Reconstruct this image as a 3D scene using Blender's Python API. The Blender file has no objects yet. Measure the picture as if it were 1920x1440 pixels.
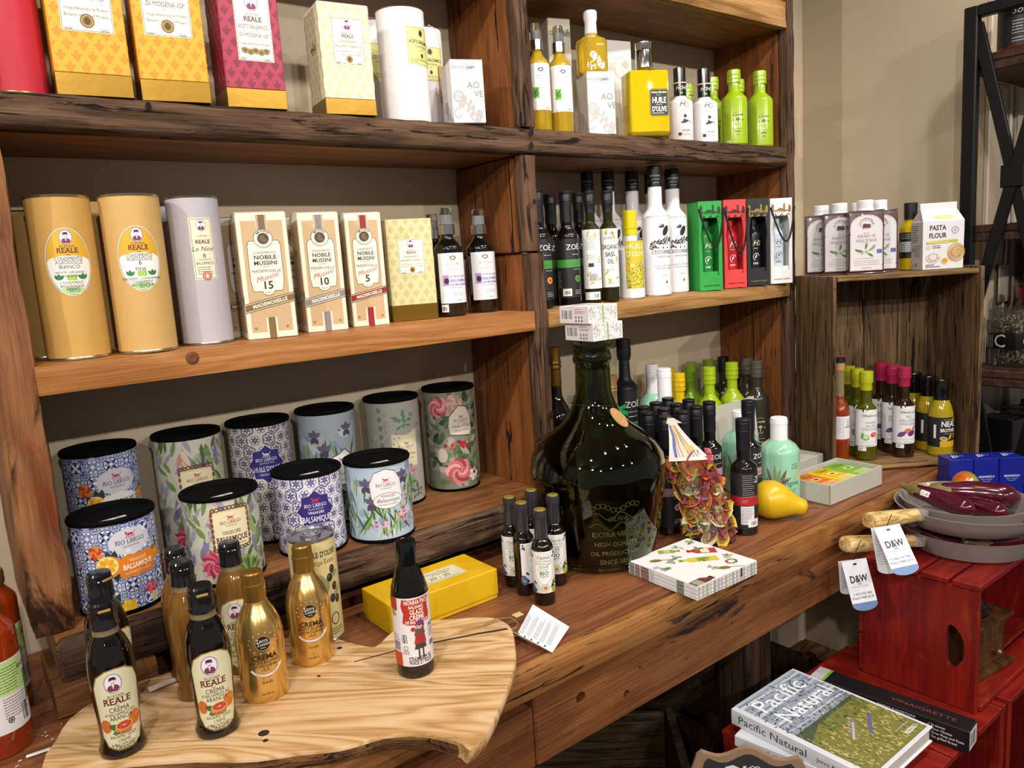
import bpy, bmesh, math, random
from mathutils import Vector, Matrix, noise
from mathutils.geometry import tessellate_polygon
random.seed(11)
SC = bpy.context.scene
COL = SC.collection
PI = math.pi
# ------------------------------------------------------------------ camera, world, lights, exposure
cam_d = bpy.data.cameras.new('camera')
cam = bpy.data.objects.new('camera', cam_d)
COL.objects.link(cam)
cam_d.sensor_width = 36.0
cam_d.lens = 1432.0 / 1920.0 * 36.0
cam_d.clip_start = 0.02
yaw, pitch, roll = 0.65282, 0.153853, 0.065267
fw = Vector((math.sin(yaw) * math.cos(pitch), math.cos(yaw) * math.cos(pitch), -math.sin(pitch)))
r0 = Vector((math.cos(yaw), -math.sin(yaw), 0))
d0 = fw.cross(r0)
rt = math.cos(roll) * r0 + math.sin(roll) * d0
dn = -math.sin(roll) * r0 + math.cos(roll) * d0
m = Matrix((rt, -dn, -fw)).transposed().to_4x4()
m.translation = Vector((0, 0, 1.478))
cam.matrix_world = m
SC.camera = cam
SC.view_settings.view_transform = 'Standard'
SC.view_settings.look = 'None'
SC.view_settings.exposure = 0.0
SC.view_settings.gamma = 1.0
SC.view_settings.use_curve_mapping = False
wd = bpy.data.worlds.new('world')
SC.world = wd
wd.use_nodes = True
wd.node_tree.nodes['Background'].inputs[0].default_value = (1.0, 0.95, 0.92, 1)
wd.node_tree.nodes['Background'].inputs[1].default_value = 0.22
def spot(name, loc, target, power, angle=70, blend=0.6, rad=0.035, color=(1, 0.94, 0.86)):
 d = bpy.data.lights.new(name, 'SPOT')
 d.energy = power
 d.spot_size = math.radians(angle)
 d.spot_blend = blend
 d.shadow_soft_size = rad
 d.color = color
 o = bpy.data.objects.new(name, d)
 COL.objects.link(o)
 o.location = loc
 o.rotation_euler = (Vector(target) - Vector(loc)).to_track_quat('-Z', 'Y').to_euler()
 return o
# ceiling track spots: a near row that rakes the shelves steeply, a far row that reaches under the boards
for i, (x, tx) in enumerate([(-0.25, 0.25), (0.75, 0.75), (1.45, 1.5), (2.0, 1.95)]):
 spot('track_spot_near', (x, 0.22, 2.85), (tx, 1.15, 1.15), 42, 80)
for i, (x, tx) in enumerate([(-1.6, 0.2), (-0.2, 0.6), (1.2, 1.2), (2.3, 1.9)]):
 spot('track_spot_far', (x, -2.3, 2.85), (tx, 1.3, 1.3), 108, 55)
for i, (x, y, tx, ty, tz) in enumerate([(-1.9, -1.2, 2.36, 1.05, 1.75), (-2.2, 0.2, 2.36, 1.1, 1.5)]):
 spot('side_fill_spot', (x, y, 2.85), (tx, ty, tz), 150, 75, 1.0)  # fill spots added to brighten the right wall, not part of the track
# ------------------------------------------------------------------ helpers
def h(s, a=1.0):
 def f(v):
  v /= 255.0
  return v / 12.92 if v <= 0.04045 else ((v + 0.055) / 1.055) ** 2.4
 return (f(int(s[0:2], 16)), f(int(s[2:4], 16)), f(int(s[4:6], 16)), a)
MATS = {}
def mat(name, col=(0.8, 0.8, 0.8, 1), rough=0.5, metal=0.0, trans=0.0, ior=1.45, coat=0.0, spec=0.5, bump=0.0, bscale=60, var=0.0, alpha=1.0):
 if name in MATS:
  return MATS[name]
 if isinstance(col, str):
  col = h(col)
 m = bpy.data.materials.new(name)
 m.use_nodes = True
 nt = m.node_tree
 b = nt.nodes['Principled BSDF']
 b.inputs['Base Color'].default_value = col
 b.inputs['Roughness'].default_value = rough
 b.inputs['Metallic'].default_value = metal
 b.inputs['Transmission Weight'].default_value = trans
 b.inputs['IOR'].default_value = ior
 b.inputs['Coat Weight'].default_value = coat
 b.inputs['Coat Roughness'].default_value = 0.05
 b.inputs['Specular IOR Level'].default_value = spec
 b.inputs['Alpha'].default_value = alpha
 if bump or var:
  tc = nt.nodes.new('ShaderNodeTexCoord')
  nz = nt.nodes.new('ShaderNodeTexNoise')
  nz.inputs['Scale'].default_value = bscale
  nz.inputs['Detail'].default_value = 5
  nt.links.new(tc.outputs['Object'], nz.inputs['Vector'])
  if bump:
   bp = nt.nodes.new('ShaderNodeBump')
   bp.inputs['Strength'].default_value = bump
   bp.inputs['Distance'].default_value = 0.002
   nt.links.new(nz.outputs['Fac'], bp.inputs['Height'])
   nt.links.new(bp.outputs['Normal'], b.inputs['Normal'])
  if var:
   mx = nt.nodes.new('ShaderNodeMix')
   mx.data_type = 'RGBA'
   mx.inputs['A'].default_value = tuple(c * (1 - var) for c in col[:3]) + (1,)
   mx.inputs['B'].default_value = tuple(min(1, c * (1 + var)) for c in col[:3]) + (1,)
   nt.links.new(nz.outputs['Fac'], mx.inputs['Factor'])
   nt.links.new(mx.outputs['Result'], b.inputs['Base Color'])
 MATS[name] = m
 return m
def ramp(nt, stops):
 r = nt.nodes.new('ShaderNodeValToRGB')
 e = r.color_ramp.elements
 while len(e) < len(stops):
  e.new(0.5)
 for k, (p, c) in enumerate(stops):
  e[k].position = p
  e[k].color = h(c) if isinstance(c, str) else c
 return r
def wood(name, stops, axis=0, scale=1.0, rough=0.5, bump=0.4, crack=0.0, knots=0.0, stain=None, seed=0.0, ring=9.0, coat=0.0, sat=1.0, nring=0.3):
 """grain runs along the local axis; rings from a distorted wave, fine fibres from stretched noise, cracks, knots and stains"""
 if name in MATS:
  return MATS[name]
 m = bpy.data.materials.new(name)
 m.use_nodes = True
 nt = m.node_tree
 N, Lk = nt.nodes, nt.links
 b = N['Principled BSDF']
 tc = N.new('ShaderNodeTexCoord')
 def mapping(s, off=0.0):
  mp = N.new('ShaderNodeMapping')
  mp.inputs['Scale'].default_value = s
  mp.inputs['Location'].default_value = (seed + off, seed * 1.7 + off, seed * 0.6)
  Lk.new(tc.outputs['Object'], mp.inputs['Vector'])
  return mp
 def st(along, across):
  v = [across] * 3
  v[axis] = along
  return [q * scale for q in v]
 def tex(mp, sc, det, dist=0.0, rgh=0.55):
  n = N.new('ShaderNodeTexNoise')
  n.inputs['Scale'].default_value = sc
  n.inputs['Detail'].default_value = det
  n.inputs['Distortion'].default_value = dist
  n.inputs['Roughness'].default_value = rgh
  Lk.new(mp.outputs['Vector'], n.inputs['Vector'])
  return n
 big = tex(mapping(st(1.6, 9)), 1.0, 3, 0.6)          # broad figure
 # growth rings: bands of the broad figure
 mul = N.new('ShaderNodeMath')
 mul.operation = 'MULTIPLY'
 mul.inputs[1].default_value = ring
 Lk.new(big.outputs['Fac'], mul.inputs[0])
 sn = N.new('ShaderNodeMath')
 sn.operation = 'SINE'
 m6 = N.new('ShaderNodeMath')
 m6.operation = 'MULTIPLY'
 m6.inputs[1].default_value = 6.283
 Lk.new(mul.outputs[0], m6.inputs[0])
 Lk.new(m6.outputs[0], sn.inputs[0])
 fine = tex(mapping(st(7, 330), 3.0), 1.0, 4)
 mid = tex(mapping(st(2.8, 55), 7.0), 1.0, 7, 0.4, 0.66)
 a1 = N.new('ShaderNodeMath')
 a1.operation = 'MULTIPLY_ADD'
 a1.inputs[1].default_value = 0.16 * nring / 0.55
 a1.inputs[2].default_value = 0.0
 Lk.new(sn.outputs[0], a1.inputs[0])
 a2 = N.new('ShaderNodeMath')
 a2.operation = 'MULTIPLY_ADD'
 a2.inputs[1].default_value = 0.42
 Lk.new(fine.outputs['Fac'], a2.inputs[0])
 Lk.new(a1.outputs[0], a2.inputs[2])
 a3 = N.new('ShaderNodeMath')
 a3.operation = 'MULTIPLY_ADD'
 a3.inputs[1].default_value = 0.6
 Lk.new(mid.outputs['Fac'], a3.inputs[0])
 Lk.new(a2.outputs[0], a3.inputs[2])
 rp = ramp(nt, stops)
 Lk.new(a3.outputs[0], rp.inputs['Fac'])
 colour = rp.outputs['Color']
 height = a3.outputs[0]
 def mixin(fac, col):
  nonlocal colour
  mx = N.new('ShaderNodeMix')
  mx.data_type = 'RGBA'
  Lk.new(fac, mx.inputs['Factor'])
  Lk.new(colour, mx.inputs['A'])
  mx.inputs['B'].default_value = h(col) if isinstance(col, str) else col
  colour = mx.outputs['Result']
 if stain:
  for k, (scol, lo, hi, sc) in enumerate(stain):
   sn2 = tex(mapping(st(sc, sc * 2.6), 11.0 + 5 * k), 1.0, 6, 0.8, 0.65)
   mr = N.new('ShaderNodeMapRange')
   mr.inputs['From Min'].default_value = lo
   mr.inputs['From Max'].default_value = hi
   Lk.new(sn2.outputs['Fac'], mr.inputs['Value'])
   mixin(mr.outputs['Result'], scol)
 if knots:
  vo = N.new('ShaderNodeTexVoronoi')
  vo.inputs['Scale'].default_value = 1.0
  Lk.new(mapping(st(6, 9), 2.0).outputs['Vector'], vo.inputs['Vector'])
  mr = N.new('ShaderNodeMapRange')
  mr.inputs['From Min'].default_value = 0.02 * knots
  mr.inputs['From Max'].default_value = 0.07 * knots
  mr.inputs['To Min'].default_value = 0.85
  mr.inputs['To Max'].default_value = 0.0
  Lk.new(vo.outputs['Distance'], mr.inputs['Value'])
  mixin(mr.outputs['Result'], '2e180c')
 if crack:
  cn = tex(mapping(st(4.5, 75), 5.0), 1.0, 6, 1.6, 0.6)
  mr = N.new('ShaderNodeMapRange')
  mr.inputs['From Min'].default_value = 0.40 + 0.03 * crack
  mr.inputs['From Max'].default_value = 0.34 + 0.03 * crack
  Lk.new(cn.outputs['Fac'], mr.inputs['Value'])
  mixin(mr.outputs['Result'], '140b07')
  sb = N.new('ShaderNodeMath')
  sb.operation = 'MULTIPLY_ADD'
  sb.inputs[1].default_value = -1.5
  Lk.new(mr.outputs['Result'], sb.inputs[0])
  Lk.new(height, sb.inputs[2])
  height = sb.outputs[0]
 Lk.new(colour, b.inputs['Base Color'])
 bp = N.new('ShaderNodeBump')
 bp.inputs['Strength'].default_value = bump
 bp.inputs['Distance'].default_value = 0.004
 Lk.new(height, bp.inputs['Height'])
 Lk.new(bp.outputs['Normal'], b.inputs['Normal'])
 b.inputs['Roughness'].default_value = rough
 b.inputs['Specular IOR Level'].default_value = 0.3
 b.inputs['Coat Weight'].default_value = coat * 0.6
 b.inputs['Coat Roughness'].default_value = 0.3
 MATS[name] = m
 return m
def print_mat(name, rough=0.5, metal=0.0, coat=0.0):
 m = bpy.data.materials.new(name)
 m.use_nodes = True
 b = m.node_tree.nodes['Principled BSDF']
 at = m.node_tree.nodes.new('ShaderNodeAttribute')
 at.attribute_name = 'ink'
 m.node_tree.links.new(at.outputs['Color'], b.inputs['Base Color'])
 b.inputs['Roughness'].default_value = rough
 b.inputs['Metallic'].default_value = metal
 b.inputs['Coat Weight'].default_value = coat
 MATS[name] = m
 return m
PRINT = print_mat('printed_paper', 0.5)
GLOSSY = print_mat('printed_gloss', 0.25, 0, 0.3)
class MB:
 """collects geometry for one mesh"""
 def __init__(s):
  s.v, s.f = [], []
 def add(s, v, f):
  o = len(s.v)
  s.v += [tuple(q) for q in v]
  s.f += [tuple(i + o for i in q) for q in f]
  return s
 def box(s, x0, x1, y0, y1, z0, z1):
  v = [(x, y, z) for z in (z0, z1) for y in (y0, y1) for x in (x0, x1)]
  return s.add(v, [(0, 2, 3, 1), (4, 5, 7, 6), (0, 1, 5, 4), (2, 6, 7, 3), (0, 4, 6, 2), (1, 3, 7, 5)])
 def bbox(s, x0, x1, y0, y1, z0, z1, bev=0.001, seg=1):
  bm = bmesh.new()
  bmesh.ops.create_cube(bm, size=1)
  for q in bm.verts:
   q.co = ((x0 + x1) / 2 + q.co.x * (x1 - x0), (y0 + y1) / 2 + q.co.y * (y1 - y0), (z0 + z1) / 2 + q.co.z * (z1 - z0))
  bmesh.ops.bevel(bm, geom=bm.edges[:], offset=bev, segments=seg, affect='EDGES', profile=0.6)
  bm.verts.index_update()
  s.add([q.co.copy() for q in bm.verts], [[q.index for q in f.verts] for f in bm.faces])
  bm.free()
  return s
 def lathe(s, prof, seg=32, cx=0, cy=0, cz=0):
  """prof: list of (r, z) from bottom to top; r=0 closes"""
  rows = []
  o = len(s.v)
  for r, z in prof:
   if r <= 1e-7:
    rows.append([len(s.v)])
    s.v.append((cx, cy, cz + z))
   else:
    rows.append(list(range(len(s.v), len(s.v) + seg)))
    for k in range(seg):
     a = 2 * PI * k / seg
     s.v.append((cx + r * math.cos(a), cy + r * math.sin(a), cz + z))
  for A, B in zip(rows, rows[1:]):
   if len(A) == 1 and len(B) == 1:
    continue
   for k in range(seg):
    k2 = (k + 1) % seg
    if len(A) == 1:
     s.f.append((A[0], B[k2], B[k]))
    elif len(B) == 1:
     s.f.append((A[k], A[k2], B[0]))
    else:
     s.f.append((A[k], A[k2], B[k2], B[k]))
  return s
 def tube(s, pts, r, seg=8, closed=False, rs=None):
  pts = [Vector(p) for p in pts]
  n = len(pts)
  rows = []
  up = None
  for i in range(n):
   a = pts[(i + 1) % n] if (closed or i < n - 1) else pts[i]
   c = pts[i - 1] if (closed or i > 0) else pts[i]
   t = (a - c).normalized()
   if up is None:
    up = t.orthogonal().normalized()
   else:
    up = (up - t * up.dot(t)).normalized()
   sd = t.cross(up)
   rr = rs[i] if rs else r
   row = []
   for k in range(seg):
    q = 2 * PI * k / seg
    row.append(len(s.v))
    s.v.append(tuple(pts[i] + (up * math.cos(q) + sd * math.sin(q)) * rr))
   rows.append(row)
  m2 = n if closed else n - 1
  for i in range(m2):
   A, B = rows[i], rows[(i + 1) % n]
   for k in range(seg):
    k2 = (k + 1) % seg
    s.f.append((A[k], A[k2], B[k2], B[k]))
  if not closed:
   s.f.append(tuple(reversed(rows[0])))
   s.f.append(tuple(rows[-1]))
  return s
 def prism(s, pts, z0, z1, axis=2):
  """extrude outline (list of 2d) between z0 and z1 along axis"""
  n = len(pts)
  def P3(p, z):
   return (p[0], p[1], z) if axis == 2 else ((p[0], z, p[1]) if axis == 1 else (z, p[0], p[1]))
  o = len(s.v)
  s.v += [P3(p, z0) for p in pts] + [P3(p, z1) for p in pts]
  tri = tessellate_polygon([[Vector((p[0], p[1], 0)) for p in pts]])
  for t in tri:
   s.f.append((o + t[0], o + t[1], o + t[2]))
   s.f.append((o + n + t[2], o + n + t[1], o + n + t[0]))
  for k in range(n):
   k2 = (k + 1) % n
   s.f.append((o + k, o + k2, o + n + k2, o + n + k))
  return s
 def grid(s, x0, x1, y0, y1, z0, z1, nx, ny, nz, amp=0.002, freq=9.0, seed=0.0, rnd=0.003):
  """box with subdivided faces whose surface is worn: noise displacement and softened arrises"""
  idx = {}
  N3 = (nx, ny, nz)
  lo, hi = (x0, y0, z0), (x1, y1, z1)
  def vid(i, j, k):
   key = (i, j, k)
   if key in idx:
    return idx[key]
   p = [lo[a] + (hi[a] - lo[a]) * key[a] / N3[a] for a in range(3)]
   ends = [(-1 if key[a] == 0 else (1 if key[a] == N3[a] else 0)) for a in range(3)]
   if sum(1 for e in ends if e) >= 2:
    for a in range(3):
     p[a] -= ends[a] * rnd
   q = Vector(p) * freq + Vector((seed, seed * 2.1, seed * 0.7))
   d = noise.noise_vector(q) * amp + noise.noise_vector(q * 3.3) * amp * 0.45
   if k == nz:
    d.z = -abs(d.z) * 0.3
   elif k == 0:
    d.z = abs(d.z) * 0.3
   idx[key] = len(s.v)
   s.v.append(tuple(Vector(p) + d))
   return idx[key]
  for (a, b2, c) in ((0, 1, 2), (1, 2, 0), (2, 0, 1)):
   for e in (0, N3[c]):
    for i in range(N3[a]):
     for j in range(N3[b2]):
      q = []
      for (ii, jj) in ((i, j), (i + 1, j), (i + 1, j + 1), (i, j + 1)):
       key = [0, 0, 0]
       key[a], key[b2], key[c] = ii, jj, e
       q.append(vid(*key))
      s.f.append(tuple(q) if e else tuple(reversed(q)))
  return s
 def xf(s, M, start=0):
  s.v = s.v[:start] + [tuple(M @ Vector(p)) for p in s.v[start:]]
  return s
def mesh_obj(name, me, parent=None):
 o = bpy.data.objects.new(name, me)
 COL.objects.link(o)
 if parent is not None:
  o.parent = parent
 return o
def part(name, mb, material, parent=None, smooth=35, loc=None):
 me = bpy.data.meshes.new(name)
 me.from_pydata(mb.v, [], mb.f)
 me.materials.append(material)
 if smooth:
  me.shade_smooth()
  me.set_sharp_from_angle(angle=math.radians(smooth))
 me.update()
 bm = bmesh.new()
 bm.from_mesh(me)
 bmesh.ops.recalc_face_normals(bm, faces=bm.faces[:])
 bm.to_mesh(me)
 bm.free()
 o = mesh_obj(name, me, parent)
 if loc:
  o.location = loc
 return o
def tag(o, label, cat, group=None):
 o['label'] = label
 o['category'] = cat
 if group:
  o['group'] = group
 return o
def thing(name, label, cat, loc=(0, 0, 0), rz=0.0, group=None):
 o = bpy.data.objects.new(name, None)
 o.empty_display_size = 0.02
 COL.objects.link(o)
 o.location = loc
 o.rotation_euler = (0, 0, rz)
 return tag(o, label, cat, group)
def dup(root, label, loc, rz=None, group=None, scale=None):
 def cp(o, par):
  c = o.copy()
  COL.objects.link(c)
  c.parent = par
  for ch in KIDS.get(o.name, None) or [q for q in o.children]:
   cp(ch, c)
  return c
 r = cp(root, None)
 r.location = loc
 if rz is not None:
  r.rotation_euler = (0, 0, rz)
 if scale:
  r.scale = scale
 r['label'] = label
 if group:
  r['group'] = group
 return r
KIDS = {}
def structure(name, mb, material, smooth=0):
 o = part(name, mb, material, None, smooth)
 o['kind'] = 'structure'
 return o
def face_cam(x, y, k=1.0):
 """rotation that turns a thing's front towards the aisle where the shopper stands"""
 return math.atan2(-x, y) * k
# ------------------------------------------------------------------ flat print: glyphs and shapes laid on real surfaces
CH = "ABCDEFGHIJKLMNOPQRSTUVWXYZabcdefghijklmnopqrstuvwxyz0123456789&'.,:;-+%/!\"()éèëêÈÉËÔàòôíùûÀç€$~"
GLY = {}
def make_glyphs():
 objs = []
 for bold in (0, 1):
  for ch in CH + ' ':
   row = []
   for body in ((ch, ch + 'I') if ch != ' ' else ('I', ' I')):
    cu = bpy.data.curves.new('glyph', 'FONT')
    cu.body = body
    cu.resolution_u = 2
    cu.fill_mode = 'FRONT'
    cu.offset = 0.022 if bold else 0.0
    o = bpy.data.objects.new('glyph', cu)
    COL.objects.link(o)
    row.append(o)
   objs.append((bold, ch, row))
 dg = bpy.context.evaluated_depsgraph_get()
 maxI = {}
 def read(o):
  e = o.evaluated_get(dg)
  me = e.to_mesh()
  vs = [(v.co.x, v.co.y) for v in me.vertices]
  fs = [tuple(p.vertices) for p in me.polygons]
  e.to_mesh_clear()
  return vs, fs
 for bold, ch, row in objs:
  if ch == 'I':
   vs, fs = read(row[0])
   maxI[bold] = max(v[0] for v in vs)
 for bold, ch, row in objs:
  v2, f2 = read(row[1])
  adv = (max(v[0] for v in v2) if v2 else 0.3) - maxI[bold]
  if ch == ' ':
   GLY[(bold, ch)] = ([], [], adv if adv > 0.05 else 0.28)
  else:
   vs, fs = read(row[0])
   GLY[(bold, ch)] = (vs, fs, adv)
 for bold, ch, row in objs:
  for o in row:
   cu = o.data
   bpy.data.objects.remove(o)
   bpy.data.curves.remove(cu)
make_glyphs()
CAPH = max(v[1] for v in GLY[(0, 'H')][0])
def clip_half(poly, ax, val, keep_ge):
 out = []
 n = len(poly)
 for i in range(n):
  a, b = poly[i], poly[(i + 1) % n]
  ia = (a[ax] >= val) if keep_ge else (a[ax] <= val)
  ib = (b[ax] >= val) if keep_ge else (b[ax] <= val)
  if ia:
   out.append(a)
  if ia != ib:
   t = (val - a[ax]) / (b[ax] - a[ax])
   out.append((a[0] + t * (b[0] - a[0]), a[1] + t * (b[1] - a[1])))
 return out
class Art:
 """2d print in millimetres: u to the right, v up"""
 def __init__(s, clip=None):
  s.q = []
  s.z = 1.0
  s.n = 0
  s.clip = clip
 def _a(s, polys, c, z):
  s.n += 1
  zz = (s.z if z is None else z) + (s.n % 11) * 0.07
  c = h(c) if isinstance(c, str) else c
  for p in polys:
   s.q.append((p, c, zz))
  return s
 def r(s, x0, y0, x1, y1, c, z=None):
  return s._a([[(x0, y0), (x1, y0), (x1, y1), (x0, y1)]], c, z)
 def e(s, x, y, rx, ry, c, n=20, rot=0.0, z=None, a0=0.0, a1=2 * PI):
  cr, sr = math.cos(rot), math.sin(rot)
  full = abs(a1 - a0 - 2 * PI) < 1e-6
  pts = []
  for k in range(n if full else n + 1):
   a = a0 + (a1 - a0) * k / n
   px, py = rx * math.cos(a), ry * math.sin(a)
   pts.append((x + px * cr - py * sr, y + px * sr + py * cr))
  return s._a([pts], c, z)
 def ring(s, x, y, rx, ry, w, c, n=28, z=None, a0=0.0, a1=2 * PI):
  ps = []
  for k in range(n):
   A = [a0 + (a1 - a0) * (k + d) / n for d in (0, 1)]
   ps.append([(x + rx * math.cos(A[0]), y + ry * math.sin(A[0])), (x + rx * math.cos(A[1]), y + ry * math.sin(A[1])),
                       (x + (rx - w) * math.cos(A[1]), y + (ry - w) * math.sin(A[1])), (x + (rx - w) * math.cos(A[0]), y + (ry - w) * math.sin(A[0]))])
  return s._a(ps, c, z)
 def p(s, pts, c, z=None):
  tri = tessellate_polygon([[Vector((a, b, 0)) for a, b in pts]])
  return s._a([[pts[i] for i in t] for t in tri], c, z)
 def l(s, pts, w, c, z=None):
  ps = []
  for (x0, y0), (x1, y1) in zip(pts, pts[1:]):
   d = math.hypot(x1 - x0, y1 - y0) or 1e-6
   nx, ny = -(y1 - y0) / d * w / 2, (x1 - x0) / d * w / 2
   ps.append([(x0 + nx, y0 + ny), (x0 - nx, y0 - ny), (x1 - nx, y1 - ny), (x1 + nx, y1 + ny)])
  return s._a(ps, c, z)
 def frame(s, x0, y0, x1, y1, w, c, z=None):
  s.r(x0, y0, x1, y0 + w, c, z)
  s.r(x0, y1 - w, x1, y1, c, z)
  s.r(x0, y0, x0 + w, y1, c, z)
  return s.r(x1 - w, y0, x1, y1, c, z)
 def leaf(s, x, y, a, L, w, c, z=None):
  pts = []
  n = 5
  for k in range(n + 1):
   t = k / n
   pts.append((t * L, w / 2 * math.sin(PI * t) ** 0.8))
  for k in range(n - 1, 0, -1):
   t = k / n
   pts.append((t * L, -w / 2 * math.sin(PI * t) ** 0.8))
  ca, sa = math.cos(a), math.sin(a)
  return s._a([[(x + px * ca - py * sa, y + px * sa + py * ca) for px, py in pts]], c, z)
 def width(s, t, size, sx=1.0, b=0, sp=0.0):
  k = size / CAPH * sx
  return sum((GLY.get((b, ch)) or GLY[(b, 'o')])[2] * k + sp for ch in t) - sp
 def t(s, t, x, y, size, c, al='c', sx=1.0, sh=0.0, b=0, sp=0.0, rot=0.0, z=None, fit=None, serif=0, wob=0.0):
  if fit:
   sx = sx * fit / max(0.01, s.width(t, size, sx, b, sp))
  k = size / CAPH
  w = s.width(t, size, sx, b, sp)
  cx = {'c': -w / 2, 'l': 0.0, 'r': -w}[al]
  cr, sr = math.cos(rot), math.sin(rot)
  ps = []
  for i, ch in enumerate(t):
   vs, fs, adv = GLY.get((b, ch)) or GLY[(b, 'o')]
   oy = math.sin(i * 2.3) * wob
   tv = []
   for vx, vy in vs:
    px = cx + (vx + sh * vy) * k * sx
    py = vy * k + oy
    tv.append((x + px * cr - py * sr, y + px * sr + py * cr))
   for f in fs:
    ps.append([tv[i2] for i2 in f])
   if serif and ch not in " .,'-:&":
    sw = adv * k * sx
    for yy, hh in ((0.0, size * 0.07),) + (((size * 0.93, size * 0.07),) if ch.isupper() or ch.isdigit() else ()):
     if ch.upper() in 'AFHIKLMNPRTUVWXYEDBZ':
      for q0, q1 in ((0.02, 0.40), (0.60, 0.98)):
       if ch in 'I' and q0 > 0.5:
        continue
       rx0, rx1 = cx + sw * q0, cx + sw * q1
       quad = [(rx0, yy), (rx1, yy), (rx1, yy + hh), (rx0, yy + hh)]
       ps.append([(x + a * cr - b2 * sr, y + a * sr + b2 * cr) for a, b2 in quad])
   cx += adv * k * sx + sp
  return s._a(ps, c, (s.z + 2.0) if z is None else z)
 def ta(s, t, x, y, R, mid, size, c, b=0, sp=0.0, inside=False, z=None):
  """text on an arc centred at angle mid (degrees); inside=True reads along the lower arc"""
  k = size / CAPH
  w = s.width(t, size, 1.0, b, sp)
  cx = -w / 2
  ps = []
  for ch in t:
   vs, fs, adv = GLY.get((b, ch)) or GLY[(b, 'o')]
   tv = []
   for vx, vy in vs:
    px, py = cx + vx * k, vy * k
    if not inside:
     a = math.radians(mid) - px / R
     rr = R + py
    else:
     a = math.radians(mid) + px / R
     rr = R - py
    tv.append((x + rr * math.cos(a), y + rr * math.sin(a)))
   for f in fs:
    ps.append([tv[i] for i in f])
   cx += adv * k + sp
  return s._a(ps, c, (s.z + 2.0) if z is None else z)
 def lines(s, x, y, w, n, gap, hgt, c, al='l', jit=0.25):
  """rows of print too small to read"""
  rs = random.Random(int(x * 7 + y * 13 + n))
  ps = []
  for i in range(n):
   ww = w * (1 - jit * rs.random())
   x0 = x if al == 'l' else x - ww / 2
   cx = x0
   while cx < x0 + ww:
    L = (1.5 + rs.random() * 3.5) * hgt
    ps.append([(cx, y - i * gap), (min(cx + L, x0 + ww), y - i * gap), (min(cx + L, x0 + ww), y - i * gap + hgt), (cx, y - i * gap + hgt)])
    cx += L + hgt * 0.6
  return s._a(ps, c, s.z + 2.0)
 def barcode(s, x, y, w, hh, c='161616', bg='f2f0ee', n=22):
  s.r(x - 1, y - 1.5, x + w + 1, y + hh + 1, bg, s.z + 0.6)
  rs = random.Random(int(w * 10))
  ps = []
  for i in range(n):
   bw = w / n * rs.choice((0.3, 0.5, 0.75))
   x0 = x + w * i / n
   ps.append([(x0, y), (x0 + bw, y), (x0 + bw, y + hh), (x0, y + hh)])
  return s._a(ps, c, s.z + 2.0)
 def build(s, name, parent, mp, material=None, us=None, vb=None):
  """mp(u, v, off) -> (position, normal) in metres; us = strip width in mm for round surfaces; vb = breaks in v"""
  V, F, Cc, Nn = [], [], [], []
  for poly, c, z in s.q:
   pieces = [poly]
   if s.clip:
    x0, y0, x1, y1 = s.clip
    pc = poly
    for ax, val, ge in ((0, x0, True), (0, x1, False), (1, y0, True), (1, y1, False)):
     pc = clip_half(pc, ax, val, ge)
     if len(pc) < 3:
      break
    if len(pc) < 3:
     continue
    pieces = [pc]
   if us:
    out = []
    for pc in pieces:
     lo = math.floor(min(q[0] for q in pc) / us + 1e-6)
     hi = math.ceil(max(q[0] for q in pc) / us - 1e-6)
     if hi - lo <= 1:
      out.append(pc)
      continue
     for k in range(lo, hi):
      a = clip_half(pc, 0, k * us, True)
      if len(a) >= 3:
       a = clip_half(a, 0, (k + 1) * us, False)
      if len(a) >= 3:
       out.append(a)
    pieces = out
   if vb:
    out = []
    for pc in pieces:
     lo, hi = min(q[1] for q in pc), max(q[1] for q in pc)
     cur = pc
     for bk in vb:
      if lo < bk < hi and len(cur) >= 3:
       a = clip_half(cur, 1, bk, False)
       if len(a) >= 3:
        out.append(a)
       cur = clip_half(cur, 1, bk, True)
     if len(cur) >= 3:
      out.append(cur)
    pieces = out
   for pc in pieces:
    o = len(V)
    if sum(a[0] * b[1] - b[0] * a[1] for a, b in zip(pc, pc[1:] + pc[:1])) < 0:
     pc = pc[::-1]
    for u, v in pc:
     p, nr = mp(u * 0.001, v * 0.001, z * 0.00004)
     V.append(p)
     Nn.append(nr)
    F.append(tuple(range(o, o + len(pc))))
    Cc.append(c)
  me = bpy.data.meshes.new(name)
  me.from_pydata(V, [], F)
  at = me.attributes.new('ink', 'FLOAT_COLOR', 'FACE')
  at.data.foreach_set('color', [q for c in Cc for q in c])
  me.materials.append(material or PRINT)
  me.shade_smooth()
  me.update()
  me.normals_split_custom_set_from_vertices(Nn)
  return mesh_obj(name, me, parent)
def cylmap(R, us, z0=0.0, a0=0.0, base=0.00025):
 w = us * 0.001
 def f(u, v, off):
  k = math.floor(u / w + 1e-9)
  t = u / w - k
  A, B = a0 + k * w / R, a0 + (k + 1) * w / R
  rr = R + base + off
  x = rr * (math.sin(A) * (1 - t) + math.sin(B) * t)
  y = -rr * (math.cos(A) * (1 - t) + math.cos(B) * t)
  a = a0 + u / R
  return (x, y, z0 + v), (math.sin(a), -math.cos(a), 0)
 return f
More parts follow.
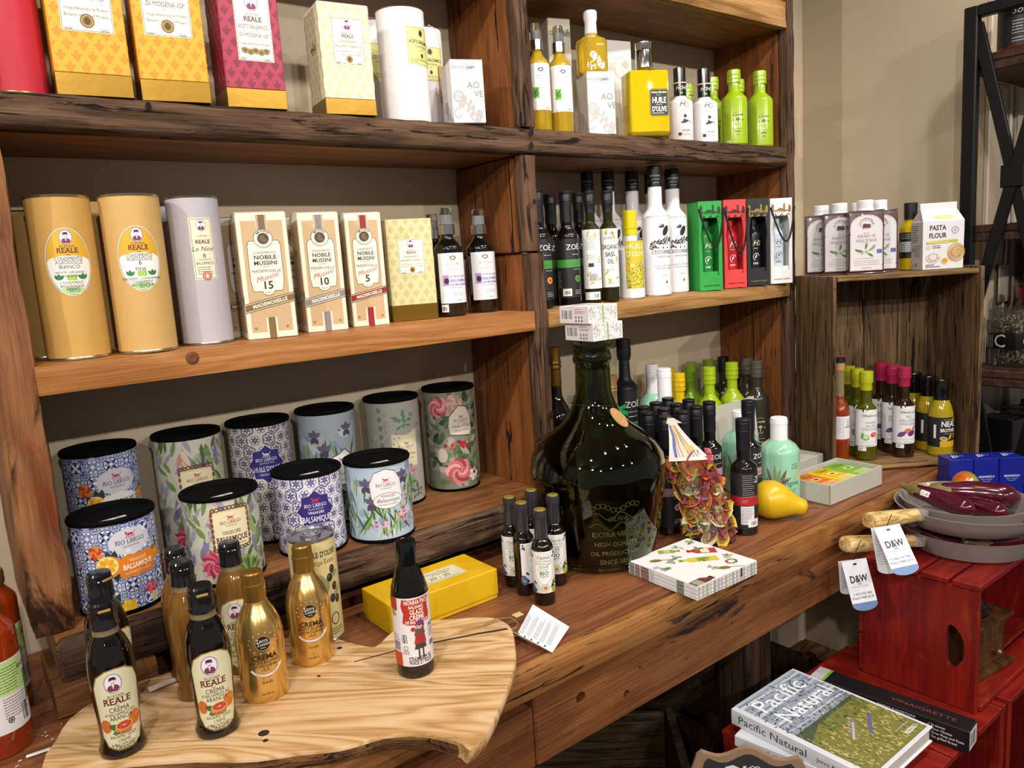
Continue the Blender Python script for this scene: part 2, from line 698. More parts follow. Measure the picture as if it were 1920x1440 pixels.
def revmap(prof, R, us, z0=0.0, base=0.0004):
 """follows a turned profile [(r, z)...]; R = reference radius for u"""
 w = us * 0.001
 def rad(z):
  for (r1, z1), (r2, z2) in zip(prof, prof[1:]):
   if z1 <= z <= z2 and z2 > z1:
    return r1 + (r2 - r1) * (z - z1) / (z2 - z1)
  return prof[-1][0]
 def f(u, v, off):
  k = math.floor(u / w + 1e-9)
  t = u / w - k
  A, B = k * w / R, (k + 1) * w / R
  rr = rad(z0 + v) + base + off
  x = rr * (math.sin(A) * (1 - t) + math.sin(B) * t)
  y = -rr * (math.cos(A) * (1 - t) + math.cos(B) * t)
  a = u / R
  return (x, y, z0 + v), (math.sin(a), -math.cos(a), 0)
 return f
def flatmap(o, ux, vx, base=0.00025):
 o, ux, vx = Vector(o), Vector(ux).normalized(), Vector(vx).normalized()
 n = ux.cross(vx)
 def f(u, v, off):
  return tuple(o + ux * u + vx * v + n * (base + off)), tuple(n)
 return f
def front(w, d):
 return flatmap((0, -d / 2, 0), (1, 0, 0), (0, 0, 1))
def sidel(w, d):
 return flatmap((-w / 2, 0, 0), (0, -1, 0), (0, 0, 1))
def top(hh):
 return flatmap((0, 0, hh), (1, 0, 0), (0, 1, 0))
# places measured on the real surfaces: x, y, z, then radius and height, or width, depth, height and turn
P = {
 'red_tube': (0.1500, 1.2620, 1.7440, 0.0407, 0.2482),
 'white_tube': (0.7643, 1.2620, 1.7440, 0.0431, 0.1966),
 'white_tube_b': (0.7660, 1.3750, 1.7440, 0.0435, 0.2055),
 'white_tube_c': (0.8630, 1.3500, 1.7440, 0.0393, 0.1999),
 'ybox1': (0.2424, 1.2461, 1.7440, 0.0937, 0.0750, 0.2173, -0.0900),
 'ybox2': (0.3500, 1.2436, 1.7440, 0.0932, 0.0750, 0.2252, -0.1400),
 'mbox': (0.4687, 1.2463, 1.7440, 0.0910, 0.0750, 0.1976, -0.0900),
 'cbox': (0.6295, 1.2466, 1.7440, 0.0866, 0.0800, 0.1768, -0.1400),
 'aove1': (0.8747, 1.2375, 1.7440, 0.0623, 0.0750, 0.1114, -0.3500),
 'spray1': (1.0649, 1.2380, 1.7440, 0.0230, 0.2102),
 'spray2': (1.1246, 1.2380, 1.7440, 0.0235, 0.2128),
 'spray3': (1.1267, 1.3200, 1.7440, 0.0209, 0.2222),
 'aove2': (1.2365, 1.2494, 1.7440, 0.0618, 0.0700, 0.1286, -0.4200),
 'aove3': (1.2239, 1.3685, 1.7440, 0.0579, 0.0700, 0.2674, -0.2000),
 'aove4': (1.3772, 1.3457, 1.7440, 0.0863, 0.0700, 0.2344, -0.2000),
 'yoil': (1.3658, 1.2226, 1.7444, 0.0914, 0.0500, 0.1456, -0.4500),
 'hg1': (1.5101, 1.2420, 1.7440, 0.0289, 0.1700),
 'hg2': (1.6010, 1.2420, 1.7440, 0.0317, 0.1765),
 'gr1': (1.7221, 1.2420, 1.7440, 0.0316, 0.1858),
 'gr2': (1.8335, 1.2420, 1.7440, 0.0326, 0.1939),
 'gr3': (1.7505, 1.3300, 1.7440, 0.0300, 0.1898),
 'gr4': (1.8776, 1.3400, 1.7440, 0.0313, 0.1981),
 'gr5': (1.6950, 1.3680, 1.7440, 0.0285, 0.1774),
 'tube1': (0.1786, 1.2620, 1.3860, 0.0411, 0.2287),
 'tube2': (0.2697, 1.2500, 1.3860, 0.0408, 0.2292),
 'tube3': (0.3640, 1.2700, 1.3860, 0.0386, 0.2292),
 'tube4': (0.1467, 1.3700, 1.3860, 0.0402, 0.2177),
 'tube5': (0.2494, 1.3700, 1.3860, 0.0397, 0.2323),
 'tube6': (0.3572, 1.3800, 1.3860, 0.0375, 0.2271),
 'm15': (0.4630, 1.2630, 1.3860, 0.0784, 0.0750, 0.2026, -0.2200),
 'm10': (0.5671, 1.2790, 1.3860, 0.0693, 0.0750, 0.2029, -0.2200),
 'm5': (0.6602, 1.2912, 1.3860, 0.0652, 0.0750, 0.2025, -0.3000),
 'cream2': (0.7596, 1.2959, 1.3860, 0.0878, 0.0500, 0.1908, -0.3000),
 'vin1': (0.8422, 1.2800, 1.3860, 0.0287, 0.2109),
 'vin2': (0.9344, 1.3000, 1.3860, 0.0289, 0.2101),
 'vin3': (0.8669, 1.3700, 1.3860, 0.0269, 0.2065),
 'basil2': (1.2427, 1.2350, 1.3840, 0.0199, 0.2430),
 'basil1': (1.1976, 1.2450, 1.3840, 0.0197, 0.2427),
 'zoe1': (1.0477, 1.2450, 1.3840, 0.0249, 0.2450),
 'zoe2': (1.1314, 1.2500, 1.3840, 0.0251, 0.2429),
 'zoe3': (1.1485, 1.3200, 1.3840, 0.0254, 0.2451),
 'zoe4': (1.2343, 1.3200, 1.3840, 0.0250, 0.2479),
 'lemon': (1.3283, 1.2500, 1.3840, 0.0294, 0.2009),
 'est1': (1.4175, 1.2500, 1.3840, 0.0329, 0.3170),
 'est2': (1.5218, 1.2850, 1.3840, 0.0345, 0.3265),
 'est3': (1.4311, 1.3350, 1.3840, 0.0315, 0.3246),
 'est4': (1.3633, 1.3500, 1.3840, 0.0297, 0.3122),
 'est5': (1.3136, 1.3700, 1.3840, 0.0294, 0.3026),
 'est6': (1.5453, 1.3750, 1.3840, 0.0317, 0.3309),
 'gift1': (1.5887, 1.2414, 1.3840, 0.0609, 0.0650, 0.2185, -0.4400),
 'gift2': (1.6886, 1.2409, 1.3840, 0.0634, 0.0650, 0.2223, -0.4400),
 'gift3': (1.7720, 1.2280, 1.3840, 0.0488, 0.0650, 0.2240, -0.5000),
 'gift4': (1.8520, 1.2120, 1.3840, 0.0609, 0.0650, 0.2232, -0.5000),
 'tin_b1': (0.2003, 1.3780, 1.0100, 0.0539, 0.2226),
 'tin_b2': (0.3369, 1.3780, 1.0100, 0.0549, 0.2254),
 'tin_b3': (0.4622, 1.3780, 1.0100, 0.0574, 0.2254),
 'tin_b4': (0.5936, 1.3780, 1.0100, 0.0534, 0.2235),
 'tin_b5': (0.7385, 1.3780, 1.0100, 0.0577, 0.2216),
 'tin_b6': (0.8781, 1.3780, 1.0100, 0.0538, 0.2231),
 'tin_f1': (0.1862, 1.2520, 1.0100, 0.0613, 0.1447),
 'tin_f2': (0.3421, 1.2430, 1.0100, 0.0586, 0.1452),
 'tin_f3': (0.4955, 1.2550, 1.0100, 0.0569, 0.1426),
 'tin_f4': (0.6160, 1.2237, 1.0100, 0.0548, 0.1510),
 'huile_can': (0.4491, 1.1745, 0.9000, 0.0357, 0.1658),
 'arancia1': (0.1243, 0.9997, 0.9220, 0.0257, 0.1944),
 'arancia2': (0.2265, 0.9576, 0.9220, 0.0251, 0.1962),
 'arancia3': (0.1318, 1.1316, 0.9220, 0.0257, 0.1815),
 'bianca1': (0.2358, 1.0837, 0.9220, 0.0263, 0.1971),
 'bianca2': (0.3015, 1.0996, 0.9220, 0.0276, 0.1850),
 'bianca3': (0.2381, 1.1598, 0.9220, 0.0270, 0.1874),
 'crema1': (0.3034, 0.9971, 0.9220, 0.0311, 0.1781),
 'crema2': (0.3922, 1.0430, 0.9220, 0.0326, 0.1739),
 'nonna': (0.4850, 0.9008, 0.9220, 0.0257, 0.1929),
 'bio1': (0.7930, 1.0677, 0.9000, 0.0176, 0.1622),
 'bio2': (0.7865, 1.0254, 0.9000, 0.0172, 0.1668),
 'bio3': (0.7844, 0.9716, 0.9000, 0.0203, 0.1646),
 'bio4': (0.8526, 1.0168, 0.9000, 0.0186, 0.1662),
 'bio5': (0.8463, 1.0703, 0.9000, 0.0181, 0.1650),
 'zoered': (1.2906, 0.9245, 0.9000, 0.0277, 0.2404),
 'origin1': (1.4963, 0.9766, 0.9000, 0.0447, 0.2005),
 'origin2': (1.5347, 1.1141, 0.9000, 0.0434, 0.1894),
 'zoebig': (1.4055, 1.3600, 0.9000, 0.0311, 0.3744),
 'zoebig2': (1.3561, 1.3800, 0.9000, 0.0308, 0.3764),
 'ribbon': (1.2992, 1.3000, 0.9000, 0.0312, 0.3094),
 'goldfoil': (1.1800, 1.3600, 0.9000, 0.0383, 0.3751),
 'mint1': (1.4614, 1.3300, 0.9000, 0.0403, 0.3018),
 'mint2': (1.4210, 1.2400, 0.9000, 0.0417, 0.3062),
 'yel1': (1.5436, 1.3000, 0.9004, 0.0296, 0.2789),
 'yel2': (1.5450, 1.3950, 0.9004, 0.0293, 0.2936),
 'yel3': (1.6070, 1.3880, 0.9004, 0.0295, 0.2828),
 'lime1': (1.6683, 1.3000, 0.9004, 0.0321, 0.2853),
 'lime2': (1.7680, 1.3000, 0.9004, 0.0332, 0.2772),
 'lime3': (1.6645, 1.3550, 0.9004, 0.0313, 0.2855),
 'lime4': (1.7043, 1.4100, 0.9004, 0.0307, 0.2894),
 'lime5': (1.7806, 1.4000, 0.9004, 0.0313, 0.2789),
 'oliv1': (1.8538, 1.2900, 0.9004, 0.0323, 0.2742),
 'oliv2': (1.9931, 1.3600, 0.9004, 0.0343, 0.2676),
 'dark1': (1.8282, 1.3850, 0.9004, 0.0331, 0.2863),
 'dark2': (1.9191, 1.3950, 0.9004, 0.0340, 0.2748),
}
# ------------------------------------------------------------------ the setting
WALL = mat('wall_paint', 'bfae95', 0.75, bump=0.08, bscale=350, var=0.03)
structure('wall_back', MB().box(-2.6, 2.36, 1.44, 1.56, 0, 3.0), WALL)
structure('wall_right', MB().box(2.36, 4.6, 0.90, 1.56, 0, 3.0), WALL)
structure('floor', MB().box(-2.6, 4.6, -4.0, 1.56, -0.1, 0.0), mat('floor_boards', '5a4535', 0.45, var=0.2, bscale=6))
structure('ceiling', MB().box(-2.6, 4.6, -4.0, 1.56, 3.0, 3.1), mat('ceiling_paint', 'd8d4cc', 0.8))
tr = structure('trim_1', MB().bbox(2.56, 2.65, 0.885, 0.90, 0.02, 2.30, 0.003), mat('trim_paint', 'c9bca6', 0.5))
structure('trim_2', MB().bbox(2.36, 2.372, 0.886, 0.90, 0.0, 2.98, 0.003), mat('trim_paint', 'c9bca6', 0.5))
# ------------------------------------------------------------------ reclaimed wood
W_DARK = wood('weathered_oak', [(0.25, '2a1b14'), (0.42, '46301f'), (0.58, '5c4433'), (0.8, '745d4a')], 0, 1.0, 0.85, 1.0, crack=0.9, seed=3.1, ring=7, knots=0.5, stain=[('2a1a14', 0.52, 0.66, 1.2)])
W_UP_DARK = wood('weathered_oak_upright', [(0.25, '2a1b12'), (0.45, '4a3324'), (0.62, '614634'), (0.85, '775f4a')], 2, 1.0, 0.85, 1.0, crack=0.6, seed=5.7, ring=6, knots=0.6)
W_LIGHT = wood('planed_pine', [(0.25, '7d4c20'), (0.42, '986030'), (0.58, 'aa733d'), (0.8, 'bd8a52')], 0, 1.0, 0.5, 0.35, seed=8.2, ring=6, knots=0.55, coat=0.08)
W_SHELF = wood('shelf_pine', [(0.25, '5f3a1e'), (0.45, '7f5029'), (0.62, '926138'), (0.85, 'a57648')], 0, 1.0, 0.5, 0.4, seed=1.4, ring=5, knots=0.7, coat=0.05)
W_INNER = wood('upright_pine', [(0.25, '502c14'), (0.42, '6e3f1c'), (0.6, '824c24'), (0.85, '965e30')], 2, 1.0, 0.5, 0.5, crack=0.4, seed=2.3, ring=6, knots=0.9)
W_BARK = wood('live_edge_pine', [(0.25, '55301a'), (0.42, '77482a'), (0.58, '8d5c36'), (0.8, 'a27350')], 2, 1.0, 0.5, 0.6, seed=6.6, ring=5, coat=0.15, stain=[('2b1a12', 0.55, 0.62, 3.2), ('7a3312', 0.54, 0.68, 4.5)])
W_TOP = wood('worktop_oak', [(0.25, '55301a'), (0.45, '744528'), (0.6, '855334'), (0.82, '9a6843')], 0, 1.0, 0.45, 0.3, seed=4.5, ring=5, coat=0.1, stain=[('3a2116', 0.60, 0.72, 4.0)])
W_EDGE = wood('worktop_edge', [(0.25, '683f1c'), (0.42, '835329'), (0.6, '966435'), (0.85, 'a87848')], 0, 1.0, 0.5, 0.7, seed=9.5, ring=9, coat=0.1, crack=0.15, stain=[('2b1a12', 0.66, 0.74, 4.5)])
W_APRON = wood('apron_oak', [(0.25, '4a2815'), (0.45, '683c1e'), (0.6, '7a4a26'), (0.85, '90603a')], 0, 1.0, 0.6, 0.7, seed=7.9, ring=4, coat=0.05, stain=[('221712', 0.60, 0.68, 5.0), ('5c2a16', 0.56, 0.72, 3.0), ('b8a88c', 0.72, 0.76, 16.0)])
BLACKHOLE = mat('bored_hole', '120a06', 0.9)
# ------------------------------------------------------------------ shelving unit
unit = thing('shelving_unit', 'reclaimed timber shelving unit with rough beams standing on the counter', 'shelving unit')
def board(name, x0, x1, y0, y1, z0, z1, m, n=(60, 5, 3), amp=0.002, seed=0.0, rnd=0.003, par=None):
 return part(name, MB().grid(x0, x1, y0, y1, z0, z1, n[0], n[1], n[2], amp, 9, seed, rnd), m, par or unit, 50)
# uprights: the live-edge one on the left, the double one in the middle, the one on the right
def upright(x0, x1, z0, z1, m_face, m_in, seed, amp=0.002, y0=1.2):
 u = part('upright', MB().grid(x0, x1, y0 + 0.03, 1.438, z0, z1, 2, 6, 40, amp * 0.5, 8, seed), m_in, unit, 50)
 part('upright_facing', MB().grid(x0, x1, y0, y0 + 0.032, z0, z1, 3, 2, 60, amp, 11, seed + 2, 0.003), m_face, u, 50)
 return u
upright(0.062, 0.118, 1.008, 2.30, W_BARK, W_INNER, 1.0, 0.004)
upright(0.985, 1.021, 1.742, 2.30, W_UP_DARK, W_INNER, 2.0, 0.003)
upright(0.977, 1.016, 1.50, 1.694, W_UP_DARK, W_INNER, 3.0, 0.003)
upright(0.985, 1.026, 0.902, 1.502, W_UP_DARK, W_INNER, 3.6, 0.003)
upright(1.898, 1.932, 0.902, 2.40, W_UP_DARK, W_INNER, 4.0, 0.003)
# boards
sb = board('shelf_board', 0.02, 1.90, 1.225, 1.438, 1.693, 1.744, W_SHELF, (50, 4, 2), 0.001, 1.3, 0.001)
part('shelf_facing', MB().grid(0.02, 1.90, 1.197, 1.228, 1.692, 1.744, 150, 2, 6, 0.0035, 14, 5.5, 0.004), W_DARK, sb, 60)
sb = board('shelf_board', 0.112, 0.984, 1.192, 1.438, 1.343, 1.386, W_LIGHT, (50, 5, 3), 0.0016, 2.2, 0.002)
for x, r in ((0.315, 0.010),):
 part('knot', MB().lathe([(0, 0.0), (r * 0.6, 0.0015), (r, 0.0)], 16).xf(Matrix.Translation((x, 1.1925, 1.372)) @ Matrix.Rotation(PI / 2, 4, 'X')), mat('knot_wood', '6a3a1c', 0.7, var=0.3, bscale=260), sb)
sb = board('shelf_board', 1.020, 1.897, 1.196, 1.438, 1.343, 1.384, wood('sawn_pine', [(0.22, '5a3a1c'), (0.42, '8b6236'), (0.58, 'a37a4a'), (0.8, 'b8925f')], 0, 1.0, 0.55, 0.7, seed=12.2, ring=5), (60, 5, 3), 0.003, 3.1, 0.003)
sb = board('shelf_board', 0.118, 1.898, 1.222, 1.438, 2.042, 2.10, W_SHELF, (40, 4, 3), 0.002, 4.4, 0.003)
part('shelf_facing', MB().grid(0.118, 1.898, 1.198, 1.224, 2.04, 2.11, 80, 2, 5, 0.003, 12, 8.8, 0.003), wood('sawn_pine_facing', [(0.22, '5a3a1c'), (0.42, '8b6236'), (0.58, 'a37a4a'), (0.8, 'b8925f')], 0, 1.0, 0.55, 0.7, seed=15.2, ring=5), sb, 50)
# low ledge with its rough front and the planed end block
lg = board('ledge_board', 0.085, 0.984, 1.19, 1.438, 0.946, 1.010, W_SHELF, (50, 5, 3), 0.0012, 5.0, 0.001)
part('ledge_facing', MB().grid(0.085, 0.984, 1.175, 1.192, 0.945, 1.0098, 120, 3, 7, 0.0035, 13, 9.7, 0.005), W_DARK, lg, 60)
part('end_block', MB().grid(0.072, 0.205, 1.168, 1.32, 0.902, 0.945, 10, 8, 4, 0.001, 10, 3.3, 0.001), wood('block_pine', [(0.25, '553619'), (0.45, '6c4726'), (0.6, '7a5330'), (0.85, '886038')], 0, 1.0, 0.55, 0.4, seed=13.3, ring=14), unit, 50)
# nail holes and checks
hole = MB()
for (x, z, s) in [(1.001, 1.735, 0.006), (0.999, 1.708, 0.005), (0.998, 1.60, 0.004), (1.010, 1.165, 0.006), (0.30, 1.733, 0.004)]:
 hole.lathe([(0, 0), (s, 0.0004), (s * 0.7, 0.0009), (0, 0.001)], 10).xf(Matrix.Translation((x, 1.1935, z)) @ Matrix.Rotation(PI / 2, 4, 'X') @ Matrix.Scale(1.5, 4, (0, 1, 0)), len(hole.v) - 22)
part('nail_hole', hole, BLACKHOLE, unit)['kind'] = 'stuff'
W_OLD = wood('shaded_crate_wood', [(0.22, '1a110b'), (0.42, '2c1e13'), (0.58, '3c2b1b'), (0.85, '4d3a27')], 2, 1.0, 0.65, 0.9, crack=0.9, seed=6.1, ring=5, knots=0.5)  # shade below the counter is put into these darkened wood tones
# ------------------------------------------------------------------ counter
ctr = thing('counter', 'thick reclaimed oak counter running under the shelving unit', 'counter')
def cut(o, cutters):
 for c in cutters:
  md = o.modifiers.new('b', 'BOOLEAN')
  md.object = c
  md.operation = 'DIFFERENCE'
  md.solver = 'EXACT'
 dg = bpy.context.evaluated_depsgraph_get()
 me = bpy.data.meshes.new_from_object(o.evaluated_get(dg))
 o.modifiers.clear()
 o.data = me
 me.shade_flat()
 for c in cutters:
  bpy.data.objects.remove(c)
wt = part('worktop', MB().grid(-0.62, 2.15, 0.845, 1.437, 0.846, 0.9, 40, 8, 2, 0.0006, 5, 1.1, 0.001), W_TOP, ctr, 40)
part('worktop_edge', MB().grid(-0.62, 2.15, 0.822, 0.846, 0.845, 0.9005, 160, 2, 4, 0.0016, 9, 7.1, 0.003), W_EDGE, wt, 50)
ap = part('apron', MB().bbox(0.64, 2.145, 0.834, 0.868, 0.728, 0.845, 0.003), W_APRON, ctr, 30)
cuts = []
for (px, pz, rr) in [(0.733, 0.802, 0.0105), (0.834, 0.766, 0.0075), (1.076, 0.820, 0.0095), (0.868, 0.80, 0.003), (1.12, 0.79, 0.003)]:
 cuts.append(part('cutter', MB().lathe([(0, -0.02), (rr, -0.02), (rr * 0.9, 0.02), (0, 0.02)], 20).xf(Matrix.Translation((px, 0.834, pz)) @ Matrix.Rotation(PI / 2, 4, 'X')), BLACKHOLE))
cut(ap, cuts)
ap2 = part('apron', MB().grid(-0.6, 0.64, 0.836, 0.868, 0.726, 0.826, 40, 2, 4, 0.0012, 8, 2.9, 0.002), W_APRON, ctr, 40)
for x in (-0.5, 0.60, 1.36):
 part('post', MB().grid(x - 0.05, x + 0.05, 0.94, 1.02, 0.0, 0.845, 3, 3, 12, 0.002, 7, x, 0.004), W_OLD, ctr, 50)
part('back_rail', MB().bbox(-0.6, 2.14, 1.38, 1.42, 0.73, 0.845, 0.003), W_APRON, ctr)
# what is stowed in the dark below: two old crates and a low pallet
W_OLD_X = wood('shaded_crate_wood_flat', [(0.22, '1c130a'), (0.42, '332514'), (0.58, '44341f'), (0.85, '57442b')], 0, 1.0, 0.65, 0.9, crack=0.9, seed=7.1, ring=5, knots=0.5)  # slat wood darkened too, standing in for the lack of light underneath
W_OLD_Y = wood('old_crate_wood_deep', [(0.22, '33230f'), (0.42, '5e4526'), (0.58, '7d6038'), (0.85, '9a7c4e')], 1, 1.0, 0.65, 0.9, crack=0.9, seed=8.1, ring=5, knots=0.5)
W_PAL = wood('pallet_wood', [(0.22, '33230f'), (0.42, '5e4526'), (0.58, '7d6038'), (0.85, '9a7c4e')], 0, 1.0, 0.65, 0.9, crack=0.9, seed=7.1, ring=5)
pal = thing('pallet', 'low old wooden pallet on the floor in the corner under the counter', 'pallet', (2.035, 1.16, 0))
for k in range(5):
 part('slat', MB().grid(-0.30, 0.30, -0.25 + k * 0.105, -0.152 + k * 0.105, 0.078, 0.096, 14, 3, 1, 0.0015, 9, k * 1.7, 0.002), W_PAL, pal, 50)
for x in (-0.28, 0.0, 0.24):
 part('bearer', MB().bbox(x, x + 0.05, -0.25, 0.27, 0.0, 0.078, 0.002), W_OLD_Y, pal)
def stowed(label, x, y, z0, w, d, hh, rz, arch):
 t = thing('storage_crate', label, 'crate', (x, y, z0), rz)
 for sx in (-1, 1):
  pts = [(-d / 2, 0), (d / 2, 0), (d / 2, hh), (-d / 2, hh)]
  e = part('end_panel', MB().prism(pts, sx * w / 2 - 0.009, sx * w / 2 + 0.009, 0), W_OLD, t, 30)
  if arch:
   c = part('cutter', MB().prism([(-0.05, hh * 0.55)] + [(-0.05 * math.cos(a), hh * 0.62 + 0.05 * math.sin(a)) for a in [PI * k / 10 for k in range(11)]] + [(0.05, hh * 0.55)], sx * w / 2 - 0.03, sx * w / 2 + 0.03, 0), W_OLD)
   c.parent = t
   bpy.context.view_layer.update()
   cut(e, [c])
 nb = 3
 for k in range(nb):
  z = hh * k / nb
  for sy in (-1, 1):
   part('slat', MB().grid(-w / 2 + 0.01, w / 2 - 0.01, sy * d / 2 - 0.006, sy * d / 2 + 0.006, z + 0.006, z + hh / nb - 0.008, 12, 1, 3, 0.0012, 9, k + sy, 0.002), W_OLD_X, t, 50)
 for k in range(4):
  y0 = -d / 2 + 0.012 + k * (d - 0.02) / 4
  part('slat', MB().bbox(-w / 2 + 0.01, w / 2 - 0.01, y0, y0 + (d - 0.04) / 4, 0.0, 0.012, 0.001), W_OLD_X, t)
 for sx in (-1, 1):
  part('corner_post', MB().grid(sx * (w / 2 - 0.028) - 0.018, sx * (w / 2 - 0.028) + 0.018, -d / 2 + 0.008, -d / 2 + 0.035, 0.01, hh + 0.03, 2, 2, 10, 0.002, 12, sx, 0.003), W_OLD, t, 50)
 return t
stowed('dark old slatted crate under the counter, nearest the red crates', 1.48, 1.16, 0.0, 0.44, 0.34, 0.42, 0.0, 0)
stowed('dark old slatted crate with arched handle hole, under the middle of the counter', 0.93, 1.10, 0.0, 0.46, 0.36, 0.46, -0.7, 1)
# ------------------------------------------------------------------ shared print motifs
def emblem(A, x, y, s, ink='7a3550', bg='e9e2ef', rim='9a8aa6', hair='4a2038'):
 """oval portrait stamp of a moustached man in a jacket"""
 A.e(x, y, s * 0.80, s, rim, 24, z=A.z + 0.6)
 A.e(x, y, s * 0.70, s * 0.9, bg, 24, z=A.z + 1.6)
 A.p([(x - s * 0.55, y - s * 0.55), (x - s * 0.42, y - s * 0.22), (x - s * 0.12, y - s * 0.1), (x + s * 0.12, y - s * 0.1), (x + s * 0.42, y - s * 0.22), (x + s * 0.55, y - s * 0.55), (x + s * 0.3, y - s * 0.8), (x - s * 0.3, y - s * 0.8)], ink, A.z + 2.6)
 A.p([(x - s * 0.1, y - s * 0.12), (x + s * 0.1, y - s * 0.12), (x, y - s * 0.6)], bg, A.z + 3.6)
 A.e(x, y + s * 0.25, s * 0.26, s * 0.36, bg, 16, z=A.z + 3.6)
 A.e(x, y + s * 0.52, s * 0.30, s * 0.17, hair, 16, z=A.z + 4.6)
 A.e(x - s * 0.25, y + s * 0.4, s * 0.06, s * 0.16, hair, 10, z=A.z + 4.6)
 A.e(x + s * 0.25, y + s * 0.4, s * 0.06, s * 0.16, hair, 10, z=A.z + 4.6)
 A.e(x - s * 0.1, y + s * 0.3, s * 0.045, s * 0.02, hair, 8, z=A.z + 4.6)
 A.e(x + s * 0.1, y + s * 0.3, s * 0.045, s * 0.02, hair, 8, z=A.z + 4.6)
 A.e(x - s * 0.08, y + s * 0.08, s * 0.1, s * 0.035, hair, 10, 0.2, z=A.z + 4.6)
 A.e(x + s * 0.08, y + s * 0.08, s * 0.1, s * 0.035, hair, 10, -0.2, z=A.z + 4.6)
def grapes(A, x, y, s, c, z=None):
 for k, (dx, dy) in enumerate([(-.6, .3), (-.2, .35), (.2, .3), (.6, .35), (-.4, 0), (0, .02), (.4, 0), (-.2, -.3), (.2, -.3), (0, -.6)]):
  A.e(x + dx * s, y + dy * s, s * .22, s * .22, c, 7, z=z)
 A.leaf(x - s * .2, y + s * .5, 1.0, s * .8, s * .4, c, z)
 A.leaf(x + s * .2, y + s * .5, 2.2, s * .7, s * .35, c, z)
def grape_field(A, x0, y0, x1, y1, s, c, z=1.0):
 j = 0
 y = y0
 while y < y1 + s:
  x = x0 + (s * 1.3 if j % 2 else 0)
  while x < x1 + s:
   grapes(A, x, y, s, c, z)
   x += s * 2.6
  y += s * 2.0
  j += 1
def reale_panel(A, x, y, w, hh, lines, seal='7a5a1e', medals=False):
 """cream label with a double rule, portrait, name and a seal; x,y = lower-left corner"""
 A.z = 2
 A.r(x, y, x + w, y + hh, 'efe9d6', 2)
 A.frame(x + 1.0, y + 1.0, x + w - 1.0, y + hh - 1.0, 0.7, '6a5040', 3)
 A.z = 3
 cx = x + w / 2
 emblem(A, cx, y + hh * 0.86, hh * 0.13)
 A.t('ACETAIA', cx, y + hh * 0.665, hh * 0.035, '5a3a2a')
 A.t('REALE', cx, y + hh * 0.58, hh * 0.068, '5a2a22', b=1, serif=1)
 yy = y + hh * 0.47
 for i, (tx, sz) in enumerate(lines):
  A.t(tx, cx, yy, hh * sz * 0.8, '2e2420', sx=0.95, fit=w * min(0.84, 0.062 * len(tx) * (1.0 if sz > 0.05 else 0.55)))
  yy -= hh * (sz * 1.45 + 0.012)
 if medals:
  for k in range(5):
   A.e(cx + (k - 2) * w * 0.15, y + hh * (0.15 - 0.02 * (k % 2)), w * 0.095, w * 0.085, '6e5a24', 16, z=4)
   A.ring(cx + (k - 2) * w * 0.15, y + hh * (0.15 - 0.02 * (k % 2)), w * 0.075, w * 0.066, w * 0.015, 'b49a4a', 14, z=6)
 else:
  A.e(cx, y + hh * 0.12, hh * 0.075, hh * 0.08, seal, 18, z=4)
  A.ring(cx, y + hh * 0.12, hh * 0.06, hh * 0.064, hh * 0.012, 'b59a50', 18, z=6)
  A.e(cx, y + hh * 0.12, hh * 0.03, hh * 0.035, '4a3616', 10, z=6)
 A.lines(x + 4, y + 3.5, w * 0.16, 2, 1.6, 0.8, '5a4a40')
 A.lines(x + w * 0.74, y + 3.5, w * 0.16, 2, 1.6, 0.8, '5a4a40')
MOD = [('ACETO BALSAMICO', 0.075), ('DI MODENA IGP', 0.07), ('Vinaigre Balsamique de Modène', 0.042), ('Balsamic Vinegar of Modena', 0.042)]
BIA = [('CONDIMENTO', 0.06), ('BALSAMICO BIANCO', 0.06), ('White Balsamic Condiment', 0.036), ('Condiment Balsamique Blanc', 0.036)]
GOLDFOIL = mat('gold_foil', '8a6a26', 0.32, 0.8, bump=0.15, bscale=40)
def carton(name, label, cat, k, col, group=None, foil=False, flap=False):
 x, y, z, w, d, hh, rz = P[k]
 t = thing(name, label, cat, (x, y, z), rz, group)
 z0 = 0.0
 if foil:
  part('foil_base', MB().bbox(-w / 2 - 0.0006, w / 2 + 0.0006, -d / 2 - 0.0006, d / 2 + 0.0006, 0.0, foil, 0.0008), GOLDFOIL, t)
  z0 = foil - 0.0005
 e = 0
 part('box_body', MB().bbox(-w / 2 - e, w / 2 + e, -d / 2 - e, d / 2 + e, z0, hh, 0.0012), mat('card_' + col, col, 0.45), t)
 return t, w * 1000, d * 1000, hh * 1000
def reale_carton(k, label, col, dark, lx, ly, lw, lh, lines, foil, medals=False, group=None, side=None):
 t, w, d, hh = carton('vinegar_box', label, 'box', k, col, group, foil)
 A = Art((-w / 2, foil * 1000 + 0.5, w / 2, hh - 0.6))
 grape_field(A, -w / 2, foil * 1000 + 6, w / 2, hh, 7.5, dark)
 reale_panel(A, lx, ly, lw, lh, lines, medals=medals)
 A.build('label_print', t, front(w / 1000, d / 1000))
 B = Art((-d / 2, foil * 1000 + 0.5, d / 2, hh - 0.6))
 grape_field(B, -d / 2, foil * 1000 + 6, d / 2, hh, 7.5, dark)
 if side:
  B.z = 3
  B.t('ACETAIA', 0, side + 9, 3, '4a3a3a')
  B.t('REALE', 0, side, 7, '3a2a2a', b=1, rot=0.05)
  B.l([(-12, side - 3), (0, side - 5), (12, side - 3)], 0.6, '3a2a2a', 4)
 B.build('side_print', t, sidel(w / 1000, d / 1000))
 return t
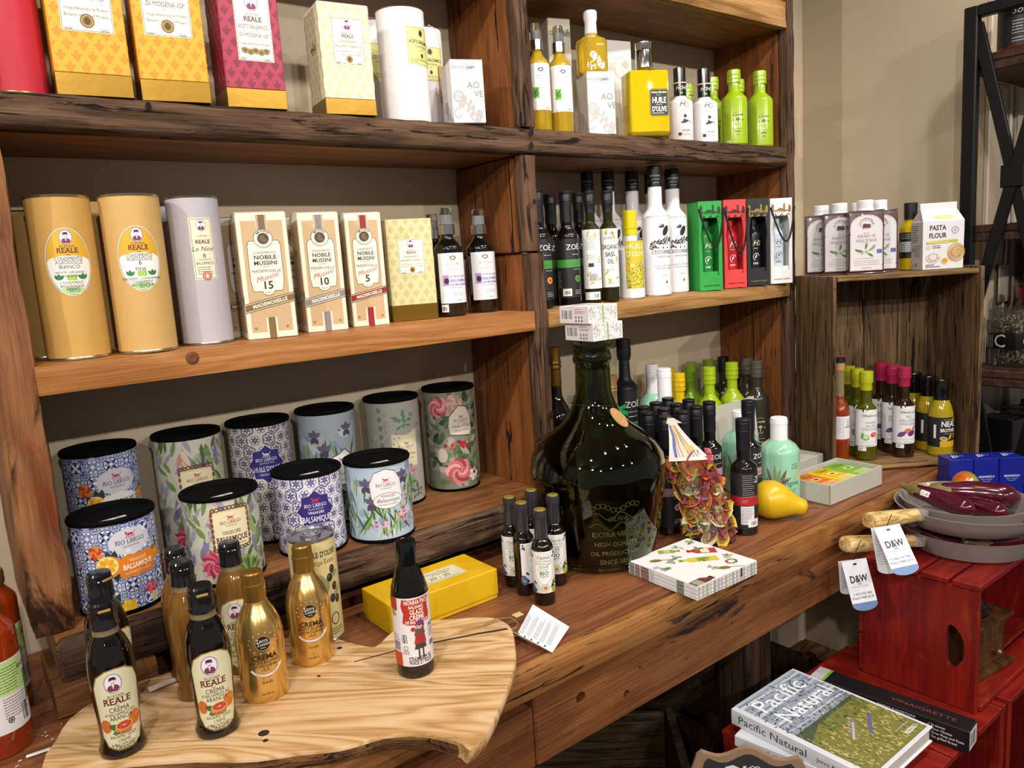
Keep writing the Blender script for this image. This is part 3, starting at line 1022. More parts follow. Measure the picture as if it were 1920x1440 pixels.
# ------------------------------------------------------------------ top shelf, wide bay
S1 = 1.744
def tube(name, label, k, col, cat='tube', group=None, rim='c9b46a', rz=None, rimw=0.003, seg=48):
 x, y, z, r, hh = P[k]
 t = thing(name, label, cat, (x, y, z), face_cam(x, y) if rz is None else rz, group)
 part('tube_body', MB().lathe([(0, 0.0006), (r, 0.0006), (r, hh - 0.001), (0, hh - 0.001)], seg), mat('paper_' + col, col, 0.6, bump=0.05, bscale=90, var=0.05), t, 40)
 rm = mat('tin_rim_' + rim, rim, 0.25, 0.9)
 part('base_rim', MB().lathe([(0, 0), (r + 0.0008, 0), (r + 0.0010, 0.002), (r + 0.0004, rimw), (0, rimw)], seg), rm, t, 40)
 part('lid_rim', MB().lathe([(r - 0.001, hh - rimw), (r + 0.0004, hh - rimw), (r + 0.001, hh - 0.001), (r - 0.001, hh), (r - 0.003, hh - 0.002), (0, hh - 0.0025)], seg), rm, t, 40)
 return t, r * 1000, hh * 1000
t, R, H = tube('vinegar_tube', 'red paper tube with white label at the far end of the top shelf', 'red_tube', 'c02a3c', rz=-0.1)
A = Art()
A.r(-30, 142, 22, 225, 'efe6da')
A.frame(-29, 143, 21, 224, 0.8, 'b08a60', 2.5)
A.e(-2, 146, 11, 11, 'e8dcc8', 20, z=3.5)
A.e(-2, 146, 9, 9, 'c8402a', 20, z=5)
A.lines(9, 154, 9, 4, 2.5, 1.0, '8a5a50')
A.build('label_print', t, cylmap(R / 1000, R * 0.15), us=R * 0.15)
reale_carton('ybox1', 'yellow grape-patterned box with seal label, beside the red tube', 'e0a21e', 'c98a0c', -31, 84, 64, 118, MOD, 0.030, group=None)
reale_carton('ybox2', 'yellow grape-patterned box beside the crimson box, its side in shade', 'e0a21e', 'c98a0c', -33, 90, 64, 116, MOD, 0.030)
reale_carton('mbox', 'crimson grape-patterned box with cream label of five medals', 'a52c48', '7e1c38', -22, 70, 54, 100, MOD, 0.029, medals=True)
reale_carton('cbox', 'cream grape-patterned box with gold foil base on the top shelf', 'e2d8b8', 'd3c89f', -23, 80, 54, 74, BIA, 0.026, side=108)
def white_tube(k, label, rz, tagged=False):
 t, R, H = tube('vinegar_tube', label, k, 'e6e3e6', rim='b5986a', rimw=0.0022, rz=rz)
 A = Art()
 A.r(-8, 98, 52, 162, 'd9d68c')
 A.frame(-7, 99, 51, 161, 0.5, '6a6a3a', 2.5)
 A.e(22, 152, 5, 6, '2a2418', 16, z=3)
 A.ring(22, 152, 4.2, 5.2, 0.7, 'a59a5a', 16, z=5)
 A.t('ACETO BALSAMICO', 22, 134, 5.6, '2a281c', b=1, fit=52)
 A.t('DI MODENA', 22, 127, 3.6, '2a281c')
 A.t('I.G.P.', 22, 122, 2.6, '2a281c')
 A.e(22, 114, 3, 4, '2a2418', 14, z=3)
 A.t('BALSAMIC VINEGAR OF MODENA', 22, 105, 3.0, '2a281c', fit=50)
 A.lines(-4, 102, 18, 1, 2, 1.0, '5a583a')
 A.build('label_print', t, cylmap(R / 1000, R * 0.15), us=R * 0.15)
 if tagged:
  r, hh = R / 1000, H / 1000
  part('string', MB().tube([(r * 0.55, -r * 0.85, hh + 0.001), (r * 0.85, -r * 0.6, hh - 0.004), (r * 1.02, -r * 0.35, hh - 0.03), (r * 1.03, -r * 0.32, hh - 0.06), (r * 0.98, -r * 0.45, hh - 0.075)], 0.0007, 6), mat('white_string', 'e6e0d2', 0.8), t)
  part('hang_tag', MB().bbox(-0.009, 0.009, -0.0006, 0.0006, -0.07, 0, 0.0004).xf(Matrix.Translation((r * 1.0, -r * 0.44, hh - 0.072)) @ Matrix.Rotation(1.0, 4, 'Z')), mat('kraft_tag', 'b89468', 0.8), t)
 return t
white_tube('white_tube', 'white paper tube with pale green label, foremost of the three white tubes', -0.15)
white_tube('white_tube_b', 'white paper tube half hidden between cream box and front white tube', -0.55)
white_tube('white_tube_c', 'white paper tube with string and kraft hang tag, beside the silver-flowered box', -0.75, True)
def scroll(A, x, y, s, c, z=1.5):
 A.ring(x - 18 * s, y + 34 * s, 11 * s, 11 * s, 3 * s, c, 20, z=z)
 for k in range(10):
  a = 2 * PI * k / 10
  A.e(x - 18 * s + 8.5 * s * math.cos(a), y + 34 * s + 8.5 * s * math.sin(a), 3.0 * s, 2.2 * s, c, 10, a, z=z)
 A.ring(x - 18 * s, y + 34 * s, 4 * s, 4 * s, 2 * s, c, 12, z=z + 1)
 pts = [(x - 18 * s + t * 44 * s, y + 24 * s - 26 * s * t + 6 * s * math.sin(t * 6)) for t in [k / 12 for k in range(13)]]
 A.l(pts, 2.6 * s, c, z)
 for k, (px, py) in enumerate(pts[1::2]):
  A.leaf(px, py, 1.2 + 0.3 * (k % 2), 14 * s, 7 * s, c, z)
  A.leaf(px, py, -1.9 - 0.3 * (k % 2), 13 * s, 7 * s, c, z)
 A.ring(x + 12 * s, y - 4 * s, 9 * s, 8 * s, 2.6 * s, c, 18, z=z, a0=0, a1=5)
 A.ring(x - 22 * s, y + 4 * s, 8 * s, 9 * s, 2.6 * s, c, 18, z=z, a0=1, a1=6)
def aove(k, label, col, ink, full=True):
 t, w, d, hh = carton('oil_box', label, 'box', k, col)
 s = hh / 112.0
 A = Art((-w / 2, 1, w / 2, hh - 1))
 scroll(A, 0, 14 * s, s * 1.0, ink)
 A.t('oleicola', -1, hh - 15 * s, 6.5 * s, '8a8786', al='r')
 A.t('jaén', 0, hh - 15 * s, 6.5 * s, '6d6a6a', al='l', b=1)
 A.t('AO', 11 * s, hh * 0.56, 11 * s, '7a7776')
 A.t('VE', 20 * s, hh * 0.42, 11 * s, '7a7776')
 A.build('label_print', t, front(w / 1000, d / 1000))
 B = Art((-d / 2, 1, d / 2, hh - 1))
 scroll(B, 12, 0, s, ink)
 B.build('side_print', t, sidel(w / 1000, d / 1000))
 part('top_flap', MB().bbox(-w / 2000, w / 2000, -d / 2000, d / 2000, hh / 1000, hh / 1000 + 0.0012, 0.0004), MATS['card_' + col], t)
 return t
aove('aove1', 'small white box with silver scrolls at the end of the wide bay', 'dcd8d6', 'aca7a6')
aove('aove2', 'white silver-scrolled box with a round oil bottle standing on it', 'dcd8d6', 'b4afae')
aove('aove3', 'tall cream box with grey lettering against the wall behind the spray bottles', 'c9c1ae', 'b5a992')
tt, w, d, hh = carton('oil_box', 'plain white box behind the large square oil bottle', 'box', 'aove4', 'd6d4d0')
A = Art()
A.ring(14, hh - 60, 22, 26, 5, 'c6c3bf', 24, z=1)
A.e(26, hh - 52, 8, 9, 'bdbab6', 14, z=2)
A.build('label_print', tt, front(w / 1000, d / 1000))
# ------------------------------------------------------------------ glass and liquids
G_CLEAR = mat('clear_glass', 'f4f6f2', 0.02, trans=1.0, ior=1.45)
G_OIL = mat('yellow_oil', 'f0d414', 0.02, trans=0.45, ior=1.4, coat=0.3)
G_OIL2 = mat('amber_oil', 'e6c238', 0.02, trans=0.6, ior=1.4, coat=0.3)
G_DARK = mat('dark_glass', '0d0a08', 0.04, coat=0.6)
G_OLIVE = mat('dark_olive_glass', '2a2a08', 0.04, trans=0.35, coat=0.5)
CHROME = mat('chrome', 'd2d0cf', 0.12, 1.0)
CAP_BLACK = mat('black_cap', '15151a', 0.42)
CAP_GLOSS = mat('gloss_black_cap', '0c0c0e', 0.12, coat=0.5)
CAP_WHITE = mat('white_cap', 'e8e6ec', 0.4)
WHITE_CER = mat('white_lacquer', 'e9e6ea', 0.12, coat=0.5)
def shoulder(r, z1, rn, z2, n=7, p=1.0):
 """soft shoulder from body radius r at z1 to neck radius rn at z2"""
 return [(rn + (r - rn) * (0.5 + 0.5 * math.cos(PI * (k / n) ** p)), z1 + (z2 - z1) * k / n) for k in range(n + 1)]
def spray_bottle(name, label, cat, k, oil, art, rz, group=None, seg=36):
 x, y, z, r, hh = P[k]
 t = thing(name, label, cat, (x, y, z), rz, group)
 body = [(0, 0.001), (r * 0.92, 0), (r, 0.004), (r, hh * 0.62)] + shoulder(r, hh * 0.62, r * 0.42, hh * 0.74)[1:] + [(r * 0.42, hh * 0.76), (0, hh * 0.76)]
 part('bottle_glass', MB().lathe(body, seg), oil, t, 30)
 part('collar', MB().lathe([(r * 0.5, hh * 0.755), (r * 0.56, hh * 0.757), (r * 0.56, hh * 0.845), (r * 0.5, hh * 0.85), (0, hh * 0.85)], 24), CHROME, t, 30)
 part('nozzle', MB().lathe([(r * 0.3, hh * 0.85), (r * 0.33, hh * 0.9), (r * 0.3, hh * 0.93), (0, hh * 0.93)], 18), CAP_WHITE, t, 30)
 part('clear_cap', MB().lathe([(r * 0.46, hh * 0.85), (r * 0.44, hh * 0.99), (r * 0.40, hh), (0, hh), (0, hh - 0.001), (r * 0.39, hh - 0.001), (r * 0.43, hh * 0.985), (r * 0.45, hh * 0.85)], 24), G_CLEAR, t, 30)
 art(t, r * 1000, hh * 1000)
 return t
def oil_label(t, R, H):
 A = Art()
 w = R * 1.55
 A.r(-w, H * 0.19, w, H * 0.62, 'efecec')
 A.z = 2
 for k in range(12):
  A.e(2 + 5 * math.cos(k * 2.4) * (0.4 + k / 18), H * 0.555 + 3 * math.sin(k * 2.4), 1.6, 1.2, '555', 8) if False else A.e(2 + 4.5 * math.cos(k * 2.4), H * 0.56 + 3 * math.sin(k * 2.4), 1.8, 1.3, '5a5a58', 8)
 A.t("A L'OLIVIER", 2, H * 0.50, 3.2, '2a2a2a', fit=22)
 A.l([(-7, H * 0.485), (2, H * 0.475), (11, H * 0.485)], 0.6, '4a4a4a', 4)
 A.r(-16, H * 0.30, -3, H * 0.40, '6fae3c')
 A.e(-9, H * 0.345, 4.5, 6, '3f7d24', 16, 0.3, z=3.5)
 A.leaf(-12, H * 0.35, 0.9, 12, 3, '2d5c1c', 4)
 for i, s in enumerate(('HUILE', "D'OLIVE", 'VIERGE', 'EXTRA')):
  A.t(s, 0, H * (0.385 - 0.03 * i), 3.6, '3a3a3a' if i < 1 else '8ab06a', al='l', sp=1.4)
 A.lines(-6, H * 0.245, 22, 1, 2, 0.8, 'a8b89a')
 A.lines(10, H * 0.205, 10, 1, 2, 1.4, '4a4a4a')
 A.lines(-18, H * 0.2, 8, 1, 2, 1.0, '7a7a7a')
 A.build('label_print', t, cylmap(R / 1000, R * 0.15), us=R * 0.15)
spray_bottle('oil_spray_bottle', 'clear spray bottle of golden oil, second out from the middle post', 'bottle', 'spray2', G_OIL2, oil_label, -0.55, 'golden oil spray bottles')
spray_bottle('oil_spray_bottle', 'clear spray bottle of golden oil half behind the middle post', 'bottle', 'spray1', G_OIL2, oil_label, -0.55, 'golden oil spray bottles')
spray_bottle('oil_spray_bottle', 'clear spray bottle at the wall behind the other two, only its sprayer showing', 'bottle', 'spray3', G_OIL2, oil_label, -0.55, 'golden oil spray bottles')
# round bottle standing on the scrolled box
x, y, z, w, d, hh, rz = P['aove2']
t = thing('oil_bottle', 'round-shouldered bottle of amber oil with white stopper, standing on a box', 'bottle', (x - 0.004, y + 0.002, z + hh + 0.0014), rz)
r = 0.034
prof = [(0, 0.001), (r - 0.003, 0), (r, 0.004), (r, 0.062), (r * 0.96, 0.07), (r * 0.5, 0.079), (0.013, 0.083), (0.013, 0.086), (0, 0.086)]
part('bottle_glass', MB().lathe(prof, 40), G_OIL2, t, 30)
part('stopper', MB().lathe([(0, 0.084), (0.0135, 0.084), (0.0125, 0.108), (0.0145, 0.114), (0.0150, 0.128), (0.013, 0.131), (0, 0.131)], 28), mat('stopper_white', 'd8d3d6', 0.5), t, 30)
A = Art((-40, 3, 40, 62))
scroll(A, 2, 14, 0.62, 'e6e2dc')
A.t('oleicola', 8, 54, 4, 'f0ece6')
A.build('label_print', t, cylmap(r, r * 150), us=r * 150)
# large square bottle
x, y, z, w, d, hh, rz = P['yoil']
t = thing('oil_bottle', 'large square glass bottle of bright yellow oil with chrome stopper', 'bottle', (x, y, z), rz)
w, d = 0.092, 0.058
bm = MB().bbox(-w / 2, w / 2, -d / 2, d / 2, 0.0, 0.141, 0.006, 3)
part('bottle_glass', bm, G_OIL, t, 30)
part('glass_foot', MB().bbox(-w / 2 - 0.0006, w / 2 + 0.0006, -d / 2 - 0.0006, d / 2 + 0.0006, -0.0002, 0.010, 0.003, 2), G_CLEAR, t, 30)
part('glass_shoulder', MB().lathe([(0.030, 0.140), (0.022, 0.1455), (0.017, 0.148), (0.017, 0.152), (0, 0.152)], 32), G_CLEAR, t, 30)
part('stopper', MB().lathe([(0, 0.150), (0.019, 0.150), (0.0185, 0.186), (0.0175, 0.188), (0.0185, 0.190), (0.019, 0.204), (0.017, 0.206), (0, 0.206)], 32), CHROME, t, 30)
A = Art()
A.p([(2, 42), (40, 42), (43, 45), (43, 97), (40, 100), (2, 100), (-1, 97), (-1, 45)], '14130f')
A.z = 2
A.frame(0.6, 43.4, 41.4, 98.6, 0.5, 'c8c2b0', 2.5)
A.t("Château d'Estoublon", 21, 91, 4.2, 'e9e4d4', b=1, fit=36)
A.lines(14, 86.5, 14, 1, 2, 1.0, 'c8c2b0')
A.t('HUILE', 21, 70, 12, 'f2eee4', b=1, fit=33)
A.lines(13, 66, 16, 1, 2, 1.2, 'c8c2b0')
A.t("D'OLIVE", 21, 52, 10.5, 'f2eee4', b=1, fit=35)
A.lines(4, 47.5, 33, 1, 2, 1.4, 'd8d2c0')
A.build('label_print', t, front(w, d))
A = Art()
A.frame(-16, 34, 14, 80, 0.6, '7a6410', 1)
A.lines(-13, 70, 24, 9, 4, 1.0, '7a6410')
A.build('back_print', t, sidel(w, d))
# ------------------------------------------------------------------ lacquered bottles
def lacq(name, label, cat, k, body, cap, art, rz=None, group=None, cap_h=0.13, rn=0.42, zs=0.62, zn=0.78, capr=0.5, ridges=2, capm=None, neckm=None, seg=36, hh=None):
 x, y, z, r, h0 = P[k]
 hh = hh or h0
 t = thing(name, label, cat, (x, y, z), face_cam(x, y, 0.72) if rz is None else rz, group)
 prof = [(0, 0.001), (r * 0.94, 0), (r, 0.003), (r, hh * zs)] + shoulder(r, hh * zs, r * rn, hh * zn)[1:] + [(r * rn, hh * (1 - cap_h)), (0, hh * (1 - cap_h))]
 part('bottle_body', MB().lathe(prof, seg), body, t, 30)
 c0 = hh * (1 - cap_h) - 0.002
 cp = [(0, c0), (r * capr, c0)]
 for q in range(ridges):
  zz = c0 + (hh - c0) * (0.25 + 0.3 * q)
  cp += [(r * capr, zz), (r * capr * 1.06, zz + 0.0012), (r * capr * 1.06, zz + 0.003), (r * capr, zz + 0.0042)]
 cp += [(r * capr, hh - 0.0015), (r * capr * 0.9, hh), (0, hh)]
 part('cap', MB().lathe(cp, 28), cap, t, 30)
 if art:
  art(t, r * 1000, hh * 1000)
 return t
LIME = mat('lime_lacquer', '97b31c', 0.22, coat=0.4)
YEL = mat('yellow_lacquer', 'd3b010', 0.22, coat=0.4)
OLB = mat('brown_lacquer', '332e26', 0.22, coat=0.4)
def olivier_art(ink, word='BASILIC'):
 def f(t, R, H):
  A = Art()
  A.l([(-11, H * 0.415), (0, H * 0.425), (11, H * 0.415)], 0.5, ink, 1)
  A.t("A L'OLIVIER", 0, H * 0.375, 4.2, ink, b=1, fit=27)
  for k in range(9):
   A.e(3.2 * math.cos(k * 2.4), H * 0.33 + 2.4 * math.sin(k * 2.4), 1.7, 1.3, ink, 8, z=1)
  A.r(-0.6, H * 0.275, 0.6, H * 0.32, ink)
  A.l([(-8, H * 0.275), (-3, H * 0.262), (3, H * 0.268), (8, H * 0.275)], 0.8, ink, 1)
  A.lines(-16, H * 0.325, 7, 2, 2, 0.8, ink)
  A.lines(9, H * 0.325, 7, 2, 2, 0.8, ink)
  A.lines(-15, H * 0.205, 30, 1, 2, 0.8, ink)
  A.t(word, 0, H * 0.165, 3.4, ink, b=1)
  A.t('BASIL', 0, H * 0.125, 2.4, ink)
  A.build('label_print', t, cylmap(R / 1000, R * 0.15), us=R * 0.15)
 return f
lim = dict(body=LIME, cap=LIME, art=olivier_art('2c3a10'), cap_h=0.16, rn=0.43, zs=0.60, zn=0.74, capr=0.52)
lacq('oil_bottle', 'lime green lacquered bottle on the upper shelf, nearest the outer post', 'bottle', 'gr2', group='lime bottles on the upper shelf', **lim)
lacq('oil_bottle', 'lime green lacquered bottle with white price sticker, beside the white bottles', 'bottle', 'gr1', group='lime bottles on the upper shelf', **lim)
for k, lb in (('gr3', 'lime green bottle in shade, between the white bottle and front lime bottle'), ('gr4', 'lime green bottle hidden behind the two front lime bottles of the upper shelf'), ('gr5', 'lime green bottle at the wall behind the white lacquered bottles')):
 lacq('oil_bottle', lb, 'bottle', k, group='lime bottles on the upper shelf', **lim)
x, y, z, r, hh = P['gr1']
for o in bpy.data.objects:
 if o.get('label', '').startswith('lime green lacquered bottle with white price'):
  A = Art()
  A.r(-30, 2, -19, 11, 'e9e6e0')
  A.barcode(-28, 4, 6, 5, n=8)
  A.build('price_sticker', o, cylmap(r, r * 150), us=r * 150)
def hg_art(t, R, H):
 A = Art()
 A.t('H', -3, H * 0.46, 12, '3a3436', sh=0.35)
 A.t('G', 8, H * 0.45, 11, 'a8905a', sh=0.2)
 A.lines(-6, H * 0.40, 18, 1, 2, 1.0, '8a8688')
 for k in range(7):
  A.leaf(4, H * 0.24, 0.6 + k * 0.4, 11 - (k % 3) * 2, 4, '2a2428', 1)
 A.e(4, H * 0.33, 4, 4, '2a2428', 12, z=1.5)
 A.lines(12, H * 0.26, 9, 2, 3, 1.0, '5a5658')
 A.t('VIRGEN', 6, H * 0.125, 4, '4a4648')
 A.t('EXTRA', 8, H * 0.075, 4, 'b09a6a')
 A.r(-13, H * 0.07, -5, H * 0.11, '1c1a1c')
 A.build('label_print', t, cylmap(R / 1000, R * 0.15), us=R * 0.15)
 r = R * 0.53
 B = Art()
 B.r(-PI * r, H * 0.785, PI * r, H * 0.8, 'e0c8a8')
 B.t('HG', -5, H * 0.70, 8, 'e2dede', sh=0.3)
 B.t('HG', 9, H * 0.70, 8, 'e2dede', sh=0.3)
 B.r(-2, H * 0.64, 3, H * 0.67, '5aa83a')
 B.build('cap_print', t, cylmap(r / 1000, r * 0.2), us=r * 0.2)
hgd = dict(body=WHITE_CER, cap=CAP_GLOSS, art=hg_art, cap_h=0.37, rn=0.46, zs=0.52, zn=0.62, capr=0.50, ridges=0)
lacq('oil_bottle', 'white lacquered bottle with black neck, half behind the square yellow bottle', 'bottle', 'hg1', group='white bottles with black necks', **hgd)
lacq('oil_bottle', 'white lacquered bottle with black neck, beside the lime bottles', 'bottle', 'hg2', group='white bottles with black necks', **hgd)
# ------------------------------------------------------------------ middle shelf, wide bay: tubes
def bio_label(t, R, H, name, sub, yc=0.595):
 A = Art()
 a, b = R * 0.72, H * 0.205
 cy = H * yc
 cx = 4
 A.e(cx, cy, a, b, 'efe9dc', 36, z=1)
 A.e(cx, cy, a - 1, b - 1, '7a5a50', 36, z=2)
 A.e(cx, cy, a - 1.8, b - 1.8, 'f0ece4', 36, z=3)
 pts = [(cx + (a - 2) * math.cos(q), cy + (b - 2) * math.sin(q)) for q in [0.02 + (PI - 0.04) * k / 18 for k in range(19)]]
 dome = [(cx + (a - 2) * math.cos(q) * 0.98, cy + b * 0.02 + 8 * math.sin(q)) for q in [PI - 0.04 - (PI - 0.08) * k / 10 for k in range(11)]]
 A.p(pts + dome, 'd9aa28', 4)
 A.e(cx, cy - b * 0.83, a * 0.52, b * 0.13, 'b9cf9c', 20, z=4)
 A.z = 5
 emblem(A, cx, cy + b * 0.72, b * 0.22)
 A.t('ACETAIA', cx, cy + b * 0.43, 3.2, '5a2a22')
 A.t('REALE', cx, cy + b * 0.27, 6.6, '6a2a20', b=1, serif=1)
 A.t('1896', cx, cy + b * 0.18, 2.2, '5a3a2a')
 A.ta('CONDIMENTO', cx, cy - 62, 62, 90, 4.6, '2a2624') if False else A.t('CONDIMENTO', cx, cy + b * 0.05, 4.8, '2a2624', fit=a * 1.2)
 A.t('AGRODOLCE', cx, cy - b * 0.06, 4.8, '2a2624', fit=a * 1.15)
 yy = cy - b * 0.19
 for s, sz in name:
  A.t(s, cx, yy, sz, '2a2624')
  yy -= sz + 2.0
 A.r(cx - 5, cy - b * 0.53, cx + 7, cy - b * 0.38, '8fbf3a', 5)
 A.ring(cx + 1, cy - b * 0.455, 4, 2, 0.5, 'e6efd0', 12, z=6)
 for s in (-1, 1):
  for q in (0.5, 1.1, 1.8):
   A.leaf(cx + s * 15, cy - b * 0.52, PI / 2 + s * (q - 1.1) * 1.1, 9, 4.5, '2f7d4a', 5)
 yy = cy - b * 0.64
 for s in sub:
  A.t(s, cx, yy, 3.4, '2a2624')
  yy -= 4.6
 A.t('BIO', cx + 2, cy - b * 0.885, 6, '3f8a5a', serif=1)
 A.build('label_print', t, cylmap(R / 1000, R * 0.15), us=R * 0.15)
t, R, H = tube('vinegar_tube', 'ochre paper tube with oval label, nearest the live-edge post', 'tube1', 'c69b52', rim='b8aa8a', rimw=0.004)
bio_label(t, R, H, [('BIANCO', 4.8), ('WHITE ORGANIC', 3.2), ('CONDIMENT', 3.2)], ['CONDIMENT', 'BIOLOGIQUE', 'BLANC'])
t, R, H = tube('vinegar_tube', 'ochre paper tube with oval label marked 6 fine, between the ochre and lilac tubes', 'tube2', 'caa362', rim='b8aa8a', rimw=0.004)
bio_label(t, R, H, [('6', 6.5), ('FINE', 5.0)], ['ORGANIC CONDIMENT', 'CONDIMENT', 'BIOLOGIQUE'])
GREY = 'b3aeb6'
def noir_label(t, R, H):
 A = Art()
 x0, x1, y0, y1 = -8, 26, H * 0.44, H * 0.85
 A.r(x0, y0, x1, y1, 'e4ddc2')
 A.frame(x0 + 1.5, y0 + 1.5, x1 - 1.5, y1 - 1.5, 0.7, '6a5a48', 2.5)
 A.z = 3
 emblem(A, 9, H * 0.80, 9)
 A.t('ACETAIA', 9, H * 0.725, 2.4, '5a4a3a')
 A.t('REALE', 9, H * 0.68, 5.4, '5a3a2e', b=1, serif=1)
 A.t('Le Noir', 8, H * 0.63, 7, '4a3a34', sh=0.3)
 A.t('8', 9, H * 0.585, 6.5, '2a2420')
 A.t('CONDIMENTO', 9, H * 0.57, 2.0, '4a3a34')
 A.t('BALSAMICO', 9, H * 0.54, 4.2, '2a2420', fit=26)
 A.lines(-3, H * 0.52, 25, 4, 3.2, 0.9, '5a4a40')
 A.e(10, H * 0.465, 7, 7, 'c23a30', 18, z=5)
 A.ring(10, H * 0.465, 5.4, 5.4, 0.8, 'e8d8c0', 16, z=7)
 A.e(10, H * 0.465, 3, 3.4, 'd8c0a8', 12, z=7)
 A.build('label_print', t, cylmap(R / 1000, R * 0.15), us=R * 0.15)
t, R, H = tube('vinegar_tube', 'lilac grey paper tube with red-sealed label, in front of its twin', 'tube3', GREY, rim='9a948a', rimw=0.004)
noir_label(t, R, H)
t, R, H = tube('vinegar_tube', 'lilac grey paper tube half hidden behind the ochre tube marked 6 fine', 'tube6', GREY, rim='9a948a', rimw=0.004)
noir_label(t, R, H)
tube('vinegar_tube', 'ochre tube in shade against the wall behind the tube nearest the live-edge post', 'tube4', 'c69b52', rim='b8aa8a')
tube('vinegar_tube', 'ochre tube in shade against the wall, seen between the two front ochre tubes', 'tube5', 'caa362', rim='b8aa8a')
# ------------------------------------------------------------------ tan and cream cartons with slanting ribbon
def ribbon_carton(k, num, band, label, loc=None):
 x, y, z, w, d, hh, rz = P[k]
 if loc:
  x, y = loc
 t = thing('vinegar_box', label, 'box', (x, y, z), rz)
 part('box_body', MB().bbox(-w / 2, w / 2, -d / 2, d / 2, 0, hh - 0.004, 0.0012), mat('card_cream', 'e3dcc6', 0.5), t)
 fl = MB()
 fl.prism([(-d / 2, hh - 0.005), (d / 2, hh - 0.005), (d / 2, hh - 0.001), (d * 0.1, hh + 0.002), (-d * 0.25, hh + 0.0015), (-d / 2, hh - 0.002)], -w / 2 + 0.0005, w / 2 - 0.0005, 0)
 part('top_flap', fl, mat('card_cream', 'e3dcc6', 0.5), t, 20)
 W, Hh, D = w * 1000, hh * 1000, d * 1000
 def panel(A, w2):
  A.r(-w2 + 7, 11, w2 - 7, Hh - 14, 'c3a47c')
  A.z = 2
  sl = 0.2
  y0 = 50
  for (o, ww, c) in ((0, 15, '3a2c20'), (1.2, 12.6, 'e6dcc4'), (2.2, 10.6, band)):
   yb = y0 + o
   A._a([[(-w2, yb - w2 * sl), (w2, yb + w2 * sl), (w2, yb + ww + w2 * sl), (-w2, yb + ww - w2 * sl)]], c, 2 + o)
  return y0
 A = Art((-W / 2 + 0.4, 0.6, W / 2 - 0.4, Hh - 5))
 y0 = panel(A, W / 2)
 A.t('MADEMOISELLE', 1, y0 + 4.8, 5.6, 'f0e8d4', b=1, fit=W * 0.72, rot=math.atan(0.2), z=8)
 # strip at head and foot
 for (a, b2) in ((Hh - 32, Hh), (0, 34)):
  A.r(-8.5, a, 8.5, b2, 'e6dcc4', 2.5)
  A.r(-7.5, a, 7.5, b2, '3a2c20', 3)
  A.r(-6.6, a, 6.6, b2, 'e6dcc4', 3.5)
  A.r(-5.6, a, 5.6, b2, band, 4)
 # shield
 sx = W * 0.335
 A.p([(-sx, 92), (-sx + 3, 76), (-10, 76), (-7, 71), (0, 69), (7, 71), (10, 76), (sx - 3, 76), (sx, 92), (sx, 150), (sx - 3, 157), (-sx + 3, 157), (-sx, 150)], '3a342c', 5)
 A.p([(-sx + .8, 92), (-sx + 3.6, 76.8), (-9.6, 76.8), (-6.6, 71.8), (0, 69.8), (6.6, 71.8), (9.6, 76.8), (sx - 3.6, 76.8), (sx - .8, 92), (sx - .8, 149.5), (sx - 3.6, 156.2), (-sx + 3.6, 156.2), (-sx + .8, 149.5)], 'e9e3d2', 6)
 A.e(0, 160, 15, 15, '3a342c', 28, z=6.5)
 A.e(0, 160, 14.2, 14.2, 'e9e3d2', 28, z=7.2)
 A.e(0, 160, 9, 9, '4a3c28', 24, z=8)
 A.e(-1, 161, 4, 5, '6e5a3a', 12, z=9)
 A.e(1, 157, 5, 3, '6e5a3a', 12, z=9)
 A.ta('MUSSINI', 0, 160, 10.2, 90, 3.4, '2a241c', b=1, z=9)
 A.ta("L'ARTE DEL GUSTO", 0, 160, 13.4, 270, 2.2, '2a241c', inside=True, z=9)
 A.z = 7
 A.t('CONDIMENTO', 0, 136, 3.6, '2a241c', fit=sx * 1.35)
 A.t('NOBILE', 0, 127.5, 6.2, '2a241c', b=1, fit=sx * 1.35)
 A.t('MUSSINI', 0, 118.5, 6.2, '2a241c', b=1, fit=sx * 1.4)
 A.t('CONDIMENT', 0, 114.5, 1.8, '4a443c')
 A.t('MADEMOISELLE', 0, 106.5, 4.4, '2a241c', fit=sx * 1.75)
 A.t('Mussini', 0, 95, 7.5, 'b8303a', sh=0.5, rot=0.25, sx=1.1)
 A.t(num, 0, 80, 12, '241f1a', b=1)
 A.t('ITALY', 0, 73, 2.6, '2a241c')
 A.lines(-W * 0.36, 18, 5, 2, 2, 1.0, '5a4630')
 A.lines(W * 0.28, 18, 5, 2, 2, 1.0, '5a4630')
 A.build('label_print', t, front(w, d))
 B = Art((-D / 2 + 0.4, 0.6, D / 2 - 0.4, Hh - 5))
 y0 = panel(B, D / 2)
 B.t('MADEMOISELLE', 0, y0 + 4.8, 5.2, 'f0e8d4', b=1, fit=D * 0.7, rot=math.atan(0.2), z=8)
 B.lines(-8, 140, 16, 4, 4, 1.6, '5a4630')
 B.t('M', 4, 100, 9, 'c0504a', sh=0.4)
 B.build('side_print', t, sidel(w, d))
 return t
ribbon_carton('m15', '15', '7a5f34', 'tan and cream carton with bronze ribbon, numbered 15')
ribbon_carton('m10', '10', '857a78', 'tan and cream carton with grey ribbon, numbered 10')
ribbon_carton('m5', '5', '8e1a20', 'tan and cream carton with red ribbon, numbered 5')
ribbon_carton('m15', '15', '7a5f34', 'tan carton in shade at the wall behind the bronze-ribboned carton numbered 15', (P['m15'][0] - 0.004, 1.352))
ribbon_carton('m10', '10', '857a78', 'tan carton in shade at the wall behind the grey-ribboned carton numbered 10', (P['m10'][0] - 0.004, 1.368))
ribbon_carton('m5', '5', '8e1a20', 'tan carton in shade at the wall behind the red-ribboned carton numbered 5', (P['m5'][0] + 0.004, 1.38))
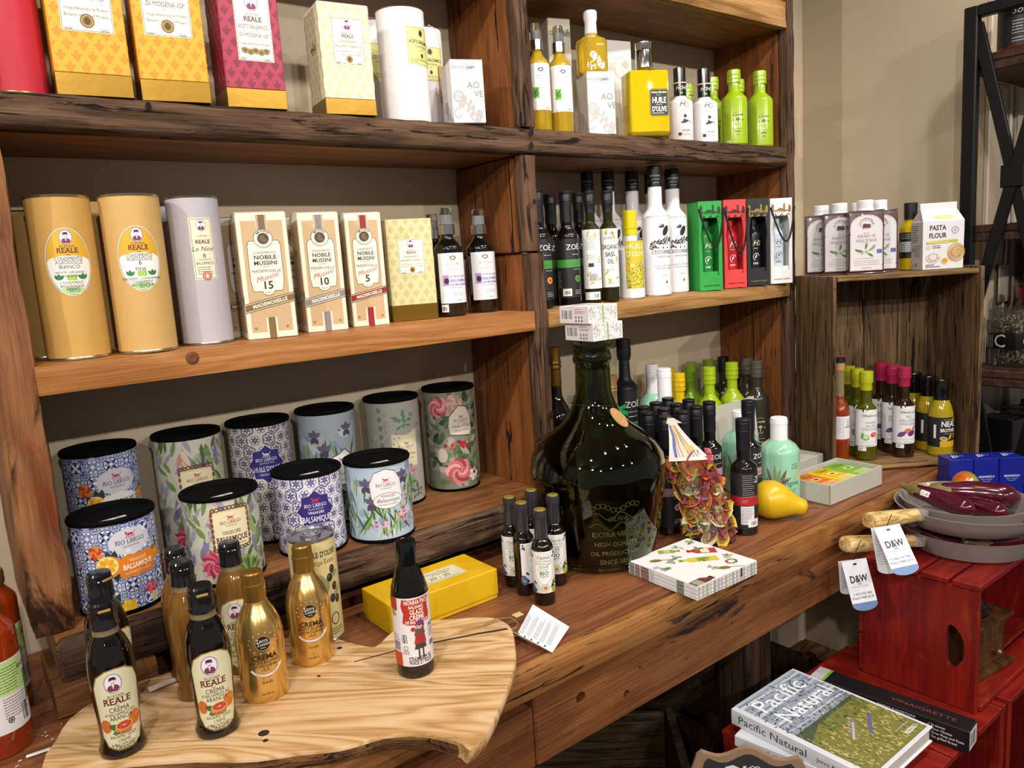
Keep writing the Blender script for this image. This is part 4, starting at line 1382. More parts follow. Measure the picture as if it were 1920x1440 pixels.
reale_carton('cream2', 'squat pale gold grape-patterned box with foil base, beside the dark spray bottles', 'd6cb9a', 'c6b984', -24, 88, 50, 66, BIA, 0.030)
def vin_label(t, R, H):
 A = Art()
 w = R * 1.3
 A.r(-w * 0.75, H * 0.125, w, H * 0.585, 'e9e6ea')
 A.z = 2
 for k in range(12):
  A.e(3 + 5 * math.cos(k * 2.4), H * 0.54 + 3.2 * math.sin(k * 2.4), 2, 1.4, '8a7a5a', 8)
 A.t("A L'OLIVIER", 3, H * 0.475, 4, '8a8078', fit=26)
 A.t('1822', 3, H * 0.45, 2.4, '8a8078')
 A.l([(-8, H * 0.44), (3, H * 0.425), (14, H * 0.44)], 0.7, '9a8a5a', 4)
 A.r(-20, H * 0.285, -7, H * 0.385, 'b48ac8')
 A.e(-12, H * 0.33, 5, 6, '2e2238', 16, z=3.5)
 A.t('VINAIGRE', -5, H * 0.36, 4.2, '6a4a9a', al='l', sp=1.2, b=1)
 A.t('BALSAMIQUE', -5, H * 0.32, 5.2, '7a5ab0', al='l', b=1)
 A.t('DE MODÈNE IGP', -5, H * 0.285, 4.2, '7a5ab0', al='l', b=1)
 A.lines(-5, H * 0.265, 32, 1, 2, 0.9, '7a6a9a')
 A.lines(0, H * 0.215, 24, 2, 4, 1.0, '9a8ab0')
 A.t('250 ml', 12, H * 0.145, 3, '3a3a3a')
 A.build('label_print', t, cylmap(R / 1000, R * 0.15), us=R * 0.15)
def vin_label2(t, R, H):
 vin_label(t, R, H)
 A = Art()
 A.r(-R * 0.95, H * 0.045, -R * 0.4, H * 0.115, 'e9e6e0')
 A.barcode(-R * 0.88, H * 0.06, R * 0.36, H * 0.035, n=10)
 A.build('price_sticker', t, cylmap(R / 1000, R * 0.15), us=R * 0.15)
spray_bottle('vinegar_spray_bottle', 'dark vinegar spray bottle with price sticker, beside the pale gold box', 'bottle', 'vin1', G_DARK, vin_label2, -0.42)
spray_bottle('vinegar_spray_bottle', 'dark vinegar spray bottle standing close to the middle post', 'bottle', 'vin2', G_DARK, vin_label, -0.42)
spray_bottle('vinegar_spray_bottle', 'dark vinegar spray bottle at the wall, behind the pale gold box', 'bottle', 'vin3', G_DARK, vin_label, -0.42)
# ------------------------------------------------------------------ middle shelf, narrow bay
def oil_bottle(name, label, cat, k, glass, cap, art, rz=None, group=None, zs=0.60, zn=0.70, rn=0.5, cap_z=0.80, capr=0.55, hh=None, skirt=True, seg=32, loc=None, rr=None):
 x, y, z, r, h0 = P[k] if k else loc
 hh = hh or h0
 r = rr or r
 t = thing(name, label, cat, (x, y, z), face_cam(x, y, 0.8) if rz is None else rz, group)
 prof = [(0, 0.0012), (r * 0.9, 0), (r, 0.003), (r, hh * zs)] + shoulder(r, hh * zs, r * rn, hh * zn)[1:] + [(r * rn, hh * cap_z), (0, hh * cap_z)]
 part('bottle_glass', MB().lathe(prof, seg), glass, t, 30)
 c0 = hh * (cap_z - (0.07 if skirt else 0.0))
 zc = hh * 0.90
 cp = [(0, c0), (r * (rn + 0.03), c0), (r * (rn + 0.03), hh * 0.86), (r * capr, hh * 0.885), (r * capr, zc), (r * capr * 0.95, zc + 0.001), (r * capr, zc + 0.002), (r * capr, hh - 0.008), (r * capr * 0.96, hh - 0.007), (r * capr, hh - 0.006), (r * capr, hh - 0.0012), (r * capr * 0.92, hh), (0, hh)]
 part('cap', MB().lathe(cp, 24), cap, t, 30)
 if art:
  art(t, r * 1000, hh * 1000)
 return t
def zoe_art(band, fruit, word='BASIL', sticker=True, top=0.66):
 def f(t, R, H):
  A = Art()
  w = R * 2.2
  A.r(-w, H * 0.07, w, H * 0.585, '1d1c1f')
  A.z = 2
  A.t('ZOË', R * 0.35, H * 0.49, 11, 'e6e4e6', serif=1)
  A.lines(R * 0.2, H * 0.445, R * 0.9, 1, 2, 1.2, 'b8b6b8')
  A.r(-w, H * 0.335, w, H * 0.405, band, 2)
  A.t(word + ' |', R * 0.45, H * 0.355, 4.4, '5a6a4a' if band == '3f8a3a' else '6a4a4a', z=5)
  A.lines(R * 0.3, H * 0.315, R * 0.8, 1, 2, 1.0, 'b8b6b8')
  for k in range(10):
   A.e(R * 0.7 + 5 * math.cos(k * 2.4), H * 0.235 + 5 * math.sin(k * 2.4), 3.4, 2.6, fruit, 8, z=2)
  A.lines(R * 0.35, H * 0.13, R * 0.75, 3, 3.6, 1.0, 'b8b6b8')
  A.lines(-R * 1.5, H * 0.30, R * 0.7, 14, 2.6, 0.7, '8a888a')
  if sticker:
   A.r(-R * 0.75, H * 0.085, R * 0.05, H * 0.15, 'e2dfd8', 3)
   A.barcode(-R * 0.6, H * 0.10, R * 0.5, H * 0.03, n=12)
  A.build('label_print', t, cylmap(R / 1000, R * 0.15), us=R * 0.15)
 return f
zg = 'dark oil bottles on the middle shelf'
oil_bottle('oil_bottle', 'black-capped dark oil bottle with orange on its label, against the middle post', 'bottle', 'zoe1', G_DARK, CAP_BLACK, zoe_art('3f8a3a', 'd9822a', 'CITRUS'), group=zg)
oil_bottle('oil_bottle', 'black-capped dark oil bottle with green-banded label and price sticker, beside the basil oils', 'bottle', 'zoe2', G_DARK, CAP_BLACK, zoe_art('3f8a3a', '4f8a3a'), group=zg)
oil_bottle('oil_bottle', 'dark oil bottle at the back, between the two black-labelled bottles of the middle shelf', 'bottle', 'zoe3', G_DARK, CAP_BLACK, zoe_art('3f8a3a', 'd9822a', 'CITRUS', False), group=zg)
oil_bottle('oil_bottle', 'dark oil bottle at the back, behind the basil oil nearer the post', 'bottle', 'zoe4', G_DARK, CAP_BLACK, zoe_art('3f8a3a', '4f8a3a', 'BASIL', False), group=zg)
def basil_art(back):
 def f(t, R, H):
  A = Art()
  w = R * 1.5
  A.r(-w, H * 0.13, w, H * 0.66, 'e9e8e4')
  A.z = 2
  lf = 'b9b84a'
  for (x, y, a) in ((-10, .60, 1.2), (12, .58, 2.0), (-14, .24, .8), (10, .2, .4), (4, .17, 2.4), (-6, .16, 1.0), (15, .35, 1.4)):
   A.leaf(x, H * y, a, 16, 5, lf, 1.5)
  if back:
   A.lines(-12, H * 0.60, 22, 8, 4, 1.0, '6a6a6a')
   A.lines(-12, H * 0.43, 22, 3, 4, 1.0, '6a6a6a')
   A.r(-9, H * 0.325, 3, H * 0.36, '2a2c2a')
   A.barcode(-8, H * 0.20, 20, H * 0.065)
   A.r(-R * 1.1, H * 0.03, R * 0.8, H * 0.10, 'e9e8e4', 2)
   A.barcode(R * 0.1, H * 0.045, R * 0.5, H * 0.035, n=12)
  else:
   A.t('SILVER', 1, H * 0.605, 6, '2a2c2a', sx=0.8, wob=0.5)
   A.t('&GREEN', 1, H * 0.565, 6, '2a2c2a', sx=0.8, wob=0.5)
   A.t('ORGANIC', 1, H * 0.475, 9.5, '1c1e1c', sx=0.62, b=1, wob=0.5)
   A.t('BASIL', 1, H * 0.41, 9.5, '1c1e1c', sx=0.66, b=1, wob=0.5)
   A.t('OIL', 1, H * 0.345, 9.5, '1c1e1c', sx=0.66, b=1, wob=0.5)
   A.lines(-13, H * 0.285, 26, 1, 2, 1.0, '6a6a4a')
   A.t('250 ml', 1, H * 0.16, 3, '3a3a3a')
  A.build('label_print', t, cylmap(R / 1000, R * 0.15), us=R * 0.15)
 return f
bz = dict(zs=0.66, zn=0.73, rn=0.55, cap_z=0.88, capr=0.66)
oil_bottle('oil_bottle', 'slim basil oil bottle with white leafy front label, beside the yellow-capped bottle', 'bottle', 'basil2', G_OLIVE, CAP_BLACK, basil_art(0), rz=-0.72, group='basil oil bottles', **bz)
oil_bottle('oil_bottle', 'slim basil oil bottle turned to show its printed back label and barcode', 'bottle', 'basil1', G_OLIVE, CAP_BLACK, basil_art(1), rz=-0.72, group='basil oil bottles', **bz)
def lemon_art(t, R, H):
 A = Art()
 x0, x1 = -16, 36
 A.r(x0, H * 0.115, x1, H * 0.655, 'c9b62a')
 A.z = 2
 A.t('HUILE', x0 + 2, H * 0.565, 11.5, 'f0eecb', al='l', fit=46)
 A.t("D'OLIVE", x0 + 2, H * 0.48, 11.5, 'f0eecb', al='l', fit=48)
 A.lines(x0 + 2, H * 0.45, 12, 1, 2, 1.0, '6a6a1a')
 rs = random.Random(3)
 for k in range(150):
  A.e(x0 + rs.random() * 52, H * (0.13 + 0.25 * rs.random()), 1.6, 1.2, rs.choice(('3f6a1c', '8ab03a', '5c8a24', 'd8d8c8', '2c4a14')), 6, z=2)
 for k in range(40):
  A.e(x0 + rs.random() * 52, H * (0.36 + 0.05 * rs.random()), 1.2, 0.9, rs.choice(('e6e6dc', '4a4a3a', '8a8a6a')), 6, z=3)
 A.e(x0 + 8, H * 0.36, 7, 7, 'd8a818', 16, z=3)
 A.e(x0 + 16, H * 0.38, 6.5, 6.5, 'e0b828', 16, z=4)
 A.e(x0 + 16, H * 0.38, 4.5, 4.5, 'ecd47a', 14, z=5)
 A.t('250ml', x0 + 7, H * 0.125, 3, '1c1c10', z=6)
 A.build('label_print', t, cylmap(R / 1000, R * 0.15), us=R * 0.15)
CAP_YEL = mat('yellow_cap', 'd0c010', 0.35)
lacq('oil_bottle', 'small white bottle with tall yellow cap and lemon label', 'bottle', 'lemon', WHITE_CER, CAP_YEL, lemon_art, rz=-0.72, cap_h=0.27, rn=0.53, zs=0.55, zn=0.615, capr=0.56, ridges=1)
def est_art(t, R, H):
 A = Art()
 K = '26242a'
 A.t("FAMILIA VEA DES DE 1822", 6, H * 0.605, 4.0, '8a8690', sh=0.3, fit=R * 2.2)
 # bird on olive branch
 A.e(18, H * 0.50, 7, 13, K, 18, -0.5, z=2)
 A.e(9, H * 0.535, 5.5, 4.2, K, 16, 0.3, z=2)
 A.p([(5, H * 0.54), (-2, H * 0.528), (5, H * 0.522)], K, 2)
 A.p([(3, H * 0.53), (-1, H * 0.527), (4, H * 0.518)], 'b8a890', 3)
 A.e(8, H * 0.538, 1, 1, 'e6e4e8', 8, z=3)
 br = [(-24, H * 0.375), (-10, H * 0.40), (4, H * 0.42), (20, H * 0.43), (34, H * 0.425)]
 A.l(br, 0.9, K, 1)
 rs = random.Random(5)
 for k in range(26):
  u = k / 25
  bx = -24 + 58 * u
  by = H * (0.375 + 0.055 * math.sin(u * 1.7))
  A.leaf(bx, by, (0.9 if k % 2 else -0.7) + rs.uniform(-.5, .6), 12, 3.0, K, 1)
 for k in range(7):
  A.e(-14 + 6 * k, H * (0.37 + 0.05 * (k % 2)), 1.8, 2.3, K, 10, z=1)
 A.t("L'ESTORNELL", 11, H * 0.325, 7.4, K, serif=1, fit=R * 1.7)
 A.t('ARBEQUINA', 13, H * 0.295, 3.6, K, sp=0.8)
 A.t('ACEITE DE OLIVA', 13, H * 0.225, 3.4, '5a5660', sp=0.6)
 A.t('VIRGEN EXTRA', 13, H * 0.205, 3.4, '5a5660', sp=0.6)
 A.lines(6, H * 0.155, 18, 1, 2, 1.0, '8a8690')
 A.leaf(16, H * 0.09, 1.3, 9, 4, K, 1)
 A.build('label_print', t, cylmap(R / 1000, R * 0.15), us=R * 0.15)
 r = R * 0.525
 B = Art()
 for i, (s, zz, sz) in enumerate((("L'ESTORNELL", 0.915, 3.8), ('FAMILIA VEA', 0.888, 2.8), ('DESDE 1822', 0.866, 2.2))):
  B.t(s, 0, H * zz, sz, 'c8c6cc', fit=r * (1.6, 1.2, 0.9)[i])
 B.build('cap_print', t, cylmap(r / 1000, r * 0.2), us=r * 0.2)
es = dict(body=WHITE_CER, cap=CAP_BLACK, art=est_art, cap_h=0.155, rn=0.5, zs=0.60, zn=0.70, capr=0.515, ridges=1, rz=-0.66, hh=0.3035)
eg = 'tall white bird-printed bottles'
lacq('oil_bottle', 'tall white bottle with printed bird, beside the small yellow-capped bottle', 'bottle', 'est1', group=eg, **es)
lacq('oil_bottle', 'tall white bottle with printed bird, beside the green gift box', 'bottle', 'est2', group=eg, **es)
for k, lb in (('est3', 'tall white bottle in shade, right behind the small yellow-capped bottle'), ('est4', 'tall white bottle in shade at the wall, behind the leafy basil oil'), ('est5', 'tall white bottle in shade at the wall, nearest the middle post'), ('est6', 'tall white bottle in shade, its cap seen between those of the two front bird bottles')):
 lacq('oil_bottle', lb, 'bottle', k, group=eg, **es)
# ------------------------------------------------------------------ gift boxes with a window, a rope handle and a bottle inside
def gift(k, col, ink, label, blabel, bcol, rope, rz=None):
 x, y, z, w, d, hh, rz = P[k]
 w, d = 0.062, 0.060
 M_ = mat('card_' + col, col, 0.42)
 t = thing('gift_box', label, 'gift box', (x, y, z), rz)
 bd = MB()
 th = 0.0009
 bd.box(-w / 2, -w / 2 + th, -d / 2, d / 2, 0, hh).box(w / 2 - th, w / 2, -d / 2, d / 2, 0, hh)
 bd.box(-w / 2, w / 2, d / 2 - th, d / 2, 0, hh).box(-w / 2, w / 2, -d / 2, d / 2, 0, th).box(-w / 2, w / 2, -d / 2, d / 2, hh - th, hh)
 part('box_body', bd, M_, t, 20)
 # front panel with an arched, waisted window
 x0, x1, zb, zt = -w / 2, w / 2, 0.0, hh
 prof = [(0.036, 0.30), (0.040, 0.33), (0.115, 0.30), (0.135, 0.22), (0.160, 0.30), (0.172, 0.36), (0.178, 0.42)]
 L = [(-w * (0.5 - a) + (0.0 if 0 else 0), hh * 0 + zz) for zz, a in [(q[0], q[1] * 0.48) for q in prof]]
 fm = MB()
 fm.prism([(x0, 0), (x1, 0), (x1, 0.036), (x0, 0.036)], -d / 2 - 0.0004, -d / 2 + th, 1)
 fm.prism([(x0, 0.178), (x1, 0.178), (x1, hh), (x0, hh)], -d / 2 - 0.0004, -d / 2 + th, 1)
 for sg in (-1, 1):
  for (a, b2) in zip(L, L[1:]):
   fm.prism([(sg * w / 2, a[1]), (-sg * a[0] * -1 if 0 else sg * abs(a[0]), a[1]), (sg * abs(b2[0]), b2[1]), (sg * w / 2, b2[1])], -d / 2 - 0.0004, -d / 2 + th, 1)
 part('window_panel', fm, M_, t, 20)
 part('tray', MB().bbox(-w / 2 + 0.006, w / 2 - 0.006, -d / 2 + 0.003, d / 2 - 0.004, 0.0012, 0.046, 0.001), M_, t)
 A = Art()
 W = w * 1000
 H = hh * 1000
 yb = 180
 A.r(-27, yb, -21, yb + 26, ink)
 A.r(-28, yb + 20, -20, yb + 23, ink)
 A.p([(-28, yb + 23), (-20, yb + 23), (-24, yb + 30)], ink)
 A.r(-22, yb + 10, 20, yb + 13, ink)
 for q in range(4):
  A.ring(-12 + q * 10, yb + 6, 4, 7, 1.6, ink, 12, z=1, a0=0, a1=PI)
 A.e(-2, yb + 12, 9, 6, ink, 14, z=1.5, a0=0, a1=PI)
 A.r(6, yb + 8, 11, yb + 26, ink)
 A.p([(5, yb + 25), (12, yb + 25), (8.5, yb + 31)], ink)
 A.e(24, yb + 16, 4, 10, ink, 14, z=1)
 for q in range(9):
  A.leaf(-24 + q * 6, yb - 2, 0.3 + q % 3, 8, 3, ink, 1)
 A.t('HACIENDA GUZMAN', 1, 10, 3.2, ink, b=1, fit=46)
 A.build('label_print', t, flatmap((0, -d / 2 - 0.0005, 0), (1, 0, 0), (0, 0, 1)))
 if rope is not None:
  pts = []
  for q in range(17):
   u = q / 16
   ang = PI * u
   pts.append((-w / 2 - 0.002 + (w + 0.006) * u, -d / 2 - 0.006 - 0.018 * math.sin(ang), 0.200 - (0.085 + rope) * math.sin(ang)))
  part('rope_handle', MB().tube(pts, 0.0024, 8), mat('black_rope', '101012', 0.7, bump=0.8, bscale=700), t, 60)
 # bottle
 bt = thing('gift_bottle', blabel, 'bottle', (x, y, z + 0.0465), rz)
 r = 0.0195
 pr = [(0, 0), (r, 0), (r, 0.085)] + shoulder(r, 0.085, r * 0.45, 0.105)[1:] + [(r * 0.45, 0.112), (0, 0.112)]
 part('bottle_body', MB().lathe(pr, 28), mat('lacquer_' + bcol, bcol, 0.2, coat=0.4), bt, 30)
 part('cap', MB().lathe([(0, 0.110), (r * 0.5, 0.110), (r * 0.5, 0.142), (0, 0.143)], 20), mat('lacquer_' + bcol, bcol, 0.2, coat=0.4) if 0 else mat('lacquer_cap_' + bcol, bcol, 0.35), bt, 30)
 A = Art()
 ic = 'e6e4e0' if bcol in ('1c1c1e', 'b8202a', '1f7a34') else '3a4a5a'
 A.t('H', -3, 58, 13, ic, sh=0.35)
 A.t('G', 6, 58, 11, 'b8a05a', sh=0.2)
 A.lines(-8, 50, 16, 1, 2, 1.0, ic)
 A.ring(0, 28, 9, 10, 1.2, ic, 16, z=1, a0=0.3, a1=4.4)
 A.leaf(-4, 24, 1.1, 12, 4, ic, 1)
 A.lines(-9, 12, 18, 2, 3, 1.4, ic)
 A.build('label_print', bt, cylmap(r, 3.0), us=3.0)
 return t
gift('gift1', '2f9a44', '123a1c', 'green gift box with castle print, window and black rope handle', 'green bottle seen through the window of the green gift box', '1f7a34', 0.008)
gift('gift2', 'd8413f', '3a1014', 'red gift box with castle print and hanging black rope handle', 'red bottle seen through the window of the red gift box', 'b8202a', 0.028)
gift('gift3', '26262a', '8a7a30', 'black gift box with gold castle print, between red and white ones', 'black bottle seen through the window of the black gift box', '1c1c1e', None)
gift('gift4', 'e4e1e2', '8a6a34', 'white gift box with gold castle print, against the outer post', 'pale blue-white bottle seen through the window of the white gift box', 'c8d4de', 0.005)
# ------------------------------------------------------------------ printed tins on the ledge
LID = mat('tin_lid_black', '070708', 0.75, spec=0.08)
def lynx(A, x, y, s, c, z=6):
 """the walking-cat mark over the name"""
 A.e(x, y, s * 0.55, s * 0.22, c, 14, 0.08, z)
 A.e(x - s * 0.6, y + s * 0.25, s * 0.2, s * 0.18, c, 10, 0, z)
 A.p([(x - s * 0.75, y + s * 0.35), (x - s * 0.66, y + s * 0.62), (x - s * 0.55, y + s * 0.38)], c, z)
 for dx, dd in ((-0.5, -0.15), (-0.3, 0.1), (0.3, -0.1), (0.5, 0.15)):
  A.l([(x + dx * s, y), (x + (dx + dd) * s, y - s * 0.5)], s * 0.13, c, z)
 A.l([(x + s * 0.5, y + s * 0.05), (x + s * 0.85, y + s * 0.25), (x + s * 1.0, y + s * 0.5)], s * 0.1, c, z)
 A.l([(x - s * 0.9, y - s * 0.55), (x + s * 0.9, y - s * 0.55)], s * 0.07, c, z)
def rio(A, x, y, w, ink, red, z=6, kw=None):
 """name block; y = baseline of the name"""
 lynx(A, x, y + w * 0.32, w * 0.2, red, z)
 A.t('RIO LARGO', x, y, w * 0.15, ink, b=0, serif=1, fit=w, z=z)
 A.t('OLIVE ESTATE', x, y - w * 0.13, w * 0.065, ink, fit=w * 0.55, z=z)
def flower(A, x, y, r, c1, c2, n=7, layers=3, z=2.0):
 for L in range(layers):
  rr = r * (1 - L / (layers + 0.6))
  for k in range(n):
   a = 2 * PI * k / n + L * 0.5 + x
   A.e(x + rr * 0.55 * math.cos(a), y + rr * 0.55 * math.sin(a), rr * 0.52, rr * 0.36, c1 if (k + L) % 2 else c2, 10, a, z + L * 0.8)
 A.e(x, y, r * 0.16, r * 0.16, c2, 8, z=z + layers * 0.8)
def rosette(A, x, y, r, cols, z=2.0):
 n = 0
 for L in range(6):
  rr = r * (1 - L / 6.5)
  for k in range(8):
   a = 2 * PI * k / 8 + L * 0.39
   A.e(x + rr * 0.5 * math.cos(a), y + rr * 0.5 * math.sin(a), rr * 0.5, rr * 0.42, cols[(L + k) % len(cols)], 10, a, z + L * 0.6)
def succulent(A, x, y, r, c1, c2, z=2.0):
 for L in range(3):
  for k in range(9 - L * 2):
   a = 2 * PI * k / (9 - L * 2) + L * 0.4
   A.leaf(x, y, a, r * (1 - L * 0.28), r * 0.34, c1 if (k + L) % 2 else c2, z + L * 0.8)
def tile_blue(A, R, H, blue, white, warm, dark):
 w = R * 1.9
 s = 24.0
 A.r(-PI * R, 4, PI * R, H - 6, white)
 nx = int(w / s) + 1
 ny = int(H / s) + 1
 for i in range(-nx, nx + 1):
  for j in range(0, ny + 1):
   cx, cy = i * s + (s / 2 if j % 2 else 0), 6 + j * s * 0.86
   for q in range(6):
    a = PI / 3 * q + PI / 6
    p0 = (cx + s * 0.5 * math.cos(a), cy + s * 0.5 * math.sin(a))
    p1 = (cx + s * 0.5 * math.cos(a + PI / 3), cy + s * 0.5 * math.sin(a + PI / 3))
    A.l([p0, p1], 1.8, dark if (i + j) % 2 else white, 1.6)
    b = PI / 3 * q
    ex, ey = cx + s * 0.25 * math.cos(b), cy + s * 0.25 * math.sin(b)
    A.ring(ex, ey, 3.4, 3.4, 1.1, blue, 9, z=2, a0=b - 1.2, a1=b + 3.4)
    A.leaf(cx, cy, b + PI / 6, s * 0.3, 2.8, blue, 2.2)
   A.e(cx, cy, 2.4, 2.4, warm, 8, z=3)
   A.e(cx, cy, 1.2, 1.2, dark, 6, z=4)
def star_badge(A, x, y, r, c, rim='c9c4d8'):
 for (rr, cc, zz) in ((r * 1.05, rim, 5), (r * 1.02, c, 5.5)):
  pts = []
  for k in range(16):
   a = PI / 8 * k + PI / 2
   q = rr * (1.0 if k % 2 == 0 else 0.80)
   pts.append((x + q * math.cos(a), y + q * math.sin(a) * 1.1))
  A.p(pts, cc, zz)
def majolica(A, R, H, seed):
 rs = random.Random(seed)
 A.r(-PI * R, 4, PI * R, H - 6, 'e2e0e6')
 s = 26.0
 for i in range(-4, 5):
  for j in range(0, int(H / s) + 1):
   x, y = i * s, 4 + j * s
   kind = (i * 3 + j * 5 + seed) % 4
   bl = ('26458f', '3d62b0', '1f2f66', '6a7ab0')[kind]
   if kind in (0, 2):
    A.r(x + 0.5, y + 0.5, x + s - 0.5, y + s - 0.5, 'dfe2ee' if kind else '3d62b0', 1.3)
   A.frame(x, y, x + s, y + s, 0.7, '9a9ab4', 1.6)
   cx, cy = x + s / 2, y + s / 2
   cc = bl if kind else 'e6e8f0'
   for q in range(8):
    a = PI / 4 * q
    A.leaf(cx, cy, a, s * 0.42, 4.5, cc if q % 2 else ('8a90b4' if kind else '2f3d70'), 2)
   A.ring(cx, cy, s * 0.46, s * 0.46, 1.6, cc, 16, z=2.2)
   A.e(cx, cy, 3, 3, 'e8e4e0', 8, z=3)
   for q in range(4):
    a = PI / 2 * q + PI / 4
    A.ring(cx + s * 0.6 * math.cos(a), cy + s * 0.6 * math.sin(a), 6, 6, 1.1, '4a5a94', 10, z=2.4)
def orange(A, x, y, r, half=True, z=6.0):
 A.e(x, y, r, r * 0.98, 'd8861a', 20, z=z)
 if half:
  A.e(x - r * 0.1, y + r * 0.08, r * 0.86, r * 0.84, 'f0d890', 20, z=z + 1)
  for k in range(8):
   a = PI / 4 * k
   A.leaf(x - r * 0.1 + r * 0.1 * math.cos(a), y + r * 0.08 + r * 0.1 * math.sin(a), a, r * 0.68, r * 0.42, 'e0a020' if k % 2 else 'e8b030', z + 2)
 else:
  A.e(x - r * 0.3, y + r * 0.3, r * 0.3, r * 0.25, 'e8a838', 10, z=z + 1)
def leaves(A, x, y, n, L, cols, z=5.0, seed=1):
 rs = random.Random(seed)
 for k in range(n):
  A.leaf(x, y, rs.random() * 6.28, L * rs.uniform(0.6, 1.0), L * 0.36, rs.choice(cols), z)
GREENS = ('2f4a2a', '4f6e3a', '24381f', '6d8550')
def tin_orange(A, R, H, tall):
 majolica(A, R, H, 3 if tall else 5)
 A.e(18, H * 0.77 if tall else H * 0.75, 30, 20, 'cfcdd8', 24, z=3.4)
 rio(A, 18, H * 0.75 if tall else H * 0.73, 42, '2a2a34', 'b8303a')
 oy = H * 0.62 if tall else H * 0.52
 leaves(A, -10, oy, 12, 26, GREENS, 5, 4)
 orange(A, -15, oy + 1, 14 if tall else 17)
 orange(A, -40, oy - 24, 11, False)
 leaves(A, 60, oy + 8, 6, 16, GREENS, 5, 8)
 orange(A, 60, oy + 2, 9, False)
 flower(A, -30, oy + 24, 11, 'c8402a', 'd8862a', 6, 2, 5)
 if tall:
  A.p([(x + 13, y) for x, y in [(-16, H * .55), (30, H * .55), (33, H * .58), (33, H * .64), (30, H * .67), (8, H * .69), (-16, H * .67), (-19, H * .64), (-19, H * .58)]], 'e9e6e2', 7.5)
  A.t("HUILE D'OLIVE", 20, H * 0.605, 7, '2a2a30', b=1, fit=46, z=9)
  A.t('VIERGE EXTRA', 20, H * 0.57, 4, '4a4a50', fit=28, z=9)
 else:
  A.p([(x + 14, y + H * 0.04) for x, y in [(-14, H * .34), (34, H * .34), (38, H * .38), (38, H * .52), (34, H * .57), (-10, H * .57), (-16, H * .50), (-16, H * .38)]], 'e07d1a', 7.5)
  A.t('VINAIGRE', 25, H * 0.535, 5, 'f2dcc0', z=9, fit=26)
  A.t('BALSAMIQUE', 25, H * 0.465, 7.5, 'f6ece0', b=1, fit=44, z=9)
  A.t('BALSAMICO DE MODENA', 25, H * 0.415, 3.4, 'f2dcc0', fit=40, z=9)
  flower(A, 4, H * 0.08, 12, 'd8a818', 'e0b830', 6, 2, 6)
  leaves(A, -12, H * 0.14, 9, 18, GREENS, 5, 9)
  orange(A, -24, H * 0.17, 8, False)
  flower(A, 40, H * 0.2, 10, 'c23a48', 'd86a78', 6, 2, 6)
  flower(A, 44, H * 0.09, 8, 'd8d0b0', 'b8c090', 6, 2, 6)
def scroll_frame(A, x0, y0, x1, y1):
 A.r(x0, y0, x1, y1, 'dcc9a0', 5)
 A.r(x0 + 3, y0 + 3, x1 - 3, y1 - 3, 'e6d8b4', 5.6)
 n = 9
 for k in range(n):
  u = x0 + (x1 - x0) * (k + 0.5) / n
  A.ring(u, y1 + 1 + 3 * math.sin(PI * (k + .5) / n), 4.4, 3.6, 1.8, '6a3a22', 10, z=7)
  A.ring(u, y0 - 1 - 2 * math.sin(PI * (k + .5) / n), 4.0, 3.2, 1.6, '5a4a22', 10, z=7)
 for k in range(7):
  v = y0 + (y1 - y0) * (k + 0.5) / 7
  for u in (x0, x1):
   A.e(u, v, 2.2, 4.4, '7a4a2a', 8, z=7)
def tin_peony(A, R, H, tall):
 A.r(-PI * R, 4, PI * R, H - 6, 'c3c0b4')
 rs = random.Random(21)
 for k in range(150):
  A.leaf(rs.uniform(-R * 1.9, R * 1.9), rs.uniform(0, H - 20), rs.uniform(0.6, 2.6), rs.uniform(20, 40), rs.uniform(6, 12), rs.choice(('6f8a4e', '4c6a34', '8fa36a', 'b9bfa0', '9a94a8', '7d7a98')), 1.2 + k * 0.012)
 top = H * 0.86
 for k in range(9):
  A.leaf(-26 + k * 3, top - 22, 1.1 + k * 0.11, 34, 9, ('c9a890', 'b88a78', 'd8c2a8')[k % 3], 3 + k * 0.1)
 for k in range(30):
  A.l([(18, top - 26), (18 + 18 * math.cos(k * 0.2), top - 26 + 26 * abs(math.sin(k * 0.2 + .2)))], 0.6, '3a3a40', 3)
 if tall:
  scroll_frame(A, -22, H * 0.40, 34, H * 0.74)
  rio(A, 6, H * 0.645, 34, '3a2a22', 'b8402a', 8)
  A.t('HUILE', 6, H * 0.545, 9, '2e241e', serif=1, z=9, fit=32)
  A.t("D'OLIVE", 6, H * 0.48, 9, '2e241e', serif=1, z=9, fit=38)
 else:
  scroll_frame(A, -20, H * 0.42, 36, H * 0.84)
  rio(A, 8, H * 0.69, 32, '3a2a22', 'b8402a', 8)
  A.t('VINAIGRE', 8, H * 0.575, 5.5, '4a3a2a', z=9, fit=28, serif=1)
  A.t('BALSAMIQUE', 8, H * 0.49, 8.5, '2e241e', b=1, serif=1, z=9, fit=48)
  A.t('BALSAMICO DE MODENA', 8, H * 0.445, 3, '4a3a2a', z=9, fit=42)
 py = H * 0.26 if not tall else H * 0.2
 px = -22
 for L in range(4):
  rr = 26 * (1 - L * 0.2)
  for k in range(14):
   a = 2 * PI * k / 14 + L * 0.22
   A.leaf(px, py, a, rr, 7, ('c63a55', 'd8607a', 'a82a48', 'e08a98')[(k + L) % 4], 6 + L * 0.8)
 for k in range(12):
  A.leaf(26, H * 0.06, 0.5 + k * 0.2, 34, 7, ('5f7f3a', '88a05a', '3f5f2c')[k % 3], 4)
